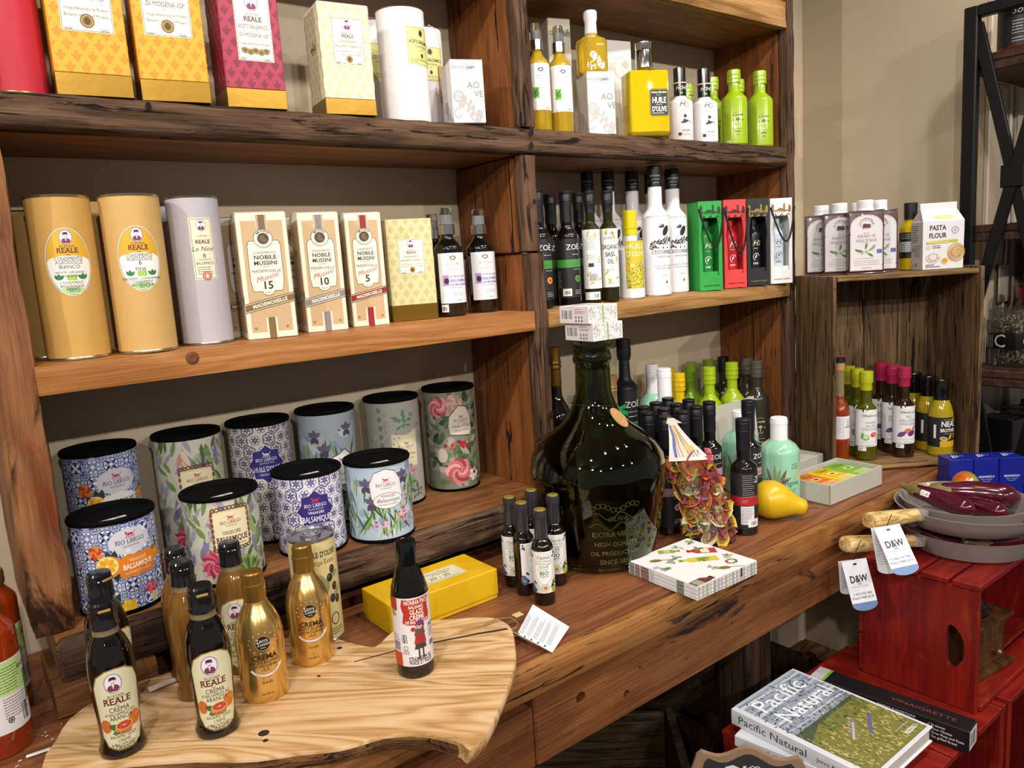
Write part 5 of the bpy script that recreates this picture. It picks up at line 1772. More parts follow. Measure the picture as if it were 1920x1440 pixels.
def tin_blue(A, R, H, tall):
 tile_blue(A, R, H, '2c3f94' if not tall else '2e3a6a', 'd6d2da' if not tall else 'c4bdb6', 'b48a68', '3a3560')
 c = '2a246e'
 cy = H * 0.66 if tall else H * 0.56
 star_badge(A, 4, cy, 31, c)
 red = 'c2304a' if not tall else 'd8d4e4'
 lynx(A, 4, cy + 18, 8, red, 7)
 A.t('RIO LARGO', 4, cy + 6, 5.6, 'e4e0ec', serif=1, fit=38, z=8)
 A.t('OLIVE ESTATE', 4, cy + 1, 2.8, 'c9c4dc', fit=26, z=8)
 if tall:
  A.t("HUILE D'OLIVE", 4, cy - 13, 9, 'eceaf2', z=8, fit=46, wob=0.6)
  A.t('VIERGE EXTRA', 4, cy - 20, 3.4, 'c9c4dc', z=8, fit=30)
 else:
  A.t('VINAIGRE', 4, cy - 6, 4.6, 'eceaf2', z=8, fit=27)
  A.t('BALSAMIQUE', 4, cy - 20, 10, 'f2f0f6', z=8, fit=47, wob=0.5)
  A.t('BALSAMICO DE MODENA', 4, cy - 26, 3, 'c9c4dc', z=8, fit=36)
def tin_iris(A, R, H, tall):
 A.r(-PI * R, 4, PI * R, H - 6, '9aa4ac' if tall else 'a9bccb')
 rs = random.Random(31)
 for k in range(46):
  A.e(rs.uniform(-R * 1.9, R * 1.9), rs.uniform(8, H - 10), rs.uniform(6, 14), rs.uniform(5, 12), rs.choice(('b9c6d2', '8fa6b8', 'a6b0b4', '7f98b4')), 10, z=1.2 + k * .01)
 for k in range(90):
  A.leaf(rs.uniform(-R * 1.8, R * 1.8), rs.uniform(0, H * 0.6), rs.uniform(0.9, 2.3), rs.uniform(24, 52), 4.2, rs.choice(('5a7a3a', '7f9a50', '3c5a30', '9aae6a')), 2 + k * 0.02)
 for (fx, fy) in ((-30, .78), (-14, .66), (-34, .52), (34, .82)) if tall else ((-30, .72), (-22, .5), (40, .78)):
  for a in (0.6, 1.57, 2.5, 4.2, 5.2):
   A.leaf(fx, H * fy, a, 15, 9, ('4a4258', '5f5670', '332d40')[int(a * 3) % 3], 4)
 for k in range(26):
  A.e(rs.uniform(18, R * 1.6), rs.uniform(H * 0.1, H * 0.85), 3, 2.4, rs.choice(('c8507a', 'b86a94', 'd88aa4', '3f6a4a')), 8, z=4)
 if tall:
  A.p([(-10, H * .34), (44, H * .34), (46, H * .50), (40, H * .60), (26, H * .66), (12, H * .62), (-2, H * .60), (-12, H * .52)], '4a4a50', 5)
  A.p([(-9, H * .35), (43, H * .35), (45, H * .50), (39, H * .59), (26, H * .65), (12, H * .61), (-2, H * .59), (-11, H * .52)], 'd6d4d0', 6)
  rio(A, 18, H * 0.52, 34, '3a3a40', 'b8384a', 8)
  A.t("Huile d'Olive", 18, H * 0.43, 8, '5a5a60', sh=0.4, z=9, fit=40)
  A.t('VIERGE EXTRA', 18, H * 0.38, 4, '4a4a50', z=9, fit=34)
  for k in range(60):
   A.e(rs.uniform(0, R * 1.8), rs.uniform(6, H * 0.32), 3, 4, rs.choice(('2a3a30', '3a4a3c', '1c2824')), 7, z=4)
 else:
  A.p([(-22, H * .56), (-14, H * .48), (30, H * .48), (36, H * .56), (34, H * .76), (24, H * .88), (6, H * .92), (-14, H * .88), (-24, H * .74)], '5a5a66', 5)
  A.p([(-21, H * .57), (-13, H * .49), (29, H * .49), (35, H * .56), (33, H * .755), (23.5, H * .87), (6, H * .91), (-13.5, H * .87), (-23, H * .74)], 'e0dee4', 6)
  rio(A, 6, H * 0.70, 36, '3a3a44', 'c23a4a', 8)
  A.e(8, H * 0.52, 27, H * 0.10, '5a5a66', 26, z=7)
  A.e(8, H * 0.52, 26.2, H * 0.094, 'e0dee4', 26, z=7.8)
  A.t('VINAIGRE', 8, H * 0.565, 4.6, '4a4a50', z=9.5, fit=26)
  A.t('Balsamique', 8, H * 0.505, 6.5, '3a3a40', sh=0.4, z=9.5, fit=42)
  A.t('BALSAMICO DE MODENA', 8, H * 0.465, 2.8, '5a5a60', z=9.5, fit=36)
  for k in range(16):
   A.e(-6 + rs.gauss(0, 6), H * 0.22 + rs.gauss(0, 5), 3, 2.4, rs.choice(('c890b8', 'a86a98', 'd8a8c8')), 8, z=5)
   A.e(32 + rs.gauss(0, 6), H * 0.34 + rs.gauss(0, 7), 3, 2.4, rs.choice(('d88aa4', 'c8609a', 'e0b0c0')), 8, z=5)
def tin_succ(A, R, H):
 A.r(-PI * R, 4, PI * R, H - 6, '9c9a94')
 rs = random.Random(41)
 for k in range(40):
  A.leaf(rs.uniform(-R * 1.8, R * 1.8), rs.uniform(6, H - 20), rs.uniform(0, 6.2), 16, 7, rs.choice(('8a9284', 'a9aea0', '767f70')), 1.3)
 for k in range(12):
  A.e(-34 + 10 * (k % 2) + k * 0.3, H * (0.9 - 0.04 * k), 5, 6, ('6f7a6c', '8b9484')[k % 2], 12, z=3)
 succulent(A, 12, H * 0.80, 24, '8fa48e', '5f7a66', 4)
 A.p([(-12, H * .38), (42, H * .36), (44, H * .70), (18, H * .66), (-12, H * .68)], 'd2ccae', 5)
 for k in range(22):
  A.e(-10 + rs.random() * 14, H * rs.uniform(.42, .68), 1.1, 1.6, '3a3a34', 6, z=6)
 rio(A, 18, H * 0.54, 32, '3a362c', 'b8503a', 8)
 A.t("Huile d'Olive", 18, H * 0.47, 6.5, '5a5648', sh=0.4, z=9, fit=38)
 A.t('VIERGE EXTRA', 18, H * 0.435, 3.4, '5a5648', z=9, fit=30)
 succulent(A, 16, H * 0.22, 20, '7f9a5c', '4f6a3c', 6)
 succulent(A, 34, H * 0.13, 20, '8a9a94', '56645f', 6.5)
 flower(A, 22, H * 0.34, 11, 'a86a8a', 'c89ab0', 7, 2, 6)
def tin_rose(A, R, H):
 A.r(-PI * R, 4, PI * R, H - 6, '7d7f72')
 rs = random.Random(51)
 for k in range(150):
  A.leaf(rs.uniform(-R * 1.8, R * 1.8), rs.uniform(4, H - 14), rs.uniform(0, 6.2), rs.uniform(18, 30), 12, rs.choice(('3f5a34', '2c4228', '5f7a4c', 'a89a90', '4f6a44')), 1.4 + k * .01)
 PK = ('b8555c', 'd08088', '9c3f4a', 'c86a70', 'dfa0a0')
 rosette(A, -34, H * 0.83, 24, PK, 3)
 flower(A, 0, H * 0.85, 20, 'a8867c', 'c2a094', 7, 3, 3)
 rosette(A, 4, H * 0.20, 30, PK, 4)
 for k in range(14):
  A.e(14 + rs.gauss(0, 14), H * 0.45 + rs.gauss(0, 8), 4, 4, rs.choice(('a8262e', 'c2404a', '8a1c26')), 10, z=5)
 flower(A, 40, H * 0.14, 14, 'c9bfb8', 'e0d6ce', 6, 2, 4)
 A.e(42, H * 0.16, 4, 4, '2a2028', 10, z=7)
 A.e(-30, H * 0.36, 12, 16, 'b8aaa0', 14, z=3)
 A.p([(-10, H * .55), (36, H * .53), (42, H * .60), (40, H * .72), (30, H * .82), (12, H * .84), (-2, H * .78), (-10, H * .74), (-13, H * .64)], '5a4a48', 5)
 A.p([(-9, H * .56), (36, H * .54), (41, H * .60), (39, H * .72), (29, H * .81), (12, H * .83), (-1, H * .77), (-9, H * .73), (-12, H * .64)], 'd3c9bc', 6)
 rio(A, 16, H * 0.68, 32, '3a302c', 'b8403e', 8)
 A.t("Huile d'Olive", 16, H * 0.62, 7, '4a403a', sh=0.4, z=9, fit=40)
 A.t('VIERGE EXTRA', 16, H * 0.585, 4, '4a403a', z=9, fit=34)
TIN_PAPER = mat('tin_paper', '8a8a88', 0.5)
def tin(k, label, art, tall, rz=None, sticker=False):
 x, y, z, r, hh = P[k]
 hh = 0.222 if tall else 0.145
 r = 0.054 if tall else 0.0575
 t = thing('oil_tin' if tall else 'vinegar_tin', label, 'tin', (x, y, z), face_cam(x, y, 0.75) if rz is None else rz, 'printed tins on the ledge')
 part('tin_body', MB().lathe([(0, 0.003), (r, 0.003), (r, hh - 0.006), (r * 0.9, hh - 0.012), (0, hh - 0.012)], 56), TIN_PAPER, t, 40)
 part('foot_rim', MB().lathe([(0, 0), (r + 0.0006, 0), (r + 0.0018, 0.002), (r + 0.0012, 0.006), (r, 0.006)], 48), LID, t, 40)
 part('lid', MB().lathe([(r, hh - 0.008), (r + 0.0024, hh - 0.007), (r + 0.003, hh - 0.003), (r + 0.0016, hh), (r - 0.003, hh - 0.0005), (r - 0.006, hh - 0.006), (r * 0.62, hh - 0.0065), (r * 0.6, hh - 0.0055), (r * 0.57, hh - 0.0065), (0, hh - 0.0065)], 56), LID, t, 25)
 R, H = r * 1000, hh * 1000
 A = Art((-PI * R, 6, PI * R, H - 7))
 art(A, R, H, tall) if art not in (tin_succ, tin_rose) else art(A, R, H)
 A.build('tin_print', t, cylmap(r, R * 0.12), us=R * 0.12)
 if sticker:
  B = Art()
  B.r(-18, -7, 18, 1, 'd8d4d0', 1)
  B.barcode(0, -5.5, 14, 4, n=14)
  B.lines(-16, -3, 12, 1, 2, 0.9, '6a6a6a')
  B.build('price_sticker', t, flatmap((0, -r * 0.45, hh - 0.0062), (math.cos(-0.3), math.sin(0.3), 0), (-math.sin(0.3), math.cos(0.3), 0)))
 return t
tin('tin_b1', 'tall majolica tin with halved orange and white label, back row by the live-edge post', tin_orange, True)
tin('tin_b2', 'tall tin with protea flowers and scrolled parchment label, back row', tin_peony, True)
tin('tin_b3', 'tall blue tile-pattern tin with indigo star badge, back row', tin_blue, True)
tin('tin_b4', 'tall grey tin with dark irises and white scalloped label, back row', tin_iris, True)
tin('tin_b5', 'tall grey tin with green succulents and cream label, back row', tin_succ, True)
tin('tin_b6', 'tall tin of pink ranunculus and red berries, standing alone by the middle post', tin_rose, True)
tin('tin_f1', 'short majolica tin with half orange and orange vinegar label, front row', tin_orange, False, sticker=True)
tin('tin_f2', 'short tin with crimson peony and scrolled parchment label, front row', tin_peony, False, sticker=True)
tin('tin_f3', 'short blue tile-pattern tin with indigo vinegar badge, front row', tin_blue, False, sticker=True)
tin('tin_f4', 'short pale blue tin with meadow flowers and white label, front row', tin_iris, False, sticker=True)
# ------------------------------------------------------------------ olive wood board with its string and folded card
W_OLIVE = wood('olive_wood', [(0.2, '8f683f'), (0.36, 'bd945f'), (0.5, 'cda678'), (0.66, 'd6b389'), (0.9, 'dfc4a0')], 0, 1.0, 0.45, 0.12, seed=2.7, ring=15, nring=0.62, knots=0.0, coat=0.05)
W_BARKEDGE = wood('olive_bark', [(0.2, '2a170b'), (0.45, '5b3a1c'), (0.6, '7d5529'), (0.85, 'a67c44')], 0, 1.4, 0.6, 1.0, crack=1.0, seed=3.7, ring=6)
OUT = [(0.04, 1.03), (0.062, 1.082), (0.083, 1.125), (0.119, 1.151), (0.165, 1.162), (0.235, 1.150), (0.305, 1.150), (0.355, 1.142), (0.408, 1.122), (0.437, 1.085), (0.449, 1.054), (0.463, 1.020), (0.474, 1.004), (0.492, 1.012), (0.518, 1.028), (0.552, 1.034), (0.598, 1.006), (0.640, 0.974), (0.660, 0.952), (0.664, 0.930), (0.658, 0.902), (0.637, 0.868), (0.615, 0.838), (0.596, 0.815), (0.560, 0.780), (0.520, 0.747), (0.488, 0.722), (0.459, 0.704), (0.436, 0.698), (0.437, 0.712), (0.428, 0.735), (0.415, 0.760), (0.388, 0.788), (0.358, 0.800), (0.326, 0.809), (0.285, 0.836), (0.241, 0.861), (0.205, 0.894), (0.168, 0.926), (0.125, 0.958), (0.085, 0.981)]
bd = thing('serving_board', 'live-edge olive wood serving board under the glaze bottles on the counter', 'serving board', (0.36, 0.95, 0.9005))
rot_b = -0.72
ox, oy = 0.36, 0.95
ca, sa = math.cos(-rot_b), math.sin(-rot_b)
pts = []
n = len(OUT)
for i in range(n):   # Catmull-Rom refine
 p0, p1, p2, p3 = [Vector(OUT[(i + k - 1) % n]) for k in range(4)]
 for q in (0.0, 0.5):
  pts.append(0.5 * ((2 * p1) + (p2 - p0) * q + (2 * p0 - 5 * p1 + 4 * p2 - p3) * q * q + (3 * p1 - p0 - 3 * p2 + p3) * q ** 3))
loc = [((p.x - ox) * ca - (p.y - oy) * sa, (p.x - ox) * sa + (p.y - oy) * ca) for p in pts]
N2 = len(loc)
cx = sum(p[0] for p in loc) / N2
cy = sum(p[1] for p in loc) / N2
mbd = MB()
TH = 0.0205
rings = []
for (z, sc, wob) in ((TH, 0.994, 0.0), (TH - 0.0015, 1.0, 0.0006), (0.012, 1.004, 0.0022), (0.004, 0.990, 0.002), (0.0, 0.975, 0.001)):
 row = []
 for i, (a, b2) in enumerate(loc):
  q = noise.noise(Vector((i * 0.35, z * 80, 1.0))) * wob
  row.append(len(mbd.v))
  mbd.v.append((cx + (a - cx) * (sc + q * 3), cy + (b2 - cy) * (sc + q * 3), z))
 rings.append(row)
side = MB()
top_pts = [mbd.v[i] for i in rings[0]]
tri = tessellate_polygon([[Vector((p[0], p[1], 0)) for p in top_pts]])
for t3 in tri:
 mbd.f.append(tuple(rings[0][i] for i in t3))
for A_, B_ in zip(rings, rings[1:]):
 for i in range(N2):
  j = (i + 1) % N2
  mbd.f.append((A_[i], B_[i], B_[j], A_[j]))
mbd.f.append(tuple(reversed(rings[-1])))
o = part('board_slab', mbd, W_OLIVE, bd, 40)
o.rotation_euler = (0, 0, rot_b)
# bark left on the wavy front edge
bark = MB()
fi = [i for i in range(N2) if pts[i].y < 0.99 and (pts[i].x < 0.437 and pts[i].y < 0.985 and not (pts[i].x > 0.42 and pts[i].y < 0.72))]
for k in range(len(fi) - 1):
 i, j = fi[k], fi[k + 1]
 if j - i != 1:
  continue
 for (za, zb, ia, ib) in ((TH - 0.0042, 0.010, 1.010, 1.020), (0.010, 0.001, 1.020, 1.002)):
  q = []
  for (ii, zz, s) in ((i, za, ia), (j, za, ia), (j, zb, ib), (i, zb, ib)):
   w_ = s + 0.012 * noise.noise(Vector((ii * 0.9, zz * 200, 4)))
   q.append((cx + (loc[ii][0] - cx) * w_, cy + (loc[ii][1] - cy) * w_, zz))
  bark.add(q, [(0, 1, 2, 3)])
b_ = part('bark_edge', bark, W_BARKEDGE, bd, 70)
b_.rotation_euler = (0, 0, rot_b)
# dark check running to the right-hand end, and small knots
chk = MB()
line = [(0.43, 0.985), (0.50, 0.968), (0.56, 0.945), (0.61, 0.925), (0.652, 0.905)]
L_, R_ = [], []
for k, (a, b2) in enumerate(line):
 ww = 0.0012 + 0.0022 * k / 4
 L_.append((a - ox, b2 - oy + ww))
 R_.append((a - ox, b2 - oy - ww * 0.8))
chk.prism(L_ + R_[::-1], TH - 0.002, TH + 0.0003)
part('check', chk, mat('dark_check', '2c1d12', 0.8, var=0.3, bscale=120), bd, 0)
kn = MB()
for (px, py, s) in [(0.266, 0.905, 0.010), (0.262, 0.888, 0.005), (0.375, 0.985, 0.004), (0.433, 1.04, 0.006)]:
 kn.lathe([(0, TH - 0.001), (s, TH - 0.001), (s * 0.6, TH + 0.0004), (0, TH + 0.0004)], 9, px - ox, py - oy)
part('knot', kn, mat('dark_check', '2c1d12', 0.8), bd, 30)
# string and card are a thing tied to the board
cd = thing('care_card', 'folded white care card tied by string to the olive wood board', 'card', (0.70, 0.89, 0.9008))
cm = MB()
Acard = [(-0.037, 0.016, 0.001), (0.042, 0.059, 0.020), (0.044, -0.034, 0.006), (-0.026, -0.063, 0.0008)]
Bcard = [(-0.039, 0.046, 0.013), (-0.037, 0.016, 0.0006), (-0.026, -0.063, 0.0006), (-0.043, -0.046, 0.011)]
P1, P2, P3, P4 = Vector((-0.030, 0.018, 0.001)), Vector((0.040, 0.060, 0.016)), Vector((0.040, -0.030, 0.008)), Vector((-0.024, -0.062, 0.001))
Q1, Q4 = Vector((-0.046, 0.040, 0.018)), Vector((-0.040, -0.052, 0.015))
def sheet(a, b, c, d, th=0.0004):
 nn = (b - a).cross(d - a).normalized() * th
 mm = MB()
 mm.add([a, b, c, d, a + nn, b + nn, c + nn, d + nn], [(0, 1, 2, 3), (7, 6, 5, 4), (0, 4, 5, 1), (1, 5, 6, 2), (2, 6, 7, 3), (3, 7, 4, 0)])
 return mm
CARD = mat('white_card', 'e4e6ee', 0.6)
part('card_leaf', sheet(P4, P3, P2, P1), CARD, cd, 0)
part('card_leaf', sheet(Q4, P4, P1, Q1), CARD, cd, 0)
ux = (P2 - P1).normalized()
vx = (P1 - P4).normalized()
A = Art()
A.z = 1
for k in range(5):
 A.lines(10, 76 - k * 15, 56, 3, 3.2, 1.0, '8a8c94')
 A.e(6, 78 - k * 15, 1.8, 1.8, '2a2a34', 10, z=2)
A.build('card_print', cd, flatmap(P4 + (P2 - P1).cross(P1 - P4).normalized() * 0.0005, ux, vx))
st = MB().tube([(-0.095, 0.055, 0.0208), (-0.070, 0.050, 0.0215), (-0.045, 0.050, 0.024), (-0.020, 0.042, 0.020), (-0.012, 0.034, 0.010), (-0.024, 0.026, 0.010), (-0.040, 0.030, 0.008), (-0.046, 0.046, 0.0215), (-0.07, 0.046, 0.0215)], 0.0008, 6)
part('string', st, mat('twine', '9a7a4a', 0.9), cd)
part('string_tab', MB().bbox(-0.010, 0.006, 0.042, 0.054, 0.016, 0.0175, 0.0003), mat('straw_tab', 'c9b878', 0.7), cd)
# chips of paint and a sliver of white wood lying about
PAINT = mat('paint_chip', 'e2ddd8', 0.6)
chip = MB()
rs = random.Random(8)
for k in range(46):
 px, py = rs.uniform(0.0, 0.14), rs.uniform(1.02, 1.16)
 s = rs.choice((0.0006, 0.0008, 0.0012, 0.0018))
 chip.add([(px, py, 0.9009), (px + s * 2.2, py + s * rs.random(), 0.9009), (px + s * 2, py + s * 1.2, 0.9014), (px, py + s, 0.9012)], [(0, 1, 2, 3)])
c_ = part('paint_chips', chip, PAINT, None, 0)
c_['kind'] = 'stuff'
tag(c_, 'scattered tiny white paint chips on the counter beside the sauce jars', 'paint chips')
tag(part('paint_flake', MB().bbox(0.028, 0.066, 1.098, 1.104, 0.9008, 0.9026, 0.0008).xf(Matrix.Translation((0.047, 1.101, 0)) @ Matrix.Rotation(-0.1, 4, 'Z') @ Matrix.Translation((-0.047, -1.101, 0))), PAINT, None, 30), 'long white paint flake on the counter between jars and olive board', 'paint flake')
sl = MB().grid(0.165, 0.29, -0.006, 0.006, 0.0, 0.005, 12, 2, 1, 0.0012, 60, 2, 0.001)
o = part('wood_sliver', sl, mat('white_wood', 'cfc3b6', 0.7, var=0.15, bscale=90), None, 40)
o.location = (0.015, 1.094, 0.9225)
o.rotation_euler = (0, 0, 0.13)
tag(o, 'long whitewashed wood sliver lying on the olive board behind the glaze bottles', 'wood sliver')
# ------------------------------------------------------------------ glaze bottles
def glaze_prof(r, hh):
 return [(0, 0.001), (r * 0.97, 0), (r, 0.002), (r * 1.0, hh * 0.040), (r * 0.90, hh * 0.075), (r * 0.86, hh * 0.12), (r * 0.90, hh * 0.25), (r * 0.98, hh * 0.45), (r * 1.0, hh * 0.56), (r * 0.94, hh * 0.66), (r * 0.74, hh * 0.745), (r * 0.55, hh * 0.79), (r * 0.52, hh * 0.82), (0, hh * 0.82)]
def arched(A, w, y0, y1, c, z):
 pts = [(-w, y0 + w * 0.6), (-w * 0.75, y0 + w * 0.18), (-w * 0.3, y0), (w * 0.3, y0), (w * 0.75, y0 + w * 0.18), (w, y0 + w * 0.6), (w, y1 - w * 0.8), (w * 0.8, y1 - w * 0.3), (w * 0.4, y1 - w * 0.05), (0, y1), (-w * 0.4, y1 - w * 0.05), (-w * 0.8, y1 - w * 0.3), (-w, y1 - w * 0.8)]
 A.p(pts, c, z)
def glaze_bottle(k, label, glass, dark, rz, fruit, sticker=False, hh=0.192, r=0.0268, loc=None, group=None):
 x, y, z = (P[k][0], P[k][1], P[k][2]) if not loc else loc
 t = thing('glaze_bottle', label, 'bottle', (x, y, z), rz, group)
 pr = glaze_prof(r, hh)
 part('bottle_glass', MB().lathe(pr, 40), glass, t, 30)
 part('neck_glass', MB().lathe([(r * 0.56, hh * 0.79), (r * 0.54, hh * 0.835), (r * 0.5, hh * 0.84), (0, hh * 0.84)], 28), mat('smoky_neck', 'b8a680', 0.04, trans=0.6), t, 30)
 c0 = hh * 0.83
 part('cap', MB().lathe([(0, c0), (r * 0.60, c0), (r * 0.62, c0 + 0.002), (r * 0.58, c0 + 0.006), (r * 0.57, hh * 0.93), (r * 0.60, hh * 0.935), (r * 0.60, hh * 0.95), (r * 0.57, hh * 0.955), (r * 0.56, hh * 0.985), (r * 0.50, hh), (0, hh)], 32), CAP_SMOKE, t, 25)
 if fruit == 'orange':
  part('cap_tab', MB().bbox(-r * 0.25, r * 0.25, -r * 0.60, -r * 0.55, hh * 0.945, hh * 0.962, 0.0004), mat('amber_tab', 'a88848', 0.4), t)
 A = Art()
 H, R = hh * 1000, r * 1000
 w = R * 1.06
 y0, y1 = H * 0.055, H * 0.60
 arched(A, w, y0, y1, 'b08a3a', 1)
 arched(A, w - 0.8, y0 + 0.8, y1 - 0.8, '3a2c20', 1.8)
 arched(A, w - 1.3, y0 + 1.3, y1 - 1.3, 'd9d3b0', 2.6)
 A.z = 4
 emblem(A, -4, H * 0.505, 12.5)
 A.t('ACETAIA', -3, H * 0.412, 3.2, '4a3a2a', serif=1)
 A.t('REALE', -2, H * 0.365, 8.0, '6a2a1e', b=1, serif=1, fit=32)
 A.t('1896', -3, H * 0.348, 2.0, '5a4a3a')
 if fruit == 'orange':
  A.t('CREMA', -1, H * 0.312, 6.0, '2e2620', fit=24)
  A.t('di BALSAMICO ALL', 0, H * 0.287, 3.9, '2e2620', fit=38)
  A.t('ARANCIA', 0, H * 0.255, 5.4, '2e2620', fit=27)
  A.e(17, H * 0.232, 9, 9.5, 'd0702a', 18, z=4)
  A.e(21, H * 0.245, 3, 3, 'e08a42', 10, z=5)
  A.e(-20, H * 0.22, 7, 9, 'c8682c', 16, z=4)
  A.leaf(-2, H * 0.195, 2.8, 16, 8, '3a6a34', 4.4)
  A.leaf(0, H * 0.19, 3.5, 14, 7, '5a7a3a', 4.6)
  A.e(2, H * 0.198, 11.5, 8.5, 'd88038', 22, z=5)
  A.e(2, H * 0.212, 10.5, 5.6, 'e0a868', 22, z=6)
  A.e(2, H * 0.212, 9.2, 4.7, 'b03020', 22, z=6.8)
  for q in range(8):
   A.l([(2, H * 0.212), (2 + 9 * math.cos(q * PI / 4), H * 0.212 + 4.6 * math.sin(q * PI / 4))], 0.5, 'd88868', 7.6)
  A.e(2, H * 0.212, 1.4, 0.8, 'ecc8a8', 8, z=8.2)
  for i, (s, sz, f) in enumerate((('ORANGE', 4.4, 22), ('BALSAMIC GLAZE', 3.6, 34), ('CRÈME', 3.6, 16), ('de BALSAMIQUE à L', 3.4, 34), ('ORANGE', 4.4, 24))):
   A.t(s, 0, H * (0.152 - 0.0238 * i + (0.004 if i == 1 else 0)), sz, '3a2c20', fit=f)
  A.ta('PRODUCT OF ITALY', 0, H * 0.055 + 26, 24, 270, 2.2, '5a4a3a', inside=True)
 else:
  for i, (s, sz, f) in enumerate((('CREMA', 6.0, 24), ('di BALSAMICO', 4.4, 32), ('BIANCO', 5.2, 22))):
   A.t(s, -1, H * (0.312 - 0.033 * i), sz, '2e2620', fit=f)
  for q in range(14):
   A.e(-14 + 5 * math.cos(q * 2.4), H * 0.21 + 6 * math.sin(q * 2.4), 2.4, 2.4, ('b8b04a', '8f9a3a')[q % 2], 9, z=5)
  leaves(A, 4, H * 0.215, 6, 14, GREENS, 4.6, 3)
  for i, (s, sz, f) in enumerate((('WHITE', 4.0, 18), ('BALSAMIC GLAZE', 3.6, 34), ('CRÈME', 3.6, 16), ('de BALSAMIQUE', 3.6, 30), ('BLANC', 4.4, 20))):
   A.t(s, 0, H * (0.165 - 0.024 * i), sz, '3a2c20', fit=f)
 A.build('label_print', t, revmap(pr, r, R * 0.15), us=R * 0.15, vb=[q[1] * 1000 for q in pr if 0 < q[1] < hh * 0.7])
 if sticker:
  B = Art()
  B.r(-R * 1.35, H * 0.46, -R * 0.75, H * 0.60, 'e6e4ea')
  B.barcode(-R * 1.2, H * 0.49, R * 0.35, H * 0.05, n=10)
  B.build('price_sticker', t, revmap(pr, r, R * 0.15), us=R * 0.15, vb=[q[1] * 1000 for q in pr if 0 < q[1] < hh * 0.7])
 return t
CAP_SMOKE = mat('smoked_cap', '17161a', 0.14, coat=0.6)
G_GLAZE = mat('balsamic_glass', '0c0705', 0.03, coat=0.7)
G_WHITE = mat('white_glaze', '8a5f28', 0.05, trans=0.35, coat=0.5, ior=1.4)
glaze_bottle('arancia1', 'dark orange balsamic glaze bottle at the tip of the olive board', G_GLAZE, True, -0.02, 'orange', group='orange balsamic glaze bottles')
glaze_bottle('arancia2', 'dark orange balsamic glaze bottle beside the gold glaze bottle', G_GLAZE, True, -0.12, 'orange', group='orange balsamic glaze bottles')
glaze_bottle('arancia3', 'dark orange balsamic glaze bottle with price sticker, behind another by the end block', G_GLAZE, True, 0.55, 'orange', True, group='orange balsamic glaze bottles', loc=(0.140, 1.110, 0.921))
glaze_bottle('bianca1', 'amber white balsamic glaze bottle turned so its label faces sideways', G_WHITE, False, 0.95, 'white', group='white balsamic glaze bottles', loc=(0.233, 1.068, 0.921))
glaze_bottle('bianca2', 'amber white balsamic glaze bottle, its label facing out behind the front gold bottle', G_WHITE, False, -0.25, 'white', group='white balsamic glaze bottles', loc=(0.305, 1.092, 0.921))
glaze_bottle('bianca3', 'amber white balsamic glaze bottle at the back, hidden behind its sideways twin', G_WHITE, False, 0.4, 'white', group='white balsamic glaze bottles', loc=(0.240, 1.128, 0.921))
GOLD = mat('gold_metal', 'dcb468', 0.2, 0.85, coat=0.3)
GOLDCAP = mat('gold_cap', 'a8803c', 0.3, 0.8)
def crema(k, label, rz):
 x, y, z, r, hh = P[k]
 r, hh = 0.0315, 0.176
 t = thing('glaze_bottle', label, 'bottle', (x, y, 0.921), rz, 'gold glaze bottles')
 pr = [(0, 0.001), (r * 0.93, 0), (r * 0.99, 0.004), (r, 0.012), (r, hh * 0.46), (r * 0.985, hh * 0.52), (r * 0.90, hh * 0.60), (r * 0.72, hh * 0.68), (r * 0.52, hh * 0.74), (r * 0.46, hh * 0.78), (0, hh * 0.78)]
 part('bottle_body', MB().lathe(pr, 48), GOLD, t, 40)
 part('cap', MB().lathe([(0, hh * 0.77), (r * 0.47, hh * 0.77), (r * 0.48, hh * 0.885), (r * 0.50, hh * 0.89), (r * 0.50, hh * 0.905), (r * 0.46, hh * 0.91), (r * 0.45, hh * 0.988), (r * 0.40, hh), (0, hh)], 36), GOLDCAP, t, 25)
 R, H = r * 1000, hh * 1000
 A = Art()
 A.e(0, H * 0.485, 10.2, 10.2, 'c9a860', 28, z=1)
 A.e(0, H * 0.485, 9.6, 9.6, '17161c', 28, z=1.8)
 A.t('Terra', -1, H * 0.495, 4.6, 'e8e4dc', serif=1, z=4)
 A.t('Tuono', 1, H * 0.468, 4.6, 'e8e4dc', serif=1, z=4)
 A.lines(-3, H * 0.45, 6, 1, 2, 0.7, 'e8e4dc')
 K = '2c2010'
 A.t('CREMA', 0, H * 0.355, 7.0, K, b=1, fit=34)
 A.t("all'ACETO BALSAMICO", 0, H * 0.325, 3.8, K, fit=39)
 A.t('DI MODENA', 0, H * 0.295, 3.8, K)
 A.t('I.G.P.', 0, H * 0.265, 3.6, K)
 A.ring(0, H * 0.31, 22, 16, 3.4, 'd6d0c8', 22, z=2, a0=PI * 1.12, a1=PI * 1.88)
 A.p([(16, H * 0.29), (24, H * 0.305), (21, H * 0.265)], 'd6d0c8', 2)
 A.ta('GLASSA DRESSING GLAZE', 0, H * 0.31 + 0, 17.5, 270, 1.8, '6a5a3a', inside=True)
 A.t('GLAZE', 0, H * 0.165, 3.2, K)
 A.lines(-9, H * 0.075, 18, 1, 2, 1.6, '8a6a2a')
 for k2 in range(14):
  a = 2 * PI * k2 / 14
  A.e(0 + 19 * math.cos(a), H * 0.485 + 14 * math.sin(a), 0.8, 0.8, 'e8dcb0', 6, z=1)
 A.build('label_print', t, revmap(pr, r, R * 0.15), us=R * 0.15, vb=[q[1] * 1000 for q in pr if 0 < q[1] < hh * 0.7])
 return t
crema('crema1', 'shiny gold glaze bottle in front, beside the dark orange glaze', -0.2)
crema('crema2', 'shiny gold glaze bottle standing before the cream oil can', -0.3)
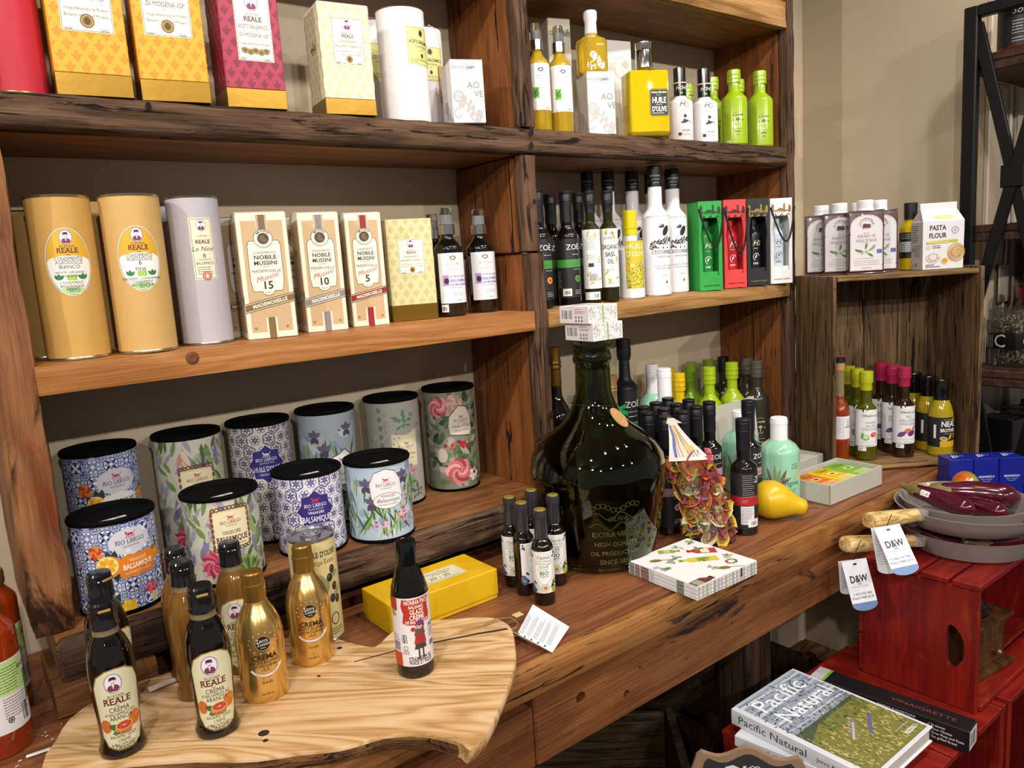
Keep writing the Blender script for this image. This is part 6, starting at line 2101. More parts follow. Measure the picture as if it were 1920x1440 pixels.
# tall cream oil can with a metal top
x, y, z, r, hh = P['huile_can']
r, hh = 0.036, 0.168
t = thing('oil_can', 'cream printed oil can with ringed metal top, behind the gold bottle', 'oil can', (0.430, 1.100, 0.9212), -0.35)
part('can_body', MB().lathe([(0, 0.001), (r, 0.001), (r, hh - 0.003), (0, hh - 0.003)], 48), mat('can_cream', 'cdbf8a', 0.35), t, 40)
TINM = mat('bare_tin', 'b4b4b8', 0.22, 0.95)
part('can_top', MB().lathe([(r, hh - 0.005), (r + 0.001, hh - 0.003), (r + 0.0005, hh), (r - 0.002, hh), (r - 0.004, hh - 0.003), (r * 0.46, hh - 0.0025), (r * 0.44, hh + 0.001), (r * 0.36, hh + 0.001), (r * 0.34, hh - 0.002), (0, hh - 0.002)], 48), TINM, t, 25)
part('can_foot', MB().lathe([(0, 0), (r + 0.0008, 0), (r + 0.001, 0.003), (r, 0.004)], 40), TINM, t, 25)
A = Art((-60, 4, 60, 164))
A.t("HUILE D'OLIVE", 12, 140, 8, '4a4420', b=1, serif=1, fit=52)
A.t('Vierge Extra', 12, 128, 7.5, '8a6a1c', serif=1, fit=42)
for (px, py, a) in ((24, 110, 0.4), (30, 100, 2.2), (20, 84, 1.2), (32, 74, 0.8), (16, 66, 2.4)):
 A.leaf(px - 10, py - 10, a, 30, 9, '8a9468', 2)
for (px, py) in ((22, 104), (30, 88), (24, 70), (34, 66), (28, 116)):
 A.e(px, py, 5, 7, '2c2820', 14, z=4)
 A.e(px - 1.5, py + 2, 1.4, 2, '6a6658', 8, z=5)
A.ring(26, 36, 8, 10, 1.5, '2c2820', 14, z=2)
A.lines(6, 20, 34, 3, 4, 1.4, '5a5430')
A.build('can_print', t, cylmap(r, 5.4), us=5.4)
# strawberry fig glaze
x, y, z, r, hh = P['nonna']
r, hh = 0.0262, 0.193
t = thing('glaze_bottle', 'black squeeze bottle with red and white strawberry fig label on the olive board', 'bottle', (x, y, 0.921), -0.36)
pr = [(0, 0.001), (r * 0.94, 0), (r, 0.003), (r, hh * 0.60), (r * 0.96, hh * 0.66), (r * 0.62, hh * 0.80), (r * 0.55, hh * 0.825), (0, hh * 0.825)]
part('bottle_body', MB().lathe(pr, 44), mat('squeeze_black', '0b0808', 0.1, coat=0.5), t, 25)
part('cap', MB().lathe([(0, hh * 0.82), (r * 0.55, hh * 0.82), (r * 0.545, hh * 0.975), (r * 0.51, hh), (r * 0.40, hh), (r * 0.36, hh - 0.001), (0, hh - 0.001)], 36), CAP_GLOSS, t, 25)
R, H = r * 1000, hh * 1000
A = Art()
y0, y1 = H * 0.10, H * 0.615
A.r(-R * 1.7, y0, R * 1.7, y1, 'ded8dc')
A.p([(-17, H * .43), (-12, H * .415), (0, H * .41), (14, H * .42), (22, H * .42), (24, H * .47), (22, H * .54), (24, H * .605), (10, H * .605), (-4, H * .60), (-16, H * .605), (-18, H * .55), (-15, H * .50)], 'b2301c', 2)
for i, (s, sz, f) in enumerate((("NONNA PIA'S", 6.0, 34), ('BALSAMIC', 3.8, 22), ('GLAZE', 6.4, 20), ('CRÈME', 6.4, 22), ('DE BALSAMIQUE', 4.2, 34))):
 A.t(s, 4, H * (0.565, 0.535, 0.492, 0.45, 0.422)[i], sz, 'ece4dc', b=1, fit=f, wob=0.3, z=5)
# little girl holding fruit: plain storybook figure
gx, gy = 6, H * 0.215
A.l([(gx - 3, gy - 10), (gx - 3, gy + 4)], 2.6, '4a3a38', 3)
A.l([(gx + 3, gy - 9), (gx + 3, gy + 4)], 2.6, '4a3a38', 3)
A.e(gx - 4, gy - 11, 2.8, 1.4, '3a2a28', 8, z=3)
A.e(gx + 4, gy - 10, 2.8, 1.4, '3a2a28', 8, z=3)
A.p([(gx - 9, gy + 2), (gx + 9, gy + 3), (gx + 7, gy + 12), (gx - 7, gy + 12)], '3c3430', 4)
A.p([(gx - 9, gy + 10), (gx + 9, gy + 10), (gx + 6, gy + 30), (gx - 5, gy + 30)], 'a02a30', 5)
A.p([(gx - 8, gy + 22), (gx + 8, gy + 24), (gx + 6, gy + 33), (gx - 6, gy + 32)], '6a4a38', 6)
A.e(gx - 9, gy + 32, 3.4, 3.4, 'b03038', 10, z=7)
A.e(gx + 1, gy + 37, 6.5, 7, '4a3038', 16, z=6)
A.e(gx, gy + 36, 4.6, 5, 'c8a08c', 14, z=7)
A.e(gx + 1, gy + 40, 6, 4, '6a3a6a', 14, z=8)
A.t('STRAWBERRY FIG', 5, H * 0.14, 6.0, '2a2428', b=1, sx=0.62, fit=34)
A.t('FRAISE ET FIGUE', 5, H * 0.112, 6.0, '2a2428', b=1, sx=0.62, fit=34)
A.r(20, H * 0.30, 33, H * 0.40, 'c6c2c8', 2)
A.t('NO', 27, H * 0.365, 5, '2a2428', b=1, z=5)
A.lines(21, H * 0.34, 12, 4, 3.4, 1.2, '4a444a')
A.r(21, H * 0.22, 33, H * 0.26, '5a6a9a', 2)
# side panel
A.r(-R * 1.7, H * 0.10, -22, H * 0.205, 'b8401c', 2)
A.r(-R * 1.7, H * 0.52, -24, H * 0.615, 'a83a20', 2)
A.r(-38, H * 0.215, -24, H * 0.285, '8a8a94', 2.5)
A.lines(-38, H * 0.33, 16, 5, 3.2, 1.0, '4a444a')
A.barcode(-20, H * 0.275, 8, H * 0.07, n=8)
A.ring(-15, H * 0.24, 3.2, 3.2, 0.7, '2a2428', 14, z=3)
A.lines(-20, H * 0.215, 11, 3, 2.2, 0.9, '4a444a')
flower(A, -32, H * 0.50, 6, 'c8a060', '6a8a3a', 5, 2, 3)
A.build('label_print', t, cylmap(r, R * 0.15), us=R * 0.15)
# five small organic glaze bottles
def bio(t, r, hh):
 pr = [(0, 0.001), (r * 0.93, 0), (r, 0.003), (r, hh * 0.60)] + shoulder(r, hh * 0.60, r * 0.56, hh * 0.72)[1:] + [(r * 0.55, hh * 0.74), (0, hh * 0.74)]
 part('bottle_glass', MB().lathe(pr, 36), G_GLAZE, t, 30)
 part('cap', MB().lathe([(0, hh * 0.70), (r * 0.62, hh * 0.70), (r * 0.60, hh * 0.90), (r * 0.64, hh * 0.905), (r * 0.64, hh * 0.985), (r * 0.60, hh), (0, hh)], 30), mat('clear_smoked_cap', '46444c', 0.06, trans=0.55, coat=0.4), t, 25)
 part('cap_disc', MB().lathe([(0, hh), (r * 0.54, hh), (r * 0.52, hh + 0.0008), (0, hh + 0.0008)], 24), mat('brass_disc', 'a08a3a', 0.4, 0.4), t, 25)
 R, H = r * 1000, hh * 1000
 A = Art()
 w = R * 1.5
 y0, y1 = H * 0.14, H * 0.585
 A.r(-w, y0, w, y1, 'e2e2dc')
 rs = random.Random(3)
 for k in range(26):
  A.e(-w * 0.8 + rs.gauss(0, 3), y0 + abs(rs.gauss(0, 9)), 2.3, 2.3, rs.choice(('3a3a7a', '2a2a5c', '5a5a9a')), 9, z=2)
  A.e(w * 0.62 + rs.gauss(0, 3), y0 + abs(rs.gauss(0, 8)), 2.3, 2.3, rs.choice(('9aa83a', 'b8b84a', '7a8a2a')), 9, z=2)
 leaves(A, w * 0.6, y0 + 16, 6, 9, GREENS, 3, 2)
 leaves(A, -w * 0.8, y1 - 6, 5, 8, ('b8b04a', '3a3a6a'), 3, 6)
 leaves(A, w * 0.8, y1 - 8, 5, 9, ('3a3a7a', '7a8a3a'), 3, 7)
 A.e(0, H * 0.40, R * 0.9, H * 0.165, 'e8e8e2', 28, z=3.4)
 A.ring(0, H * 0.40, R * 0.9, H * 0.165, 0.5, '8a8a80', 28, z=4)
 A.z = 4
 A.t('CREMA', 0, H * 0.50, 5.6, '26282a', fit=R * 1.15)
 A.t('con "Aceto Balsamico', 0, H * 0.475, 3.0, '26282a', fit=R * 1.35)
 A.t('di Modena igp"', 0, H * 0.448, 3.0, '26282a')
 A.t('GLAZE', 0, H * 0.41, 4.6, '26282a', fit=R * 0.85)
 A.lines(-R * 0.6, H * 0.39, R * 1.2, 1, 2, 0.8, '6a6a64')
 A.t('BIO', 0, H * 0.335, 6.6, '2f6a44', b=1)
 A.t('organic', 0, H * 0.31, 4.0, '3f6a4a')
 A.e(1, H * 0.195, 7.6, 7.6, 'd8d0c0', 20, z=5)
 A.ring(1, H * 0.195, 7.0, 7.0, 0.6, '8a7a6a', 20, z=6)
 A.e(1, H * 0.195, 3.6, 3.6, 'b8864a', 14, z=6)
 A.r(-w + 1, y0 + 2, -w + 6, y0 + 9, '5a9a4a', 4)
 A.build('label_print', t, cylmap(r, R * 0.15), us=R * 0.15)
b0 = thing('glaze_bottle', 'small organic glaze bottle standing foremost of its cluster', 'bottle', (P['bio3'][0], P['bio3'][1], 0.9006), -0.62, 'small organic glaze bottles')
bio(b0, 0.0188, 0.166)
for k, lb, rz in (('bio1', 'small organic glaze bottle at the cluster edge towards the yellow box', -0.62), ('bio2', 'small organic glaze bottle turned sideways in the middle of its cluster', 0.5), ('bio4', 'small organic glaze bottle at the cluster edge towards the green glass demijohn', -0.75), ('bio5', 'small organic glaze bottle at the back of its cluster, mostly hidden', -0.7)):
 dup(b0, lb, (P[k][0], P[k][1], 0.9006), rz)
# yellow gift box lying flat
t = thing('gift_box', 'flat yellow gift box with pale label lying on the counter', 'gift box', (0.632, 1.094, 0.9006), 0.0)
YB = mat('yellow_card', 'd6a90c', 0.5)
part('box_base', MB().bbox(-0.104, 0.104, -0.050, 0.050, 0, 0.05, 0.001), YB, t)
part('box_lid', MB().bbox(-0.1055, 0.1055, -0.0515, 0.0515, 0.008, 0.054, 0.0012), YB, t)
A = Art()
A.r(-62, -24, 62, 24, 'd8d0b4')
A.frame(-60.5, -22.5, 60.5, 22.5, 0.5, '8a7a4a', 2)
A.t('Piccola Riserva', 20, 10, 6, '4a4436', sh=0.3)
A.t('di Famiglia', 22, 2, 6, '4a4436', sh=0.3)
A.t('20 · 30'.replace('·', '-'), 14, -13, 10, '2a261e')
A.l([(-50, -16), (50, -16)], 0.5, '6a6250', 3)
A.lines(-30, -20, 80, 1, 2, 0.9, '6a6250')
A.build('label_print', t, top(0.054))
# ------------------------------------------------------------------ sauce jars at the counter's end
def sauce_jar(x, y, label, rz, lid):
 t = thing('sauce_jar', label, 'jar', (x, y, 0.9008), rz, 'orange sauce jars')
 r, hh = 0.0345, 0.205
 pr = [(0, 0.001), (r * 0.92, 0), (r, 0.005), (r, hh * 0.78)] + shoulder(r, hh * 0.78, r * 0.62, hh * 0.90, 6)[1:] + [(r * 0.62, hh * 0.91), (0, hh * 0.91)]
 part('jar_glass', MB().lathe(pr, 44), mat('tomato_sauce', '8f2f0a', 0.08, coat=0.6, var=0.25, bscale=120), t, 30)
 part('lid', MB().lathe([(0, hh * 0.90), (r * 0.68, hh * 0.90), (r * 0.70, hh * 0.915), (r * 0.70, hh * 0.975), (r * 0.66, hh), (0, hh)], 36), mat('brass_lid', '8a7a4a', 0.35, 0.7), t, 25)
 R, H = r * 1000, hh * 1000
 A = Art()
 A.r(-R * 2.2, H * 0.16, R * 2.2, H * 0.62, 'dedade')
 A.r(-8, H * 0.40, 34, H * 0.61, 'b9d68a', 2)
 A.lines(-4, H * 0.57, 34, 9, 3.8, 1.2, '4a6a34')
 A.p([(-R * 1.2, H * 0.18), (-10, H * 0.18), (-6, H * 0.40), (-R * 1.2, H * 0.40)], '3f9a34', 2.5)
 A.r(36, H * 0.30, R * 1.9, H * 0.50, '3f8a3a', 2)
 A.lines(2, H * 0.375, 38, 8, 3.6, 1.1, '6a666a')
 A.e(8, H * 0.235, 4, 4, '4a4a5a', 14, z=3)
 A.ring(8, H * 0.235, 2.6, 2.6, 0.7, 'dedade', 12, z=4)
 A.barcode(24, H * 0.19, 12, H * 0.12, n=9)
 A.t('BASILICO', 44, H * 0.53, 6, '3a5a3a', b=1)
 A.build('label_print', t, cylmap(r, R * 0.15), us=R * 0.15)
 return t
sauce_jar(0.008, 1.150, 'orange sauce jar with green and white label, foremost at the counter end', 0.15, 0)
sauce_jar(0.020, 1.262, 'orange sauce jar standing behind another beside the live-edge post', 0.35, 0)
# ------------------------------------------------------------------ demijohn with cork tag, and two boxes on its mouth
DX, DY = 0.998, 1.050
dj = thing('demijohn', 'huge dark green glass demijohn with embossed lettering in front of the middle post', 'demijohn', (DX, DY, 0.9006), -0.55)
Rm = 0.131
outer = [(0, 0.010), (0.060, 0.006), (0.082, 0.0), (0.098, 0.005), (0.108, 0.024), (0.118, 0.06), (0.124, 0.105), (0.129, 0.145), (0.131, 0.172), (0.127, 0.198), (0.112, 0.222), (0.090, 0.240), (0.068, 0.254), (0.052, 0.270), (0.043, 0.290), (0.0395, 0.315), (0.0380, 0.355), (0.0375, 0.366), (0.0415, 0.370), (0.0425, 0.377), (0.0400, 0.384), (0.0385, 0.388), (0.0415, 0.394), (0.0420, 0.402), (0.0400, 0.409), (0.0360, 0.410)]
inner = [(r - 0.0045, z) for r, z in reversed(outer[4:-1])]
inner = [(0.0330, 0.409)] + [(min(r, 0.0335) if z > 0.35 else r, z) for r, z in inner] + [(0.098, 0.016), (0.06, 0.014), (0, 0.018)]
outer = [(r * (0.88 if z > 0.29 else 1.0), z * 1.048) for r, z in outer]
inner = [(r * (0.88 if z > 0.29 else 1.0), z * 1.048) for r, z in inner]
GREEN_GLASS = mat('demijohn_glass', '858f2e', 0.03, trans=1.0, ior=1.48)
dgo = part('glass_body', MB().lathe(outer + inner, 64), GREEN_GLASS, dj, 60)
# embossing stands proud of the glass; lighter metallic colour paints in its glints
EM = mat('embossed_glint', '565c2a', 0.08, metal=0.5, coat=0.8)
A = Art()
for i, (s, sz) in enumerate((('EXTRA VIRGIN', 9.5), ('HIGH QUALITY', 8.5), ('OIL PRODUCTION', 8.5), ('SINCE 1856', 9.5))):
 A.t(s, 4, 82 - 19 * i, sz, '5a5f24', b=1, z=6)
sc = [(-44 + 4 * k, 102 + 7 * math.sin(k * 0.55)) for k in range(25)]
A.l(sc, 1.4, '5a5f24', 6)
A.l([(a, b2 + 20) for a, b2 in sc], 1.4, '5a5f24', 6)
A.t('OLIVA', 6, 112, 9, '5a5f24', sh=0.2, z=6)
for k in range(10):
 A.ring(-38 + 9 * k, 138 + 5 * math.sin(k), 5, 5, 1.3, '5a5f24', 12, z=6)
em_o = A.build('embossing', dj, revmap(outer[2:12], 0.125, 16.0, base=0.0006), EM, us=16.0, vb=[q[1] * 1000 for q in outer[3:12]])
tagp = thing('cork_tag', 'oval cork tag on a dark cord round the demijohn neck', 'tag', (DX, DY, 0.9006), -0.55)
cordp = [(0.0440 * math.cos(a), 0.0440 * math.sin(a), 0.306 - 0.004 * math.sin(a + 1)) for a in [2 * PI * k / 28 for k in range(28)]]
part('cord', MB().tube(cordp, 0.0007, 6, True), mat('dark_cord', '1c1a14', 0.8), tagp)
ov = [(0.0125 * math.cos(2 * PI * k / 28), 0.0225 * math.sin(2 * PI * k / 28)) for k in range(28)]
tm = MB().prism(ov, -0.0011, 0.0011, 1)
Mt = Matrix.Translation((0.036, -0.046, 0.284)) @ Matrix.Rotation(0.55, 4, 'Z') @ Matrix.Rotation(-0.65, 4, 'X') @ Matrix.Rotation(-0.35, 4, 'Y')
tm.xf(Mt)
part('tag_disc', tm, mat('cork_sheet', 'b58a58', 0.8, var=0.18, bscale=300), tagp)
A = Art()
A.ring(0, 0, 10.5, 20, 0.6, '6a4a2a', 28, z=1)
A.ring(0, 0, 7.5, 15, 0.5, '6a4a2a', 24, z=1)
A.lines(-5, 6, 10, 4, 4, 1.0, '6a4a2a')
mo = Mt @ Vector((0, -0.0012, 0))
A.build('tag_print', tagp, flatmap(mo, Mt.to_3x3() @ Vector((1, 0, 0)), Mt.to_3x3() @ Vector((0, 0, 1)), 0.0003))
def white_box(x, y, z, rz, label):
 t = thing('soap_box', label, 'box', (x, y, z), rz, 'white boxes on the demijohn')
 w, d, hh = 0.074, 0.080, 0.0325
 part('box_body', MB().bbox(-w / 2, w / 2, -d / 2, d / 2, 0, hh, 0.0008), mat('card_white', 'dcd6da', 0.5), t)
 B = Art()
 B.barcode(-33, 8, 30, 17, n=20)
 B.lines(3, 26, 24, 1, 2, 1.2, '8a868a')
 B.lines(3, 22, 28, 2, 2.6, 1.0, 'b85a6a')
 for i in range(3):
  for j in range(2):
   B.ring(6 + i * 8, 12 - j * 6.5, 2.2, 2.2, 0.8, '3a383c', 10, z=3)
   B.l([(4.5 + i * 8, 10.5 - j * 6.5), (7.5 + i * 8, 13.5 - j * 6.5)], 0.7, '3a383c', 3)
 B.build('barcode_print', t, flatmap((-w / 2, 0, 0), (0, -1, 0), (0, 0, 1)))
 A = Art((-w * 500, 0.4, w * 500, 32.0))
 rs = random.Random(6)
 for k in range(60):
  A.leaf(rs.uniform(-36, 36), rs.uniform(2, 29), rs.uniform(0.4, 2.6), rs.uniform(4, 9), 1.6, 'a9b29a', 1 + k * .01)
 A.r(-2.2, 0.4, 0.6, 32.0, '6fae4a', 3)
 A.build('leaf_print', t, front(w, d))
 C_ = Art()
 C_.r(-2.2, -d * 500, 0.6, d * 500, '6fae4a', 1)
 C_.r(-w * 500 + 2, 8, 18, 11, '4a4846', 1)
 C_.build('band_print', t, top(hh))
 return t
white_box(DX + 0.004, DY - 0.004, 0.9006 + 0.4300, -0.04, 'white barcode box lying directly on the demijohn mouth')
white_box(DX - 0.004, DY + 0.000, 0.9006 + 0.4629, -0.01, 'white barcode box on top of another over the demijohn')
# ------------------------------------------------------------------ narrow bay at counter level: bottles standing behind the demijohn
lk = dict(LIM := lim) if 0 else lim
lim2 = dict(lim)
gl = 'lime bottles at counter level'
def at(name, label, key, xyz=None, **kw):
 """lacquered bottle at a given spot, with a fixed height"""
 if xyz:
  P[key] = xyz
 return lacq(name, label, 'bottle', key, **kw)
lim2['hh'] = 0.272
lacq('oil_bottle', 'lime green lacquered bottle at counter level, in front of two darker green ones', 'bottle', 'lime1', group=gl, **lim2)
lacq('oil_bottle', 'lime green lacquered bottle at counter level, next to the brown bottles', 'bottle', 'lime2', group=gl, **lim2)
GREEN_D = mat('green_lacquer', '6f8f1c', 0.22, coat=0.4)
limd = dict(lim2)
limd['body'] = limd['cap'] = GREEN_D
for k, xy, lb in (('lime3', (1.668, 1.366), 'green bottle in shade with handle-like gap, between yellow and front lime bottle'), ('lime4', (1.722, 1.405), 'green bottle in shade at the wall, farthest behind the yellow bottles'), ('lime5', (1.786, 1.395), 'green bottle in shade at the wall, between the two front lime bottles')):
 P[k] = (xy[0], xy[1], 0.9006, 0.030, 0.28)
 lacq('oil_bottle', lb, 'bottle', k, group=gl, **limd)
yl = dict(lim2)
yl['body'] = yl['cap'] = YEL
yl['art'] = olivier_art('3a300a', 'CITRON')
P['yel1'] = (P['yel1'][0], P['yel1'][1], 0.9006, 0.030, 0.28)
lacq('oil_bottle', 'yellow lacquered bottle right behind the mint bottle with white cap', 'bottle', 'yel1', group='yellow bottles at counter level', **yl)
for k, lb in (('yel2', 'yellow lacquered bottle in shade at the wall, between two mint bottles'), ('yel3', 'yellow lacquered bottle in shade at the wall, behind the front yellow one')):
 lacq('oil_bottle', lb, 'bottle', k, group='yellow bottles at counter level', **yl)
ol = dict(lim2)
ol['body'] = OLB
ol['cap'] = mat('grey_cap', '4c4a46', 0.35)
ol['art'] = olivier_art('d8d6d0', 'OLIVE')
ol['rz'] = -0.75
P['oliv1'] = (1.822, 1.256, 0.9006, 0.032, 0.272)
P['oliv2'] = (1.858, 1.315, 0.9006, 0.032, 0.28)
P['dark1'] = (1.852, 1.392, 0.9006, 0.031, 0.282)
lacq('oil_bottle', 'brown lacquered bottle with white lettering, beside the front lime bottle', 'bottle', 'oliv1', **ol)
lacq('oil_bottle', 'brown lacquered bottle with grey cap, tight against the outer post', 'bottle', 'oliv2', **ol)
ol['cap'] = CAP_BLACK
lacq('oil_bottle', 'almost black bottle in shade at the wall, behind the second front lime bottle', 'bottle', 'dark1', **ol)
# big matt black bottles
MATT = mat('matt_black', '1e1f24', 0.45)
def zoe_big(k, label, xy):
 x, y = xy
 r, hh = 0.033, 0.374
 t = thing('oil_bottle', label, 'bottle', (x, y, 0.9006), face_cam(x, y, 0.55))
 pr = [(0, 0.001), (r * .95, 0), (r, 0.003), (r, hh * 0.66)] + shoulder(r, hh * 0.66, r * 0.46, hh * 0.74)[1:] + [(r * 0.40, hh * 0.87), (0, hh * 0.87)]
 part('bottle_body', MB().lathe(pr, 40), MATT, t, 30)
 part('cap', MB().lathe([(0, hh * 0.86), (r * 0.50, hh * 0.86), (r * 0.56, hh * 0.895), (r * 0.56, hh * 0.94), (r * 0.53, hh * 0.945), (r * 0.56, hh * 0.95), (r * 0.56, hh - 0.001), (0, hh)], 28), CAP_BLACK, t, 25)
 R, H = r * 1000, hh * 1000
 A = Art()
 A.t('ZOË', 8, H * 0.54, 15, 'e8e6ea', serif=1)
 A.t('extra virgin', 10, H * 0.505, 4.2, 'c8c6ca')
 A.lines(-6, H * 0.475, 32, 1, 2, 1.6, 'e0dee2')
 A.r(-R * 1.5, H * 0.36, R * 1.7, H * 0.44, '3f9a44', 1)
 A.t('huile', 12, H * 0.39, 5, 'c8e0c8')
 A.build('label_print', t, cylmap(r, R * 0.15), us=R * 0.15)
 return t
zoe_big('zoebig', 'big matt black bottle with white name and green band, behind the demijohn neck', (1.406, 1.362))
zoe_big('zoebig2', 'big matt black bottle half hidden behind the demijohn neck', (1.338, 1.392))
# gold-foiled wine-like bottle and ribboned bottle behind the demijohn
for nm, lb, (x, y), r, hh, foil, rib in (('oil_bottle', 'dark bottle with gold foil neck between middle post and demijohn', (1.155, 1.345), 0.038, 0.385, True, False), ('oil_bottle', 'bottle with copper screw cap and green ribbon behind the demijohn shoulder', (1.285, 1.29), 0.031, 0.305, False, True)):
 t = thing(nm, lb, 'bottle', (x, y, 0.9006), face_cam(x, y, .7))
 pr = [(0, 0.001), (r * .95, 0), (r, 0.004), (r, hh * 0.55)] + shoulder(r, hh * 0.55, r * 0.40, hh * 0.72)[1:] + [(r * 0.36, hh * 0.97), (0, hh * 0.97)]
 part('bottle_glass', MB().lathe(pr, 40), G_DARK, t, 30)
 gm = mat('gold_foil', 'b08a35') if foil else mat('copper_cap', 'b98a5a', 0.3, 0.7)
 cp = [(0, hh * 0.76), (r * 0.43, hh * 0.76), (r * 0.40, hh * 0.86), (r * 0.45, hh * 0.87), (r * 0.42, hh * 0.89), (r * 0.46, hh * 0.90), (r * 0.42, hh * 0.92), (r * 0.44, hh - 0.002), (0, hh)]
 part('foil_neck' if foil else 'cap', MB().lathe(cp, 28), gm, t, 25)
 if rib:
  G_ = mat('green_ribbon', '1f8a4a', 0.35)
  bw = MB()
  for k, (a, L) in enumerate(((-0.5, 0.030), (-1.0, 0.026), (0.3, 0.022), (-2.2, 0.024), (-1.5, 0.034))):
   bw.prism([(0, -0.003), (L, -0.005), (L * 0.9, 0.0), (L, 0.005), (0, 0.003)], -0.0005, 0.0005, 1)
   bw.xf(Matrix.Translation((r * 0.3, -r * 0.5 - 0.001 * k, hh * 0.73)) @ Matrix.Rotation(-a, 4, 'Y'), len(bw.v) - 10)
  bw.lathe([(r * 0.47, hh * 0.735), (r * 0.5, hh * 0.745), (r * 0.47, hh * 0.755)], 20)
  part('ribbon_bow', bw, G_, t, 0)
# mint lacquer bottles with white caps
MINT = mat('mint_lacquer', '8fc4a6', 0.18, coat=0.5)
def origin(label, x, y, r, hh, rz):
 t = thing('oil_bottle', label, 'bottle', (x, y, 0.9006), rz, 'mint bottles with white caps')
 pr = [(0, 0.001), (r * .96, 0), (r, 0.003), (r, hh * 0.60), (r * 0.97, hh * 0.64), (r * 0.80, hh * 0.695), (r * 0.55, hh * 0.735), (r * 0.40, hh * 0.755), (r * 0.38, hh * 0.77), (0, hh * 0.77)]
 part('bottle_body', MB().lathe(pr, 48), MINT, t, 30)
 part('cap', MB().lathe([(0, hh * 0.745), (r * 0.425, hh * 0.745), (r * 0.42, hh * 0.93), (r * 0.435, hh * 0.932), (r * 0.43, hh * 0.965), (r * 0.415, hh * 0.967), (r * 0.415, hh - 0.002), (r * 0.38, hh), (0, hh)], 36), CAP_WHITE, t, 25)
 R, H = r * 1000, hh * 1000
 A = Art((-PI * R, 3, PI * R, H * 0.60))
 for k, (px, py, a, L, c) in enumerate(((-24, .26, 1.9, 46, '6a6a58'), (-18, .24, 1.6, 54, '8a9478'), (-10, .25, 1.2, 44, '5a5a4a'), (-14, .22, 1.45, 50, '7a9a6a'), (-26, .2, 2.3, 34, '8f8f74'), (-20, .2, 1.0, 40, '6f7d5a'), (-12, .28, 0.5, 34, '5a5650'), (-30, .1, 2.0, 40, '77806a'), (-22, .05, 1.3, 40, '8a7a5a'), (-36, .12, 1.6, 50, '6a7a58'))):
  A.leaf(px, H * py, a, L, 8, c, 1 + k * 0.05)
 for k in range(10):
  A.leaf(-16, H * 0.28, k * 0.63, 10, 4, ('c8a860', 'd8b878', 'b89450')[k % 3], 2)
 A.leaf(2, H * 0.06, 0.2, 26, 7, '6a6450', 2)
 A.lines(18, H * 0.50, 22, 3, 5, 1.4, '4a5a50')
 A.t('Première', 16, H * 0.335, 5.5, 'b8b478', sh=0.2)
 A.t('origine', 15, H * 0.265, 11.5, '3c4a42', serif=0)
 A.t('HUILE D OLIVE', 16, H * 0.21, 3, '4a5a50', fit=30)
 A.t('BOUQUET', 16, H * 0.18, 3.4, '4a5a50')
 for k in range(6):
  A.leaf(34, H * (0.30 + 0.03 * k), 1.2, 12, 4, 'c8c47a', 1.5)
 A.build('label_print', t, cylmap(r, R * 0.12), us=R * 0.12)
 return t
origin('mint green bottle with white cap and botanical print, standing behind the pear', P['origin1'][0], P['origin1'][1], 0.0445, 0.201, -0.78)
origin('mint green bottle with white cap between the small dark bottles and the grey panel', 1.537, 1.110, 0.043, 0.195, -0.78)
origin('tall mint bottle with white cap, lit, right behind the small dark bottles', 1.421, 1.243, 0.041, 0.305, -0.7)
origin('tall mint bottle with white cap, shaded, beside the big matt black bottle', 1.480, 1.335, 0.040, 0.302, -0.7)
# ------------------------------------------------------------------ cluster of small dark oil bottles
zs_ = dict(zs=0.58, zn=0.655, rn=0.5, cap_z=0.80, capr=0.56, rr=0.0255, hh=0.250)
cl = [(1.241, 1.149), (1.292, 1.158), (1.350, 1.172), (1.198, 1.098), (1.250, 1.098), (1.188, 1.040), (1.305, 1.109), (1.250, 1.046), (1.358, 1.118), (1.306, 1.056), (1.362, 1.064)]
lbl = ['small dark bottle at the back of the cluster, nearest the demijohn', 'small dark bottle in the back row of the cluster, below the big matt bottle', 'small dark bottle in the back row of the cluster, below the tall mint bottle', 'small dark bottle in the second row of the cluster, beside the demijohn', 'small dark bottle in the middle of the cluster, behind the pasta bag header', 'small dark bottle squeezed between demijohn and pasta bag', 'small dark bottle in the second row, behind the one left of the garlic label', 'small dark bottle just behind the pasta bag', 'small dark bottle behind the garlic oil bottle', 'small dark bottle beside the garlic oil, mostly behind the pasta bag', 'small dark garlic oil bottle with pink label band, beside the pasta bag']
for i, ((x, y), lb) in enumerate(zip(cl, lbl)):
 oil_bottle('oil_bottle', lb, 'bottle', None, G_DARK, CAP_BLACK, zoe_art('b88a94', 'c8a0a8', 'AIL', False), loc=(x, y, 0.9006, 0.0255, 0.25), group='small dark oil bottles in the cluster', rz=-0.72, **zs_)
oil_bottle('oil_bottle', 'dark oil bottle turned sideways with red label band, foremost beside the pear', 'bottle', None, G_DARK, CAP_BLACK, None, loc=(1.291, 0.925, 0.9006, 0.027, 0.24), rz=-0.25, zs=0.58, zn=0.655, rn=0.5, cap_z=0.80, capr=0.56)
t = [o for o in bpy.data.objects if o.get('label', '').startswith('dark oil bottle turned sideways')][0]
A = Art()
R, H = 27.0, 240.0
A.r(-R * 2.2, H * 0.06, R * 2.2, H * 0.55, '211e22')
A.lines(-22, H * 0.525, 26, 11, 4.4, 1.1, '9a989c')
A.t('ZOË', 22, H * 0.46, 13, 'e8e6ea', serif=1)
A.r(-R * 2.2, H * 0.265, R * 2.2, H * 0.345, 'a82226', 2)
A.lines(-24, H * 0.31, 14, 2, 4, 1.1, 'd88a8a')
A.r(-26, H * 0.10, 2, H * 0.26, 'd8d6d8', 2)
A.lines(-24, H * 0.24, 23, 10, 3.3, 0.9, '3a3a3e')
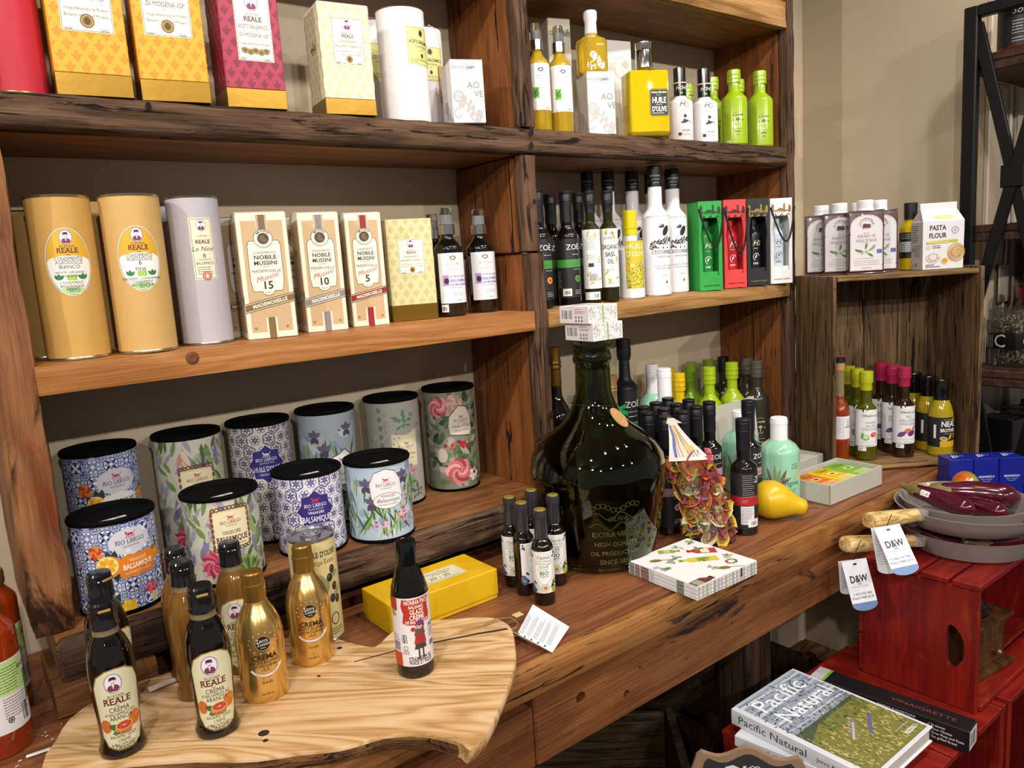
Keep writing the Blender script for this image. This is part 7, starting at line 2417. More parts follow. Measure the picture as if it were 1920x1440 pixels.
A.r(-12, H * 0.075, 14, H * 0.145, 'e2e0e2', 3)
A.barcode(-6, H * 0.09, 14, H * 0.035, n=14)
A.build('label_print', t, cylmap(0.027, 4.0), us=4.0)
oil_bottle('oil_bottle', 'dark oil bottle half hidden behind the red-banded one', 'bottle', None, G_DARK, CAP_BLACK, zoe_art('b88a94', 'c8a0a8', 'AIL', False), loc=(1.418, 1.002, 0.9006, 0.0265, 0.25), rz=-0.35, zs=0.58, zn=0.655, rn=0.5, cap_z=0.80, capr=0.56)
# grey-green boxes of small seasoning packs
GBOX = mat('grey_card', 'b3b2a6', 0.6)
t = thing('presentation_box', 'open grey card box holding three coloured packs on the counter', 'box', (1.659, 0.938, 0.9006), -0.03)
w, d, hh = 0.222, 0.118, 0.047
bx = MB()
bx.bbox(-w / 2, w / 2, -d / 2, -d / 2 + 0.003, 0, hh, 0.0006).bbox(-w / 2, w / 2, d / 2 - 0.003, d / 2, 0, hh, 0.0006)
bx.bbox(-w / 2, -w / 2 + 0.003, -d / 2, d / 2, 0, hh, 0.0006).bbox(w / 2 - 0.003, w / 2, -d / 2, d / 2, 0, hh, 0.0006)
bx.bbox(-w / 2, w / 2, -d / 2, d / 2, 0, 0.003, 0.0006)
part('box_tray', bx, GBOX, t, 20)
for i, (col, lb, lt) in enumerate((('d8742a', 'orange paper pack in the open grey box', 'e8b078'), ('d8b41c', 'yellow paper pack in the open grey box', 'e8d88a'), ('7aa82c', 'green paper pack in the open grey box', 'b8d47a'))):
 pk = thing('soap_pack', lb, 'pack', (1.659 - 0.0675 + i * 0.068, 0.938 + 0.002 - i * 0.002, 0.9042), -0.03)
 part('pack_wrap', MB().bbox(-0.031, 0.031, -0.052, 0.052, 0, 0.036, 0.006, 3), mat('pack_' + col, col, 0.4), pk, 40)
 A = Art()
 A.r(-24, -46, 24, -22, lt)
 A.lines(-20, -27, 40, 4, 5, 1.2, '4a4a20')
 A.r(-14, -6, 14, 12, lt)
 A.e(0, 3, 7, 4.5, '4a4a1c', 14, z=2)
 A.t("L'OLIVE", 0, 24, 7, '4a5a1c', sh=0.3)
 A.lines(-22, 40, 40, 3, 5, 1.2, '5a5a1c')
 A.build('pack_print', pk, top(0.036))
 part('pack_fold', MB().bbox(-0.031, 0.031, -0.0535, -0.0515, 0.006, 0.030, 0.0008), mat('pack_' + col, col, 0.4), pk)
lidb = thing('presentation_box', 'closed grey card box lying behind the open box of packs', 'box', (1.692, 1.102, 0.9006), -0.02)
part('box_base', MB().bbox(-0.102, 0.102, -0.056, 0.056, 0, 0.042, 0.0008), GBOX, lidb)
part('box_lid', MB().bbox(-0.1035, 0.1035, -0.0575, 0.0575, 0.012, 0.0455, 0.0008), GBOX, lidb)
pn = thing('box_lid', 'loose grey card lid leaning upright in front of the lime bottles', 'lid', (1.625, 1.180, 0.9012), -0.02)
ld = MB().bbox(-0.098, 0.098, -0.0015, 0.0015, 0.0, 0.192, 0.0006)
part('lid_panel', ld.xf(Matrix.Rotation(-0.10, 4, 'X') @ Matrix.Rotation(-0.02, 4, 'Y')), GBOX, pn)
for sx in (-1, 1):
 part('lid_side', MB().bbox(sx * 0.0965 - 0.0015, sx * 0.0965 + 0.0015, 0.0, 0.018, 0.002, 0.191, 0.0004).xf(Matrix.Rotation(-0.10, 4, 'X') @ Matrix.Rotation(-0.02, 4, 'Y')), GBOX, pn)
# ------------------------------------------------------------------ pear
t = thing('pear', 'yellow pear lying on its side before the mint bottle', 'pear', (1.398, 0.928, 0.9006), 0.0)
pp = [(0, -0.040), (0.012, -0.0395), (0.024, -0.035), (0.034, -0.024), (0.038, -0.008), (0.0365, 0.006), (0.031, 0.020), (0.024, 0.033), (0.0185, 0.044), (0.0165, 0.053), (0.0145, 0.060), (0.008, 0.0645), (0, 0.065)]
pm = MB().lathe(pp, 36)
dvec = Vector((0.62, -0.74, -0.25)).normalized()
Rp = dvec.to_track_quat('Z', 'Y').to_matrix().to_4x4()
pm.xf(Matrix.Translation((0, 0, 0.041)) @ Rp @ Matrix.Scale(1.1, 4))
part('pear_body', pm, mat('pear_skin', 'd2ab18', 0.32, coat=0.2, var=0.16, bscale=45), t, 70)
e0 = Vector((0, 0, 0.041)) + dvec * 0.0705
part('stem', MB().tube([e0, e0 + dvec * 0.008 + Vector((0, 0, 0.001)), e0 + dvec * 0.017 + Vector((0.003, 0.002, 0.003)), e0 + dvec * 0.024 + Vector((0.006, 0.004, 0.004))], 0.0012, 7, rs=[0.0016, 0.0011, 0.001, 0.0013]), mat('stem_brown', '5a4224', 0.8), t)
# ------------------------------------------------------------------ pack of napkins
t = thing('napkin_pack', 'pack of white printed paper napkins at the counter edge', 'napkins', (1.048, 0.866, 0.9006), -0.03)
NW = 0.081
nm = MB()
nl = 11
for k in range(nl):
 z0 = 0.0255 * k / nl
 e = 0.0006 * math.sin(k * 2.1)
 nm.bbox(-NW + e, NW - 0.0004 * (k % 3), -NW + e * 0.7, NW - e, z0, z0 + 0.0255 / nl * 0.92, 0.0005)
part('napkin_stack', nm, mat('napkin_paper', 'd9d7d8', 0.7), t, 20)
A = Art((-80.5, -80.5, 80.5, 80.5))
def jar_motif(A, x, y, L, w, rot, body, lab, cap):
 c, s = math.cos(rot), math.sin(rot)
 def q(px, py):
  return (x + px * c - py * s, y + px * s + py * c)
 A.p([q(-L / 2, -w / 2), q(L * 0.2, -w / 2), q(L * 0.36, -w * 0.2), q(L * 0.5, -w * 0.2), q(L * 0.5, w * 0.2), q(L * 0.36, w * 0.2), q(L * 0.2, w / 2), q(-L / 2, w / 2)], body, 1)
 A.p([q(L * 0.42, -w * 0.24), q(L * 0.52, -w * 0.24), q(L * 0.52, w * 0.24), q(L * 0.42, w * 0.24)], cap, 2)
 A.p([q(-L * 0.25, -w * 0.42), q(L * 0.05, -w * 0.42), q(L * 0.05, w * 0.42), q(-L * 0.25, w * 0.42)], lab, 3)
jar_motif(A, 48, 18, 54, 24, 2.5, 'a83a3a', 'd8d4b0', '8a2a2a')
jar_motif(A, 12, -6, 72, 20, 2.6, 'c9b83a', '9aac3a', '7a8a2a')
leaves(A, 20, -10, 10, 14, ('6a8a2a', '8aa83a', '4f6a24'), 4, 2)
leaves(A, 52, 30, 8, 14, GREENS, 4, 3)
jar_motif(A, 2, 58, 40, 16, -0.6, '8f9a3a', 'b8b87a', '6a6a3a')
jar_motif(A, -62, -74, 60, 26, 0.05, '6a2a2e', '8f9a7a', '4a1c20')
for (px, py, sd) in ((-30, 20, 1), (60, -30, 2), (-10, 30, 3), (30, 60, 4), (-62, 10, 5), (0, -46, 6), (66, 62, 7)):
 leaves(A, px, py, 7, 15, ('8a9a6a', '5f7a4a', 'a0b08a', '7f94a0'), 2, sd)
for (px, py) in ((-48, 44), (14, -62)):
 A.e(px, py, 12, 6.5, '8a7a4a', 18, -0.5, z=2)
 A.e(px, py, 9, 4.5, '6a6a34', 16, -0.5, z=3)
 A.l([(px + 10, py - 5), (px + 34, py - 20)], 3, 'b09a6a', 2)
for k in range(14):
 A.e(46 + 10 * math.cos(k * 2.4), -52 + 8 * math.sin(k * 2.4), 2.6, 2.6, ('b04040', '8a3030', '5a7a3a')[k % 3], 9, z=2)
A.e(-70, 22, 9, 6, 'b8c4d4', 18, z=3)
A.t('ihr', -70, 19, 5.5, '3a4a5a', z=5)
A.build('napkin_print', t, top(0.02545))
B = Art((-82, 0.5, 82, 25))
for i, (a, b2, c) in enumerate(((-78, -66, '5a6a6a'), (-64, -52, '7a4a44'), (-50, -30, '6a3030'), (-28, -18, 'c9c7c8'), (36, 52, '4f6a2a'))):
 for k in range(10):
  B.r(a, 1 + k * 2.35, b2, 2.6 + k * 2.35, c)
B.build('edge_print', t, flatmap((-NW - 0.0003, 0, 0), (0, -1, 0), (0, 0, 1)))
B = Art((-82, 0.5, 82, 25))
for i in range(16):
 for k in range(10):
  B.r(-80 + i * 10, 1 + k * 2.35, -74 + i * 10 + (i % 3), 2.3 + k * 2.35, ('9a9a8a', 'c98a94', '8a9a6a', 'b8b4a8', '7a7a6a')[i % 5])
B.r(34, 8, 38, 24, '2a1c18', 3)
B.build('edge_print', t, flatmap((0, -NW - 0.0003, 0), (1, 0, 0), (0, 0, 1)))
# ------------------------------------------------------------------ cellophane bag of coloured pasta
pb = thing('pasta_bag', 'clear bag of multicoloured leaf pasta with printed header card, leaning by the demijohn', 'bag of pasta', (1.208, 0.938, 0.9006), -0.72)
pr_ = [(0.040, 0.027, 0.002), (0.046, 0.030, 0.03), (0.047, 0.031, 0.08), (0.045, 0.030, 0.13), (0.040, 0.025, 0.165), (0.030, 0.014, 0.185), (0.026, 0.004, 0.198)]
def lean(z):
 return -0.26 * z
rs = random.Random(17)
cols = [('pasta_orange', 'c8703c'), ('pasta_yellow', 'c9a83a'), ('pasta_beet', '9a4058'), ('pasta_cream', 'd0c49a'), ('pasta_green', '8a9060'), ('pasta_pink', 'c0606a'), ('pasta_mauve', '9a7f8c')]
leafm = []
for v_ in range(3):
 mb_ = MB()
 L, Wd = 0.026, 0.014
 nu, nv = 6, 4
 for i in range(nu + 1):
  u = i / nu
  ww = Wd * (math.sin(PI * min(0.97, u * 0.94 + 0.03)) ** 0.7)
  for j in range(nv + 1):
   s = -1 + 2 * j / nv
   fr = 0.0003 * (1 if i % 2 else -1) if j in (0, nv) else 0
   mb_.v.append(((u - 0.5) * 2 * L * 0.85, s * ww + fr, (s * s) * (0.006 + 0.004 * v_) * (0.4 + u) + 0.002 * math.sin(u * 3 + v_)))
 for i in range(nu):
  for j in range(nv):
   a = i * (nv + 1) + j
   mb_.f.append((a, a + 1, a + nv + 2, a + nv + 1))
 leafm.append(mb_)
meshes = {}
for ci, (nm_, c_) in enumerate(cols):
 for v_ in range(3):
  me = bpy.data.meshes.new('pasta_leaf')
  me.from_pydata(leafm[v_].v, [], leafm[v_].f)
  me.materials.append(mat(nm_, c_, 0.6, var=0.12, bscale=200))
  me.shade_smooth()
  meshes[(ci, v_)] = me
def prof_at(z):
 for (a1, b1, z1), (a2, b2, z2) in zip(pr_, pr_[1:]):
  if z1 <= z <= z2:
   q = (z - z1) / (z2 - z1)
   return a1 + (a2 - a1) * q, b1 + (b2 - b1) * q
 return pr_[-1][:2]
for k in range(110):
 z = 0.014 + 0.160 * (k / 110) + rs.uniform(-0.004, 0.004)
 a_, b_ = prof_at(min(0.19, max(0.003, z)))
 an = rs.uniform(PI * 0.92, PI * 2.08) if k % 5 else rs.uniform(0, 2 * PI)
 q = rs.uniform(0.72, 0.86)
 x, y = a_ * q * math.cos(an) + lean(z), b_ * q * math.sin(an)
 o = mesh_obj('pasta_leaf', meshes[(rs.choice((0, 0, 0, 1, 1, 2, 3, 3, 4, 5, 5, 6)), rs.randrange(3))], pb)
 o.location = (x, y, z)
 nrm = Vector((math.cos(an) * 0.8, math.sin(an), rs.uniform(-0.25, 0.25))).normalized()
 eu = nrm.to_track_quat('Z', 'Y').to_euler()
 o.rotation_euler = eu
 o.rotation_euler.rotate_axis('Z', rs.uniform(0, 6.28))
 o.rotation_euler.rotate_axis('X', rs.uniform(-0.3, 0.3))
# core of pasta that fills the bag
FILM = bpy.data.materials.new('cellophane')
FILM.use_nodes = True
nt = FILM.node_tree
nt.nodes.remove(nt.nodes['Principled BSDF'])
tb, gb, mx, fr = nt.nodes.new('ShaderNodeBsdfTransparent'), nt.nodes.new('ShaderNodeBsdfGlossy'), nt.nodes.new('ShaderNodeMixShader'), nt.nodes.new('ShaderNodeFresnel')
gb.inputs['Roughness'].default_value = 0.04
fr.inputs['IOR'].default_value = 1.35
nzt, bmp = nt.nodes.new('ShaderNodeTexNoise'), nt.nodes.new('ShaderNodeBump')
nzt.inputs['Scale'].default_value = 45
bmp.inputs['Strength'].default_value = 0.5
bmp.inputs['Distance'].default_value = 0.01
nt.links.new(nzt.outputs['Fac'], bmp.inputs['Height'])
nt.links.new(bmp.outputs['Normal'], gb.inputs['Normal'])
nt.links.new(bmp.outputs['Normal'], fr.inputs['Normal'])
nt.links.new(fr.outputs['Fac'], mx.inputs['Fac'])
nt.links.new(tb.outputs[0], mx.inputs[1])
nt.links.new(gb.outputs[0], mx.inputs[2])
nt.links.new(mx.outputs[0], nt.nodes['Material Output'].inputs['Surface'])
def bag_shell(scale):
 m_ = MB()
 rows = []
 sg = 28
 for (a_, b_, z) in pr_:
  row = []
  for k in range(sg):
   t_ = 2 * PI * k / sg
   ex = 0.75
   cx_, sy_ = math.cos(t_), math.sin(t_)
   row.append(len(m_.v))
   wob = 1 + 0.02 * noise.noise(Vector((k, z * 60, 3)))
   m_.v.append((a_ * scale * wob * math.copysign(abs(cx_) ** ex, cx_) + lean(z), b_ * scale * wob * math.copysign(abs(sy_) ** ex, sy_), z))
  rows.append(row)
 for A_, B_ in zip(rows, rows[1:]):
  for k in range(sg):
   k2 = (k + 1) % sg
   m_.f.append((A_[k], A_[k2], B_[k2], B_[k]))
 m_.f.append(tuple(reversed(rows[0])))
 return m_
part('pasta_fill', bag_shell(0.66), mat('pasta_core', 'b87a52', 0.7, var=0.35, bscale=60), pb, 70)
part('cellophane', bag_shell(1.02), FILM, pb, 70)
HC = mat('header_card', 'cfc9c0', 0.5)
hm = MB()
z0 = 0.186
nn_ = 8
for sgn in (-1, 1):
 for k in range(nn_):
  q0, q1 = k / nn_, (k + 1) / nn_
  def hp(u, q):
   spread = 0.002 + (0.022 if sgn < 0 else 0.008) * (1 - q) ** 1.6
   return (u * (0.012 + 0.030 * (1 - q) * (1 if sgn < 0 else 0.8)) + lean(0.2) + 0.004 - 0.030 * q, sgn * spread, z0 - 0.010 * (1 - q) + 0.072 * q)
  hm.add([hp(-1, q0), hp(1, q0), hp(1 - q1 * 0.75, q1), hp(-1 + q1 * 0.3, q1)] if k == nn_ - 1 else [hp(-1 + q0 * 0.3, q0), hp(1 - q0 * 0.75, q0), hp(1 - q1 * 0.75, q1), hp(-1 + q1 * 0.3, q1)], [(0, 1, 2, 3)])
part('header_card', hm, HC, pb, 60)
A = Art()
for k, (c, wd) in enumerate((('3a4a9a', 5), ('b8864a', 2), ('8a5a34', 1.4), ('d8b87a', 3), ('5a3a24', 1.2), ('b8864a', 2.2), ('3a3a44', 1))):
 A.l([(-24 + k * 7, 6), (-20 + k * 5, 22), (-12 + k * 2.6, 40), (-9 + k * 1.2, 60)], wd, c, 1 + 0.1 * k)
A.e(8, 20, 9, 6, 'c89a5a', 14, z=2)
def hdr(u, v, off):
 q = min(1, max(0, v / 0.072))
 spread = 0.002 + 0.022 * (1 - q) ** 1.6
 return (u + lean(0.2) + 0.004 - 0.030 * q, -spread - 0.0006 - off, z0 - 0.010 * (1 - q) + 0.072 * q + 0.0003), (0, -0.8, 0.6)
A.build('header_print', pb, hdr, vb=[9 * k for k in range(1, 8)])
# ------------------------------------------------------------------ old wooden crate standing on end, with bottles and tins
CR = (1.775, 1.006)
CRZ = math.atan2(-0.585, 0.81)
W_CR_Z = wood('crate_board_upright', [(0.22, '2f2013'), (0.42, '57402a'), (0.6, '755a3d'), (0.85, '917350')], 2, 1.0, 0.62, 0.9, crack=0.8, seed=16.1, ring=5, knots=0.5)
W_CR_X = wood('crate_board_level', [(0.22, '3f2c17'), (0.42, '6f5231'), (0.6, '8f6d43'), (0.85, 'a98757')], 0, 1.0, 0.6, 0.8, crack=0.6, seed=17.1, ring=5, knots=0.4)
crate = thing('wooden_crate', 'old wooden crate standing on end at the counter corner as a display box', 'crate', (CR[0], CR[1], 0.9006), CRZ)
CW, CD, CH_ = 0.383, 0.232, 0.500
def cw(u, v):
 return (CR[0] + math.cos(CRZ) * u - math.sin(CRZ) * v, CR[1] + math.sin(CRZ) * u + math.cos(CRZ) * v)
part('side_board', MB().grid(0.0, 0.0125, 0.0, CD, 0.0, CH_, 2, 8, 30, 0.0011, 14, 1.0, 0.002), W_CR_Z, crate, 50)
part('side_board', MB().grid(CW - 0.0125, CW, 0.0, CD, 0.0, CH_ + 0.004, 2, 8, 30, 0.0015, 14, 2.0, 0.002), W_CR_Z, crate, 50)
part('top_board', MB().grid(0.0125, CW - 0.0125, 0.002, CD - 0.012, CH_ - 0.0165, CH_ - 0.0015, 24, 6, 2, 0.0012, 13, 3.0, 0.002), W_CR_X, crate, 50)
part('bottom_board', MB().grid(0.0125, CW - 0.0125, 0.002, CD - 0.012, 0.0, 0.0145, 24, 6, 2, 0.0008, 13, 4.0, 0.002), W_CR_X, crate, 50)
xs = [0.0125, 0.095, 0.19, 0.285, CW - 0.0125]
for k in range(4):
 part('back_board', MB().grid(xs[k] + 0.001, xs[k + 1] - 0.001, CD - 0.011, CD, 0.0, CH_ - 0.004, 4, 1, 24, 0.0008, 13, 5.0 + k, 0.001), W_CR_Z, crate, 50)
nails = MB()
for (u, z) in ((0.006, 0.47), (0.006, 0.04), (CW - 0.006, 0.47), (CW - 0.006, 0.05), (0.006, 0.25)):
 nails.lathe([(0, 0), (0.0016, 0), (0.0012, 0.0006), (0, 0.0008)], 8).xf(Matrix.Translation((u, -0.0012, z)) @ Matrix.Rotation(PI / 2, 4, 'X'), len(nails.v) - 18)
part('nail_head', nails, mat('rusty_nail', '3a2c24', 0.6, 0.4), crate)['kind'] = 'stuff'
KZ = 0.9006 + 0.0155
# dressing bottles, three deep
G_DRESS = mat('dressing_glass', '5f5f10', 0.04, trans=0.45, coat=0.4)
G_DRESS2 = mat('fig_dressing_glass', '2c1c0c', 0.04, trans=0.25, coat=0.5)
CAP_LIME = mat('lime_cap', 'a8ac1e', 0.35)
CAP_PINK = mat('magenta_cap', '9c1f48', 0.35)
def dress_art(kind):
 def f(t, R, H):
  A = Art()
  w = R * 1.7
  A.r(-w, H * 0.16, w, H * 0.58, 'dcdce0')
  A.z = 2
  A.e(-R * 0.55, H * 0.58, 2, 7, '1c2010', 10, z=2)
  A.e(-R * 0.2, H * 0.58, 1.2, 4, '1c2010', 8, z=2)
  A.t('Olive', 3, H * 0.50, 6.4, '4a4e52', b=1, al='r')
  A.t('Branch', 3, H * 0.50, 6.4, '7faa5a', b=1, al='l')
  A.lines(-8, H * 0.475, 22, 1, 2, 0.8, '9ab07a')
  if kind == 'greek':
   for i, s in enumerate(('GREEK', 'SALAD', 'DRESSING')):
    A.t(s, 5, H * (0.42 - 0.038 * i), 6.6, '77747c')
   A.e(-8, H * 0.265, 8.5, 8.0, '5f9a3a', 18, z=3)
   A.e(-8, H * 0.27, 6.5, 6, 'b8d88a', 16, z=4)
   A.e(12, H * 0.295, 9, 6.5, 'c8402a', 16, 0.3, z=3)
   A.e(13, H * 0.30, 4.5, 3, 'e08a6a', 12, 0.3, z=4)
   A.leaf(-18, H * 0.24, 1.4, 20, 8, '6fa04a', 3)
   A.leaf(20, H * 0.22, 1.2, 20, 5, '9ab86a', 3)
  else:
   for i, s in enumerate(('FIG', 'BALSAMIC', 'DRESSING')):
    A.t(s, 5, H * (0.445 - 0.038 * i), 6.6, '77747c')
   A.leaf(-24, H * 0.24, 0.5, 26, 13, '6a3a78', 3)
   A.leaf(-8, H * 0.30, 0.1, 22, 14, 'c86a5a', 3.4)
   A.e(12, H * 0.275, 11, 6.5, '5a2a6a', 16, 0.4, z=4)
   A.leaf(14, H * 0.30, 1.0, 18, 7, 'b0506a', 3)
  A.t('Extra Virgin Olive Oil', 2, H * 0.205, 3, '9a98a0', fit=34)
  A.lines(-8, H * 0.18, 22, 2, 3, 1.0, '8a888e')
  A.build('label_print', t, cylmap(R / 1000, R * 0.15), us=R * 0.15)
  B = Art()
  B.r(-R * 1.05, H * 0.11, -R * 0.25, H * 0.155, 'e2e0e0')
  B.barcode(-R * 0.95, H * 0.12, R * 0.4, H * 0.025, n=9)
  B.build('price_sticker', t, cylmap(R / 1000, R * 0.15), us=R * 0.15)
 return f
dk = dict(zs=0.56, zn=0.66, rn=0.52, cap_z=0.86, capr=0.64)
place = ['foremost of its row in the crate', 'second of its row in the crate', 'hindmost of its row in the crate']
for j in range(3):
 u, v = cw(0.122 + 0.002 * j, 0.072 + 0.0535 * j)
 oil_bottle('dressing_bottle', 'lime-capped green dressing bottle, ' + place[j], 'bottle', None, G_DRESS, CAP_LIME, dress_art('greek'), loc=(u, v, KZ, 0.0262, 0.232), rz=-0.80, group='lime-capped dressing bottles', **dk)
 u, v = cw(0.222 - 0.002 * j, 0.072 + 0.0535 * j)
 oil_bottle('dressing_bottle', 'magenta-capped dark dressing bottle, ' + place[j], 'bottle', None, G_DRESS2, CAP_PINK, dress_art('fig'), loc=(u, v, KZ, 0.0262, 0.236), rz=-0.80, group='magenta-capped dressing bottles', **dk)
# mustard dressing bottles
MUST = mat('mustard_dressing', 'a08a14', 0.12, coat=0.5, var=0.12, bscale=220)
def neal(label, u, v):
 x, y = cw(u, v)
 r, hh = 0.0300, 0.200
 t = thing('dressing_bottle', label, 'bottle', (x, y, KZ), -0.75, 'black-capped mustard dressings')
 pr = [(0, 0.001), (r * .92, 0), (r, 0.004), (r, hh * 0.50), (r * .97, hh * 0.56), (r * .80, hh * 0.66), (r * 0.60, hh * 0.735), (0, hh * 0.735)]
 part('bottle_glass', MB().lathe(pr, 40), MUST, t, 30)
 part('cap', MB().lathe([(0, hh * 0.72), (r * 0.62, hh * 0.72), (r * 0.60, hh * 0.80), (r * 0.63, hh * 0.86), (r * 0.66, hh * 0.98), (r * 0.62, hh), (r * 0.5, hh), (0, hh - 0.001)], 36), CAP_GLOSS, t, 25)
 R, H = r * 1000, hh * 1000
 A = Art()
 A.r(-R * 1.8, H * 0.125, R * 1.8, H * 0.515, '18161a')
 A.z = 2
 A.lines(-6, H * 0.485, 26, 1, 2, 1.2, 'c8a060')
 A.t('NEAL', 9, H * 0.395, 14, 'e6e4e0', b=1, fit=40)
 A.t('BROTHERS', 10, H * 0.325, 8.6, 'e6e4e0', b=1, fit=46)
 A.leaf(16, H * 0.45, 0.8, 18, 7, 'd89a3a', 3)
 A.lines(-4, H * 0.30, 30, 1, 2, 1.0, 'a8a6a0')
 A.e(-4, H * 0.235, 10, 6, 'c8a878', 16, -0.2, z=3)
 A.e(-4, H * 0.24, 6, 3.4, 'a8804a', 14, -0.2, z=4)
 A.leaf(8, H * 0.22, 1.1, 18, 7, 'd8a01c', 4)
 A.leaf(24, H * 0.23, 1.3, 20, 8, 'd8a01c', 4)
 A.r(-13, H * 0.125, 34, H * 0.205, 'c8a024', 5)
 A.lines(-9, H * 0.18, 38, 3, 4, 1.2, '5a4a10')
 A.r(-R * 0.95, H * 0.24, -R * 0.75, H * 0.42, 'd8d6d4', 3)
 A.build('label_print', t, cylmap(r, R * 0.15), us=R * 0.15)
 return t
neal('black-capped mustard dressing, foremost of its row in the crate', 0.315, 0.062)
neal('black-capped mustard dressing, second of its row in the crate', 0.317, 0.123)
neal('black-capped mustard dressing, hindmost of its row in the crate', 0.312, 0.184)
# hot sauce with a cork
x, y = cw(0.053, 0.075)
r, hh = 0.0245, 0.275
t = thing('hot_sauce_bottle', 'amber hot sauce bottle with corked neck, against the crate side', 'bottle', (x, y, KZ), -0.9)
HOT = mat('hot_sauce', 'a8440c', 0.04, trans=0.5, coat=0.4)
pr = [(0, 0.001), (r * .95, 0), (r, 0.004), (r, hh * 0.48)] + shoulder(r, hh * 0.48, r * 0.5, hh * 0.62)[1:] + [(r * 0.46, hh * 0.63), (0, hh * 0.63)]
part('bottle_glass', MB().lathe(pr, 40), HOT, t, 30)
part('neck_glass', MB().lathe([(r * 0.47, hh * 0.62), (r * 0.46, hh * 0.93), (0, hh * 0.93)], 28), mat('smoky_neck', 'b8a680'), t, 30)
part('cork', MB().lathe([(0, hh * 0.87), (r * 0.48, hh * 0.87), (r * 0.50, hh * 0.95), (0, hh * 0.95)], 24), mat('cork', 'b08a54', 0.8), t, 25)
part('stopper_cap', MB().lathe([(0, hh * 0.945), (r * 0.56, hh * 0.945), (r * 0.55, hh - 0.001), (0, hh)], 24), CAP_BLACK, t, 25)
part('seal_strip', MB().bbox(-r * 0.58, r * 0.58, -0.003, 0.003, hh * 0.99, hh * 1.004, 0.0005), mat('seal_red', 'a82a1c', 0.4), t)
R, H = r * 1000, hh * 1000
A = Art()
A.r(-R * 2.0, H * 0.215, R * 1.6, H * 0.44, 'd8d6dc')
A.r(-R * 2.0, H * 0.208, R * 1.6, H * 0.222, 'b02a24', 2)
A.frame(-20, H * 0.245, 6, H * 0.42, 0.5, '6a6a70', 2)
A.lines(-18, H * 0.405, 22, 10, 4, 0.9, '6a6a70')
A.lines(14, H * 0.40, 18, 4, 6, 1.6, '7a6a6a')
A.t('TROPICAL', 22, H * 0.33, 4, 'a83a2a', b=1)
A.build('label_print', t, cylmap(r, R * 0.15), us=R * 0.15)
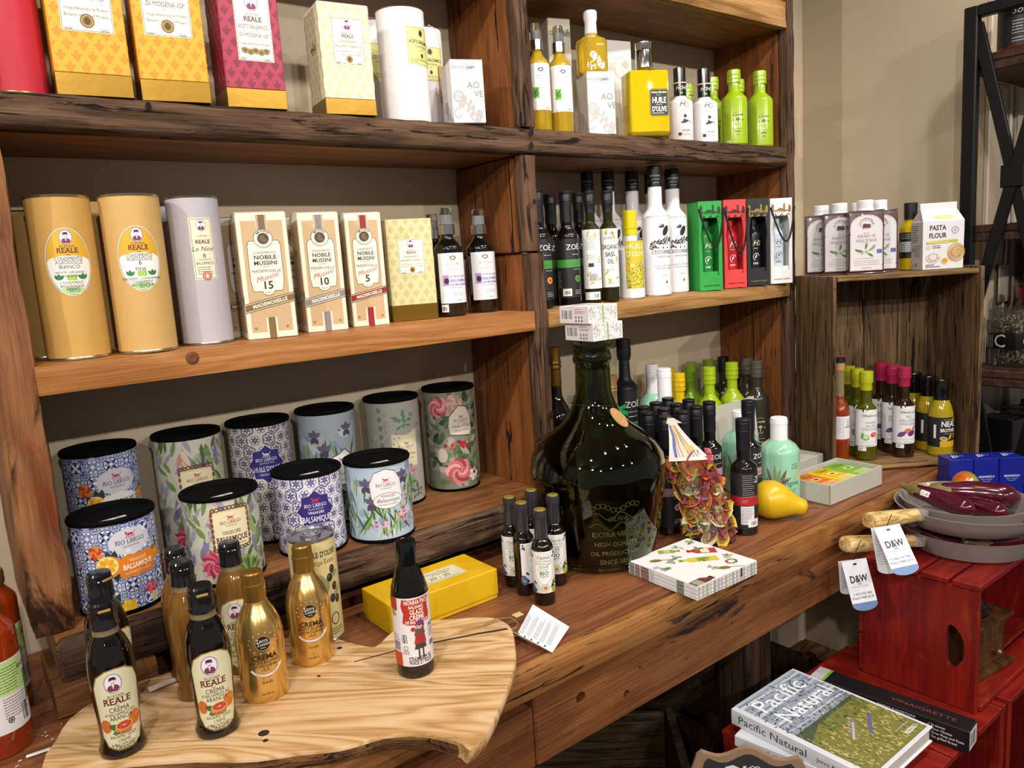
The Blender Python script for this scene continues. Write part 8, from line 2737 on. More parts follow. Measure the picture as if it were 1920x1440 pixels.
# ------------------------------------------------------------------ on top of the crate
TZ = 0.9006 + CH_ - 0.0005
RED_TIN = mat('oxblood_tin', '3d1218', 0.3, coat=0.2)
RIM_TIN = mat('bare_tin', 'b4b4b8')
def walnut(label, x, y, rz=-0.92):
 t = thing('oil_tin', label, 'tin', (x, y, TZ), rz, 'oxblood oil tins on the crate')
 w, d, hh = 0.082, 0.044, 0.156
 part('tin_body', MB().bbox(-w / 2, w / 2, -d / 2, d / 2, 0.002, hh - 0.002, 0.004, 2), RED_TIN, t, 40)
 part('tin_rim', MB().bbox(-w / 2 - 0.0006, w / 2 + 0.0006, -d / 2 - 0.0006, d / 2 + 0.0006, 0, 0.003, 0.0012).bbox(-w / 2 - 0.0006, w / 2 + 0.0006, -d / 2 - 0.0006, d / 2 + 0.0006, hh - 0.003, hh, 0.0012), RIM_TIN, t, 40)
 cp = [(0, hh), (0.0195, hh), (0.0195, hh + 0.004)]
 for k in range(3):
  cp += [(0.0190, hh + 0.0055 + k * 0.005), (0.0195, hh + 0.007 + k * 0.005)]
 cp += [(0.0192, hh + 0.0235), (0.0175, hh + 0.025), (0, hh + 0.025)]
 part('screw_cap', MB().lathe(cp, 32), CAP_WHITE, t, 30)
 W, H = w * 1000, hh * 1000
 A = Art((-W / 2 + 0.3, 3, W / 2 - 0.3, H - 3))
 for i in range(8):
  for j in range(14):
   A.leaf(-W / 2 + 5 + i * 11 + (j % 2) * 5, 8 + j * 11, 0.9 if (i + j) % 2 else 2.2, 6, 2.4, '5a2228', 0.6)
 def shape(ins, c, z):
  x1 = W / 2 - 3.5 - ins
  pts = [(-x1, 8 + ins), (x1, 8 + ins), (x1, H * 0.72)] + [(x1 * math.cos(a) if 0 < a < PI else (x1 if a == 0 else -x1), H * 0.72 + (H * 0.21 - ins) * math.sin(a) ** 0.8) for a in [PI * k / 16 for k in range(1, 16)]] + [(-x1, H * 0.72)]
  A.p(pts, c, z)
 shape(0, 'd9d5da', 1)
 shape(1.0, '5a2a34', 2)
 shape(1.6, 'd6d2d6', 3)
 A.z = 4
 A.e(0, H * 0.77, 13, 11, '4a3a44', 24, z=4)
 A.e(0, H * 0.77, 12.3, 10.3, 'd9d5da', 24, z=5)
 A.e(-3, H * 0.76, 6, 5, '5a2a34', 14, z=6)
 A.e(5, H * 0.755, 5, 5, '6a3a40', 14, z=6)
 A.p([(-10, H * 0.72), (10, H * 0.72), (4, H * 0.76), (-6, H * 0.755)], '5a2a34', 6)
 A.ta('LA TOURANGELLE', 0, H * 0.77, 14, 90, 3.6, '4a3a44', b=1)
 A.t('Roasted', 0, H * 0.635, 2.6, '5a3a44')
 A.t('WALNUT OIL', 0, H * 0.575, 6.2, '5a3a4a', serif=1, fit=42)
 A.t('HUILE DE NOIX', 0, H * 0.505, 6.2, '5a3a4a', serif=1, fit=47)
 A.lines(-12, H * 0.485, 24, 1, 2, 0.8, '7a6a70')
 for (px, py, a) in ((-2, .38, 1.4), (4, .36, 0.5), (-6, .35, 2.9), (2, .33, -0.6), (10, .37, 0.9), (-12, .34, 2.6)):
  A.leaf(px, H * py, a, 18, 6, ('6f8a5a', '8a9a6a', '5a7a4a')[int(a * 2) % 3], 5)
 A.e(0, H * 0.345, 4.2, 4.2, 'a8b06a', 12, z=6)
 A.e(-10, H * 0.33, 3.4, 3.4, '9aa860', 12, z=6)
 A.r(24, H * 0.315, W / 2 - 4.6, H * 0.38, '4a6aa0', 5)
 A.lines(-22, H * 0.24, 44, 1, 2, 1.0, '8a7a80')
 A.lines(-30, H * 0.20, 60, 3, 4.6, 1.0, '8a7a80')
 A.lines(-10, H * 0.09, 22, 1, 2, 1.2, '6a5a60')
 A.build('label_print', t, front(w, d))
 B = Art((-d * 500 + 0.5, 3, d * 500 - 0.5, H - 3))
 for i in range(4):
  for j in range(14):
   B.leaf(-16 + i * 11 + (j % 2) * 5, 8 + j * 11, 0.9 if (i + j) % 2 else 2.2, 6, 2.4, '5a2228', 0.6)
 B.build('side_print', t, sidel(w, d))
 return t
walnut('oxblood walnut oil tin standing foremost on the crate', 1.902, 0.992)
walnut('oxblood walnut oil tin behind the foremost one, near the crate side board', 1.914, 1.066)
walnut('oxblood walnut oil tin farthest back, mostly hidden by another tin', 1.934, 1.128)
walnut('oxblood walnut oil tin behind the foremost one, towards the flour bag', 1.968, 0.990)
walnut('oxblood walnut oil tin in the middle, only its white cap showing', 1.985, 1.052)
x, y = cw(0.302, 0.072)
t = thing('flour_bag', 'white gable-topped paper bag of pasta flour on the crate', 'flour bag', (x, y, TZ), -0.72)
w, d, hh = 0.098, 0.062, 0.118
PAPER = mat('white_paper', 'd9d6da', 0.6, bump=0.1, bscale=40)
fb = MB()
z1, z2, z3 = 0.118, 0.150, 0.164
fb.add([(-w / 2, -d / 2, 0), (w / 2, -d / 2, 0), (w / 2, d / 2, 0), (-w / 2, d / 2, 0), (-w / 2 - .001, -d / 2 - .001, z1), (w / 2 + .001, -d / 2 - .001, z1), (w / 2 + .001, d / 2 + .001, z1), (-w / 2 - .001, d / 2 + .001, z1), (-w / 2 + .006, -0.003, z2), (w / 2 - .006, -0.003, z2), (w / 2 - .006, 0.003, z2), (-w / 2 + .006, 0.003, z2), (-w / 2 + .004, 0, z1 + 0.004), (w / 2 - .004, 0, z1 + 0.004)],
       [(3, 2, 1, 0), (0, 1, 5, 4), (1, 2, 6, 5), (2, 3, 7, 6), (3, 0, 4, 7), (4, 5, 9, 8), (6, 7, 11, 10), (5, 6, 13), (13, 6, 10), (5, 13, 9), (9, 13, 10), (7, 4, 12), (4, 8, 12), (12, 8, 11), (7, 12, 11)])
part('bag_body', fb, PAPER, t, 20)
part('folded_top', MB().bbox(-w / 2 + 0.004, w / 2 - 0.004, -0.0045, 0.0045, z2 - 0.002, z3, 0.001), PAPER, t)
A = Art()
W, H = w * 1000, z1 * 1000
A.t('PASTA', -14, H * 0.815, 11.5, '3a3038', b=1, fit=40)
A.t('FLOUR', -14, H * 0.655, 11.5, '3a3038', b=1, fit=42)
A.ring(28, H * 0.80, 9, 9, 0.8, '7a747c', 24, z=2)
A.ring(28, H * 0.80, 6.4, 6.4, 0.5, '7a747c', 20, z=2)
A.e(28, H * 0.80, 1.6, 3, '7a747c', 10, z=2)
A.p([(-41, H * 0.525), (35, H * 0.555), (35, H * 0.61), (-41, H * 0.58)], 'b8b424', 2)
A.lines(-36, H * 0.555, 66, 1, 2, 2, 'd8d48a')
A.lines(-26, H * 0.48, 24, 2, 4.5, 1.6, '4a444a')
A.ring(-36, H * 0.455, 5, 4, 0.8, '8a848a', 16, z=2)
for k in range(9):
 A.ring(31 + 0.6 * math.sin(k * 2), H * 0.33 + 0.8 * math.cos(k * 3), 21 - k * 2.0, 23 - k * 2.2, 1.7, ('c8994a', 'a8763a', 'd8b06a', 'b8843c')[k % 4], 26, z=2 + k * 0.1)
for k in range(5):
 A.l([(26, H * 0.28 + k * 3), (34, H * 0.31 + k * 3.4), (42, H * 0.29 + k * 3)], 1.8, ('d8b880', 'c09050')[k % 2], 4)
for k in range(12):
 A.e(-24 + 13 * math.cos(k * .52), H * 0.24 + 9 * math.sin(k * .52), 5, 3.4, 'c8c0ba', 10, z=1.6)
A.e(-24, H * 0.25, 11, 10, 'a89890', 22, z=3)
A.e(-24, H * 0.255, 9, 8, 'd6cec8', 20, z=4)
A.e(4, H * 0.17, 9, 8, 'd8cfc0', 18, z=3)
A.e(4, H * 0.17, 7.5, 6.5, 'd0981c', 18, z=4)
A.lines(-42, H * 0.085, 22, 1, 2, 2.0, '4a444a')
A.lines(-42, H * 0.045, 38, 1, 2, 2.0, '4a444a')
A.build('label_print', t, front(w + 0.002, d + 0.002))
B = Art()
B.lines(-26, H * 0.92, 36, 9, 5, 1.4, '5a545a')
B.lines(-14, H * 0.50, 36, 7, 4.4, 1.2, '7a747a')
B.e(-20, H * 0.42, 4, 6, 'b88a7a', 12, z=2)
B.l([(-24, 4), (-12, 18)], 1.6, '4a4a4a', 2)
B.e(-2, 12, 4, 4, 'c04a4a', 12, z=2)
B.build('side_print', t, sidel(w + 0.002, d))
nrm = Vector((0, -d / 2 - 0.001, z1)) - Vector((0, -0.003, z2))
C_ = Art()
C_.e(4, 13, 26, 6.5, 'c9c86a', 26, z=1)
C_.t('Molino', 4, 10, 6.5, 'e6e4dc', sh=0.2)
C_.build('brand_print', t, flatmap((0, -d / 2 - 0.001, z1), (1, 0, 0), Vector((0, -0.003, z2)) - Vector((0, -d / 2 - 0.001, z1)), 0.0006))
x, y = cw(0.268, 0.135)
t = thing('oil_bottle', 'yellow oil bottle with black label and cap behind the flour bag', 'bottle', (x, y, TZ), -0.9)
r, hh = 0.026, 0.172
part('bottle_glass', MB().lathe([(0, .001), (r, .001), (r, hh * .6)] + shoulder(r, hh * .6, r * .5, hh * .76)[1:] + [(0, hh * .76)], 32), G_OIL, t, 30)
part('cap', MB().lathe([(0, hh * .75), (r * .6, hh * .75), (r * .62, hh - .001), (0, hh)], 28), CAP_BLACK, t, 25)
A = Art()
A.r(-60, 30, 60, 96, '1c1a1c')
A.r(-60, 46, 60, 72, 'c8c6c8', 2)
A.lines(-30, 90, 40, 3, 5, 1.4, 'b8b6b8')
A.lines(-30, 66, 40, 5, 4.5, 1.2, '4a484a')
A.build('label_print', t, cylmap(r, 4.0), us=4.0)
# ------------------------------------------------------------------ red crates
def redw(name, axis, seed):
 return wood(name, [(0.2, '540f0c'), (0.42, '6f1410'), (0.6, '831a12'), (0.85, '962818')], axis, 1.0, 0.4, 0.3, seed=seed, ring=7, coat=0.3, stain=[('963c18', 0.60, 0.74, 4.0)])
RX, RY, RZ = redw('red_wood_x', 0, 1.2), redw('red_wood_y', 1, 2.4), redw('red_wood_z', 2, 3.6)
RBR = redw('red_wood_bright', 1, 4.4)
GZ = 0.522           # top of the low crate
# low crate carrying the books; slats run towards the shopper
lc = thing('red_crate', 'low red wooden crate under the books and the long black box', 'crate', (0, 0, 0))
x0, x1, y0, y1 = 1.16, 1.655, 0.556, 0.90
xs = 1.165
k = 0
while xs < x1 - 0.01:
 wd_ = min(0.118, x1 - xs)
 part('slat', MB().bbox(xs, xs + wd_ - 0.005, y0, y1, GZ - 0.014, GZ - 0.0008, 0.0015), RBR, lc)
 xs += wd_
 k += 1
for (a, b2) in ((x0 + 0.006, x0 + 0.022), (x1 - 0.022, x1 - 0.004)):
 part('end_panel', MB().bbox(a, b2, y0 + 0.002, y1 - 0.002, 0.0, GZ - 0.0145, 0.002), RZ, lc)
for j in range(6):
 a = x0 + 0.024 + j * 0.075
 part('back_slat', MB().bbox(a, a + 0.070, y1 - 0.014, y1 - 0.003, 0.01, GZ - 0.016, 0.0015), RZ, lc)
for z in (0.0, 0.2):
 part('shelf_slat', MB().bbox(x0 + 0.022, x1 - 0.022, y0 + 0.03, y1 - 0.014, z + 0.002, z + 0.014, 0.0015), RX, lc)
# second low crate supporting the tall one on the right
l2 = thing('red_crate', 'low red wooden crate under the coffee grinder side of the tall red crate', 'crate', (0, 0, 0))
a0, a1 = 1.668, 2.11
for j in range(4):
 b_ = 0.555 + j * 0.085
 part('slat', MB().bbox(a0, a1, b_, b_ + 0.081, GZ - 0.014, GZ - 0.0008, 0.0015), RX, l2)
for (p, q) in ((a0 + 0.003, a0 + 0.019), (a1 - 0.019, a1 - 0.003)):
 part('end_panel', MB().bbox(p, q, 0.557, 0.89, 0.0, GZ - 0.0145, 0.002), RZ, l2)
for j in range(5):
 p = a0 + 0.022 + j * 0.08
 part('back_slat', MB().bbox(p, p + 0.076, 0.878, 0.889, 0.01, GZ - 0.016, 0.0015), RZ, l2)
# tall crate: end panel with a hand hole, slatted top and floor, open towards the shopper
tc = thing('red_crate', 'tall red wooden crate with kidney hand hole, carrying the pans', 'crate', (0, 0, 0))
tx0, tx1, ty0, ty1, tz0, tz1 = 1.566, 2.06, 0.582, 0.817, GZ, 0.798
hole_ = []
for q in range(24):
 a = 2 * PI * q / 24
 yy = 0.623 + 0.0185 * math.cos(a) + 0.009 * math.sin(a) ** 2
 zz = 0.652 + 0.047 * math.sin(a)
 hole_.append((yy, zz))
for (p, q) in ((tx0, tx0 + 0.014), (tx1 - 0.014, tx1)):
 ep = part('end_panel', MB().bbox(p, q, ty0, ty1, tz0, tz1 - 0.0135, 0.0018), RZ, tc, 30)
 if p == tx0:
  ct_ = part('cutter', MB().prism(hole_, p - 0.02, q + 0.02, 0), RZ)
  cut(ep, [ct_])
ns = 4
dy = (ty1 - ty0 + 0.006) / ns
for j in range(ns):
 part('top_slat', MB().bbox(tx0 - 0.004, tx1 + 0.004, ty0 - 0.004 + j * dy, ty0 - 0.004 + (j + 1) * dy - 0.007, tz1 - 0.013, tz1 - 0.0004, 0.0016), RX, tc)
 part('floor_slat', MB().bbox(tx0 + 0.015, tx1 - 0.015, ty0 - 0.004 + j * dy, ty0 - 0.004 + (j + 1) * dy - 0.006, tz0 + 0.001, tz0 + 0.013, 0.0016), RX, tc)
for j in range(3):
 part('back_slat', MB().bbox(tx0 + 0.002, tx1 - 0.002, ty1 + 0.0008, ty1 + 0.0088, tz0 + 0.004 + j * 0.089, tz0 + 0.088 + j * 0.089, 0.0014), RX, tc)
# ------------------------------------------------------------------ coffee grinder inside the tall crate
W_GR = wood('walnut_box', [(0.2, '2a170c'), (0.45, '4a2e18'), (0.6, '5f3e22'), (0.85, '75512f')], 2, 1.0, 0.4, 0.2, seed=3.3, ring=6, coat=0.2)
gr = thing('coffee_grinder', 'brown wooden coffee grinder with small drawer knob inside the tall red crate', 'coffee grinder', (1.745, 0.680, GZ + 0.0135), -0.12)
part('base', MB().bbox(-0.075, 0.075, -0.075, 0.075, 0.0, 0.014, 0.004, 2), W_GR, gr)
part('grinder_box', MB().bbox(-0.060, 0.060, -0.060, 0.060, 0.014, 0.112, 0.002), W_GR, gr)
dr = part('drawer', MB().bbox(-0.048, 0.048, -0.0625, -0.058, 0.022, 0.070, 0.001), W_GR, gr)
part('knob', MB().lathe([(0, 0), (0.004, 0), (0.003, 0.006), (0.008, 0.011), (0.008, 0.015), (0.004, 0.019), (0, 0.0195)], 20).xf(Matrix.Translation((0.006, -0.062, 0.046)) @ Matrix.Rotation(PI / 2, 4, 'X')), mat('brass_knob', '8a5a34', 0.3, 0.6), dr)
part('top_plate', MB().bbox(-0.072, 0.072, -0.072, 0.072, 0.112, 0.121, 0.003, 2), W_GR, gr)
IRON = mat('cast_iron', '1b1b1e', 0.32, 0.6)
part('dome', MB().lathe([(0.052, 0.121), (0.052, 0.125), (0.046, 0.131), (0.046, 0.134), (0.038, 0.142), (0.034, 0.152), (0.030, 0.158), (0.018, 0.164), (0.010, 0.168), (0.010, 0.176), (0, 0.176)], 40), IRON, gr, 30)
part('crank', MB().tube([(0, 0, 0.174), (0.03, 0.02, 0.178), (0.06, 0.045, 0.176)], 0.004, 8), IRON, gr)
part('crank_knob', MB().lathe([(0, 0.176), (0.008, 0.178), (0.010, 0.190), (0.007, 0.198), (0, 0.2)], 18, 0.06, 0.045), W_GR, gr)
# ------------------------------------------------------------------ frying pans, aubergines, mango
PAN = mat('grey_stone_pan', '8f8684', 0.35, coat=0.15, var=0.12, bscale=900)
PANIN = mat('pan_inside', '9a989c', 0.3, var=0.06, bscale=900)
W_HAND = wood('pan_handle_wood', [(0.2, 'a8854e'), (0.45, 'c9a76c'), (0.6, 'd6b67c'), (0.85, 'e0c48e')], 0, 2.2, 0.45, 0.2, seed=5.5, ring=9, nring=0.9)
def pan(label, cx, cy, z, r, hh, hdir, hlen, rise, tagtext=None, handle=True):
 t = thing('frying_pan', label, 'frying pan', (cx, cy, z), 0)
 rb = r * 0.78
 pr = [(0, 0.0), (rb, 0.0), (rb + 0.006, 0.002), (r - 0.010, hh * 0.55), (r, hh - 0.002), (r + 0.0012, hh), (r - 0.002, hh), (r - 0.013, hh * 0.58), (rb + 0.002, 0.0055), (rb - 0.004, 0.004), (0, 0.004)]
 part('pan_bowl', MB().lathe(pr, 72), PAN, t, 40)
 if not handle:
  return t
 d = Vector(hdir).normalized()
 zh = hh * 0.72
 M_ = Matrix.Translation(d * (r - 0.004) + Vector((0, 0, zh))) @ Matrix.Rotation(math.atan2(d.y, d.x), 4, 'Z') @ Matrix.Rotation(-rise, 4, 'Y')
 jm = MB().bbox(0.0, 0.030, -0.013, 0.013, -0.011, 0.011, 0.003, 2)
 part('handle_joint', jm.xf(M_), PAN, t)
 hm = MB()
 sec = [(0.026, 0.014, 0.0125), (0.05, 0.0155, 0.0135), (hlen * 0.5, 0.0165, 0.0145), (hlen * 0.8, 0.019, 0.016), (hlen * 0.95, 0.020, 0.0165), (hlen, 0.0175, 0.0145), (hlen + 0.002, 0.013, 0.011)]
 rows = []
 for (xx, a, b2) in sec:
  row = []
  for q in range(16):
   an = 2 * PI * q / 16
   cx_, sx_ = math.cos(an), math.sin(an)
   row.append(len(hm.v))
   hm.v.append((xx, a * math.copysign(abs(cx_) ** 0.7, cx_), b2 * math.copysign(abs(sx_) ** 0.7, sx_)))
  rows.append(row)
 for A_, B_ in zip(rows, rows[1:]):
  for q in range(16):
   hm.f.append((A_[q], A_[(q + 1) % 16], B_[(q + 1) % 16], B_[q]))
 hm.f.append(tuple(reversed(rows[0])))
 hm.f.append(tuple(rows[-1]))
 ho = part('handle', hm, W_HAND, t, 40)
 ho.matrix_local = M_
 sl_ = MB().lathe([(0, 0), (0.0055, 0), (0.0055, 0.0006), (0, 0.0006)], 16).xf(Matrix.Translation((hlen * 0.86, 0, 0.0153)) @ Matrix.Scale(1.6, 4, (1, 0, 0)))
 part('hang_hole', sl_, mat('hole_shadow', '3a2c1c', 0.8), ho)
 return t
PB = 0.799
pan('large grey frying pan standing on the red crate, two aubergines in it', 1.772, 0.684, PB, 0.140, 0.048, (-0.95, 0.32, 0), 0.208, 0.135)
pan('wide grey pan without visible handle between the two frying pans', 1.748, 0.676, PB + 0.062, 0.145, 0.042, (1, 0, 0), 0.1, 0, handle=False)
pan('smaller grey frying pan on top, heaped with aubergines', 1.742, 0.682, PB + 0.069, 0.126, 0.046, (-0.965, 0.262, 0), 0.158, 0.085)
AUB = mat('aubergine_skin', '4a0c22', 0.14, coat=0.6, var=0.35, bscale=14)
CALYX = mat('aubergine_calyx', '6f6236', 0.6, var=0.3, bscale=80)
def aubergine(label, p0, p1, r, bend=0.0, cut_end=False, rr=None, sticker=None):
 p0, p1 = Vector(p0), Vector(p1)
 t = thing('aubergine', label, 'aubergine', tuple(p0), 0, 'aubergines in the pans')
 ax = p1 - p0
 L = ax.length
 sidev = ax.cross(Vector((0, 0, 1))).normalized()
 n_ = 12
 pts, rs_ = [], []
 for k in range(n_ + 1):
  u = k / n_
  pts.append(ax * u + sidev * bend * math.sin(PI * u))
  f_ = 0.58 + 0.42 * min(1, u * 2.2)
  if u > 0.8:
   f_ *= math.sqrt(max(0.02, 1 - ((u - 0.8) / 0.205) ** 2))
  rs_.append(r * f_)
 part('aubergine_body', MB().tube(pts, r, 22, rs=rs_), AUB, t, 70)
 d = (pts[1] - pts[0]).normalized()
 rot = d.to_track_quat('Z', 'Y').to_matrix().to_4x4()
 cal = MB()
 m_ = 10
 rows = []
 for (zz, rr_) in ((-0.026, r * 0.26), (-0.010, r * 0.36), (0.0, r * 0.66), (0.014, r * 0.76)):
  row = []
  for q in range(m_ * 2):
   an = 2 * PI * q / (m_ * 2)
   z2_ = zz + (0.018 if (q % 4 < 2 and zz > 0.005) else 0)
   row.append(len(cal.v))
   cal.v.append((rr_ * 1.03 * math.cos(an), rr_ * 1.03 * math.sin(an), z2_))
  rows.append(row)
 for A_, B_ in zip(rows, rows[1:]):
  for q in range(m_ * 2):
   k2 = (q + 1) % (m_ * 2)
   cal.f.append((A_[q], A_[k2], B_[k2], B_[q]))
 cal.f.append(tuple(reversed(rows[0])))
 part('calyx', cal.xf(rot), CALYX, t, 50)
 if cut_end:
  part('stem_end', MB().lathe([(0, -0.0280), (r * 0.27, -0.0280), (r * 0.27, -0.024), (0, -0.024)], 14).xf(rot), mat('cut_stem', '9a9a5a', 0.7), t)
 if sticker:
  a_, off = sticker
  c0 = ax * a_
  up = Vector((0, 0, 1))
  vw = (Vector((0, 0, 1.478)) - (p0 + c0)).normalized()
  vw = (vw - d * vw.dot(d)).normalized()
  Rr = r * (0.58 + 0.42 * min(1, a_ * 2.2))
  A = Art()
  A.r(-10, -6, 10, 6, 'dcd8da')
  A.barcode(1, -3, 7, 6, n=8)
  A.lines(-8, 1, 7, 2, 3, 1.0, '8a868a')
  wv = vw.cross(d)
  def mp(u, v, off2):
   an = v / Rr
   nn2 = vw * math.cos(an) + wv * math.sin(an)
   return tuple(c0 + d * u + nn2 * (Rr * 1.02 + 0.0008 + off2)), tuple(nn2)
  A.build('price_sticker', t, mp, vb=[-4, -2, 0, 2, 4])
 return t
zt_ = PB + 0.069 + 0.046
aubergine('aubergine with white price sticker, its brown stem towards the counter corner', (1.700, 0.775, zt_ + 0.012), (1.690, 0.640, zt_ - 0.010), 0.0215, 0.0, sticker=(0.28, 0))
aubergine('large glossy aubergine lying across the back of the upper pan', (1.742, 0.748, zt_ + 0.002), (1.818, 0.600, zt_ - 0.002), 0.0265, -0.012)
aubergine('aubergine with rounded tip at the front rim of the upper pan', (1.765, 0.715, zt_ - 0.018), (1.738, 0.596, zt_ - 0.018), 0.021, 0.0)
zl_ = PB + 0.048
aubergine('aubergine in the lower pan, its rounded tip beside a cut green stem', (1.702, 0.762, zl_ - 0.020), (1.676, 0.655, zl_ - 0.021), 0.0215, 0.0)
aubergine('aubergine in the lower pan with cut green stem and price sticker', (1.700, 0.636, zl_ - 0.010), (1.786, 0.584, zl_ - 0.020), 0.020, 0.004, True, sticker=(0.42, 0))
t = thing('mango', 'red and green mango behind the aubergines in the upper pan', 'mango', (1.832, 0.716, zt_ - 0.030), 0)
mg = MB().lathe([(0.029 * math.sin(PI * k / 14), -0.030 * math.cos(PI * k / 14)) for k in range(15)], 32).xf(Matrix.Rotation(0.4, 4, 'Z') @ Matrix.Diagonal((1.3, 1.0, 1.05, 1)) @ Matrix.Translation((0, 0, 0.030)))
MG = mat('mango_skin', 'b0441a', 0.25, coat=0.3)
ntm = MG.node_tree
tcm, mpm = ntm.nodes.new('ShaderNodeTexCoord'), ntm.nodes.new('ShaderNodeMapping')
grd = ntm.nodes.new('ShaderNodeTexNoise')
grd.inputs['Scale'].default_value = 16
rpm = ramp(ntm, [(0.40, '8f8a1c'), (0.52, 'b8641c'), (0.62, 'b03a1c')])
ntm.links.new(tcm.outputs['Object'], grd.inputs['Vector'])
ntm.links.new(grd.outputs['Fac'], rpm.inputs['Fac'])
ntm.links.new(rpm.outputs['Color'], ntm.nodes['Principled BSDF'].inputs['Base Color'])
part('mango_body', mg, MG, t, 70)
A = Art()
A.r(-10, -4, 10, 4, 'dcd8da')
A.build('price_sticker', t, flatmap((-0.034, -0.022, 0.050), (0.5, -0.45, 0.5), (0.5, 0.5, 0.35), 0.003))
# swing tags hanging from the two handles
def swing(label, px, py, pz, rz, title, sub, tilt, par_string, open_a):
 t = thing('swing_tag', label, 'tag', (px, py, pz), rz, 'folded tags on the pan handles')
 w, L = 0.036, 0.078
 t.scale = (1.35, 1.35, 1.35)
 def leaf_(M_, front_):
  pts_ = [(-w / 2, 0), (w / 2, 0), (w / 2, -L * 0.88)] + [(w / 2 * math.cos(a), -L * 0.88 - 0.010 * math.sin(a)) for a in [PI * k / 10 for k in range(1, 10)]] + [(-w / 2, -L * 0.88)]
  m_ = MB().prism(pts_, -0.0003, 0.0003, 1).xf(M_)
  part('tag_leaf', m_, CARD, t, 0)
  A = Art()
  if front_:
   A.p([(-18, -66), (18, -66), (18, -69)] + [(18 * math.cos(a), -69 - 10 * math.sin(a)) for a in [PI * k / 10 for k in range(1, 10)]] + [(-18, -69)], '6a84b0', 1)
   A.t('D&W', 0, -34, 10.5, '22243a', b=1, fit=25)
   A.r(-3, -37.5, 3, -36.5, '22243a', 2)
   A.lines(-12, -41, 24, 1, 2, 0.8, '9a9aa8')
   A.t(title, 0, -54, 3.6, '3a3c50', fit=28)
   A.t(sub, 0, -60, 3.6, '3a3c50', fit=31)
   A.e(0, -6, 3, 1.6, '2a2a2e', 12, z=1)
  else:
   A.lines(-14, -14, 28, 14, 3.6, 0.9, '8a8a96')
  o_ = M_ @ Vector((0, -0.0003, 0))
  A.build('tag_print', t, flatmap(o_, M_.to_3x3() @ Vector((1, 0, 0)), M_.to_3x3() @ Vector((0, 0, 1)), 0.0003))
 leaf_(Matrix.Rotation(tilt, 4, 'Y') @ Matrix.Rotation(-open_a[0], 4, 'X'), True)
 leaf_(Matrix.Rotation(tilt * 0.7, 4, 'Y') @ Matrix.Translation((-0.004, 0.0016, 0)) @ Matrix.Rotation(open_a[1], 4, 'X'), False)
 part('string', MB().tube(par_string, 0.0006, 6), mat('dark_cord', '1c1a14', 0.8), t)
 return t
swing('white folded swing tag with blue end hanging lowest from the lower pan handle', 1.436, 0.768, 0.838, -0.85, '11 INCH FRY PAN', 'POÊLE À FRIRE 28 CM', -0.22, [(0, 0.0, -0.006), (0.001, 0.001, 0.006), (0.006, 0.004, 0.018), (0.012, 0.006, 0.03)], (0.10, 0.45))
swing('white folded swing tag hanging from the upper pan handle, printed inside leaf showing', 1.470, 0.718, 0.913, -0.85, '9.5 INCH FRY PAN', 'POÊLE À FRIRE 24 CM', -0.25, [(0, 0, -0.006), (0.002, 0.002, 0.004), (0.010, 0.012, 0.014)], (0.85, 0.10))
# ------------------------------------------------------------------ three blue cartons behind the pans
BLUE = mat('blue_card', '101f86', 0.35, coat=0.15)
def bluebox(label, x, y):
 t = thing('flour_carton', label, 'carton', (x, y, 0.7995), -0.72, 'blue cartons on the red crate')
 w, d, hh = 0.0565, 0.056, 0.152
 part('carton_body', MB().bbox(-w / 2, w / 2, -d / 2, d / 2, 0, hh, 0.0012), BLUE, t)
 A = Art()
 A.t('GRANAROLO', 0, hh * 1000 * 0.69, 5.0, 'd4d6ea', b=1, fit=37)
 A.t('Italia e Latteria', 0, hh * 1000 * 0.655, 3, 'b8bcd8', sh=0.3)
 A.l([(-9, hh * 635), (0, hh * 628), (9, hh * 635)], 0.7, 'b8bcd8', 2)
 A.lines(-24, hh * 440, 48, 5, 4.4, 1.5, 'b8bcd8')
 A.build('label_print', t, front(w, d))
 B = Art()
 for k in range(3):
  B.l([(-10 + k * 5, -12 + k * 2), (-4 + k * 6, 12)], 3.2 - k * 0.7, 'd8dcea', 1)
 B.l([(2, -2), (14, 6), (18, 0)], 1.4, 'd8dcea', 1)
 B.build('top_print', t, top(hh))
 C_ = Art()
 C_.r(d * 500 - 5, 0.5, d * 500 - 0.2, hh * 1000 - 0.5, 'd8c9a8')
 C_.e(8, 108, 17, 19, 'b83a34', 24, z=1)
 C_.e(8, 108, 16, 18, 'd8ccb8', 24, z=2)
 C_.t('GRANAROLO', 8, 106, 4, '2a3a7a', b=1, fit=28, z=4)
 C_.lines(-8, 70, 30, 5, 6, 2, 'b8bcd8')
 C_.build('side_print', t, flatmap((w / 2, 0, 0), (0, 1, 0), (0, 0, 1)))
 return t
d_ = Vector((math.cos(-0.72), math.sin(-0.72), 0))
bp0 = Vector((1.930, 0.778, 0))
for i, lb in enumerate(('blue carton of the row of three, nearest the wooden crate', 'blue carton in the middle of the row of three', 'blue carton of the row of three showing its round side seal')):
 q = bp0 + d_ * 0.0585 * i
 bluebox(lb, q.x, q.y)
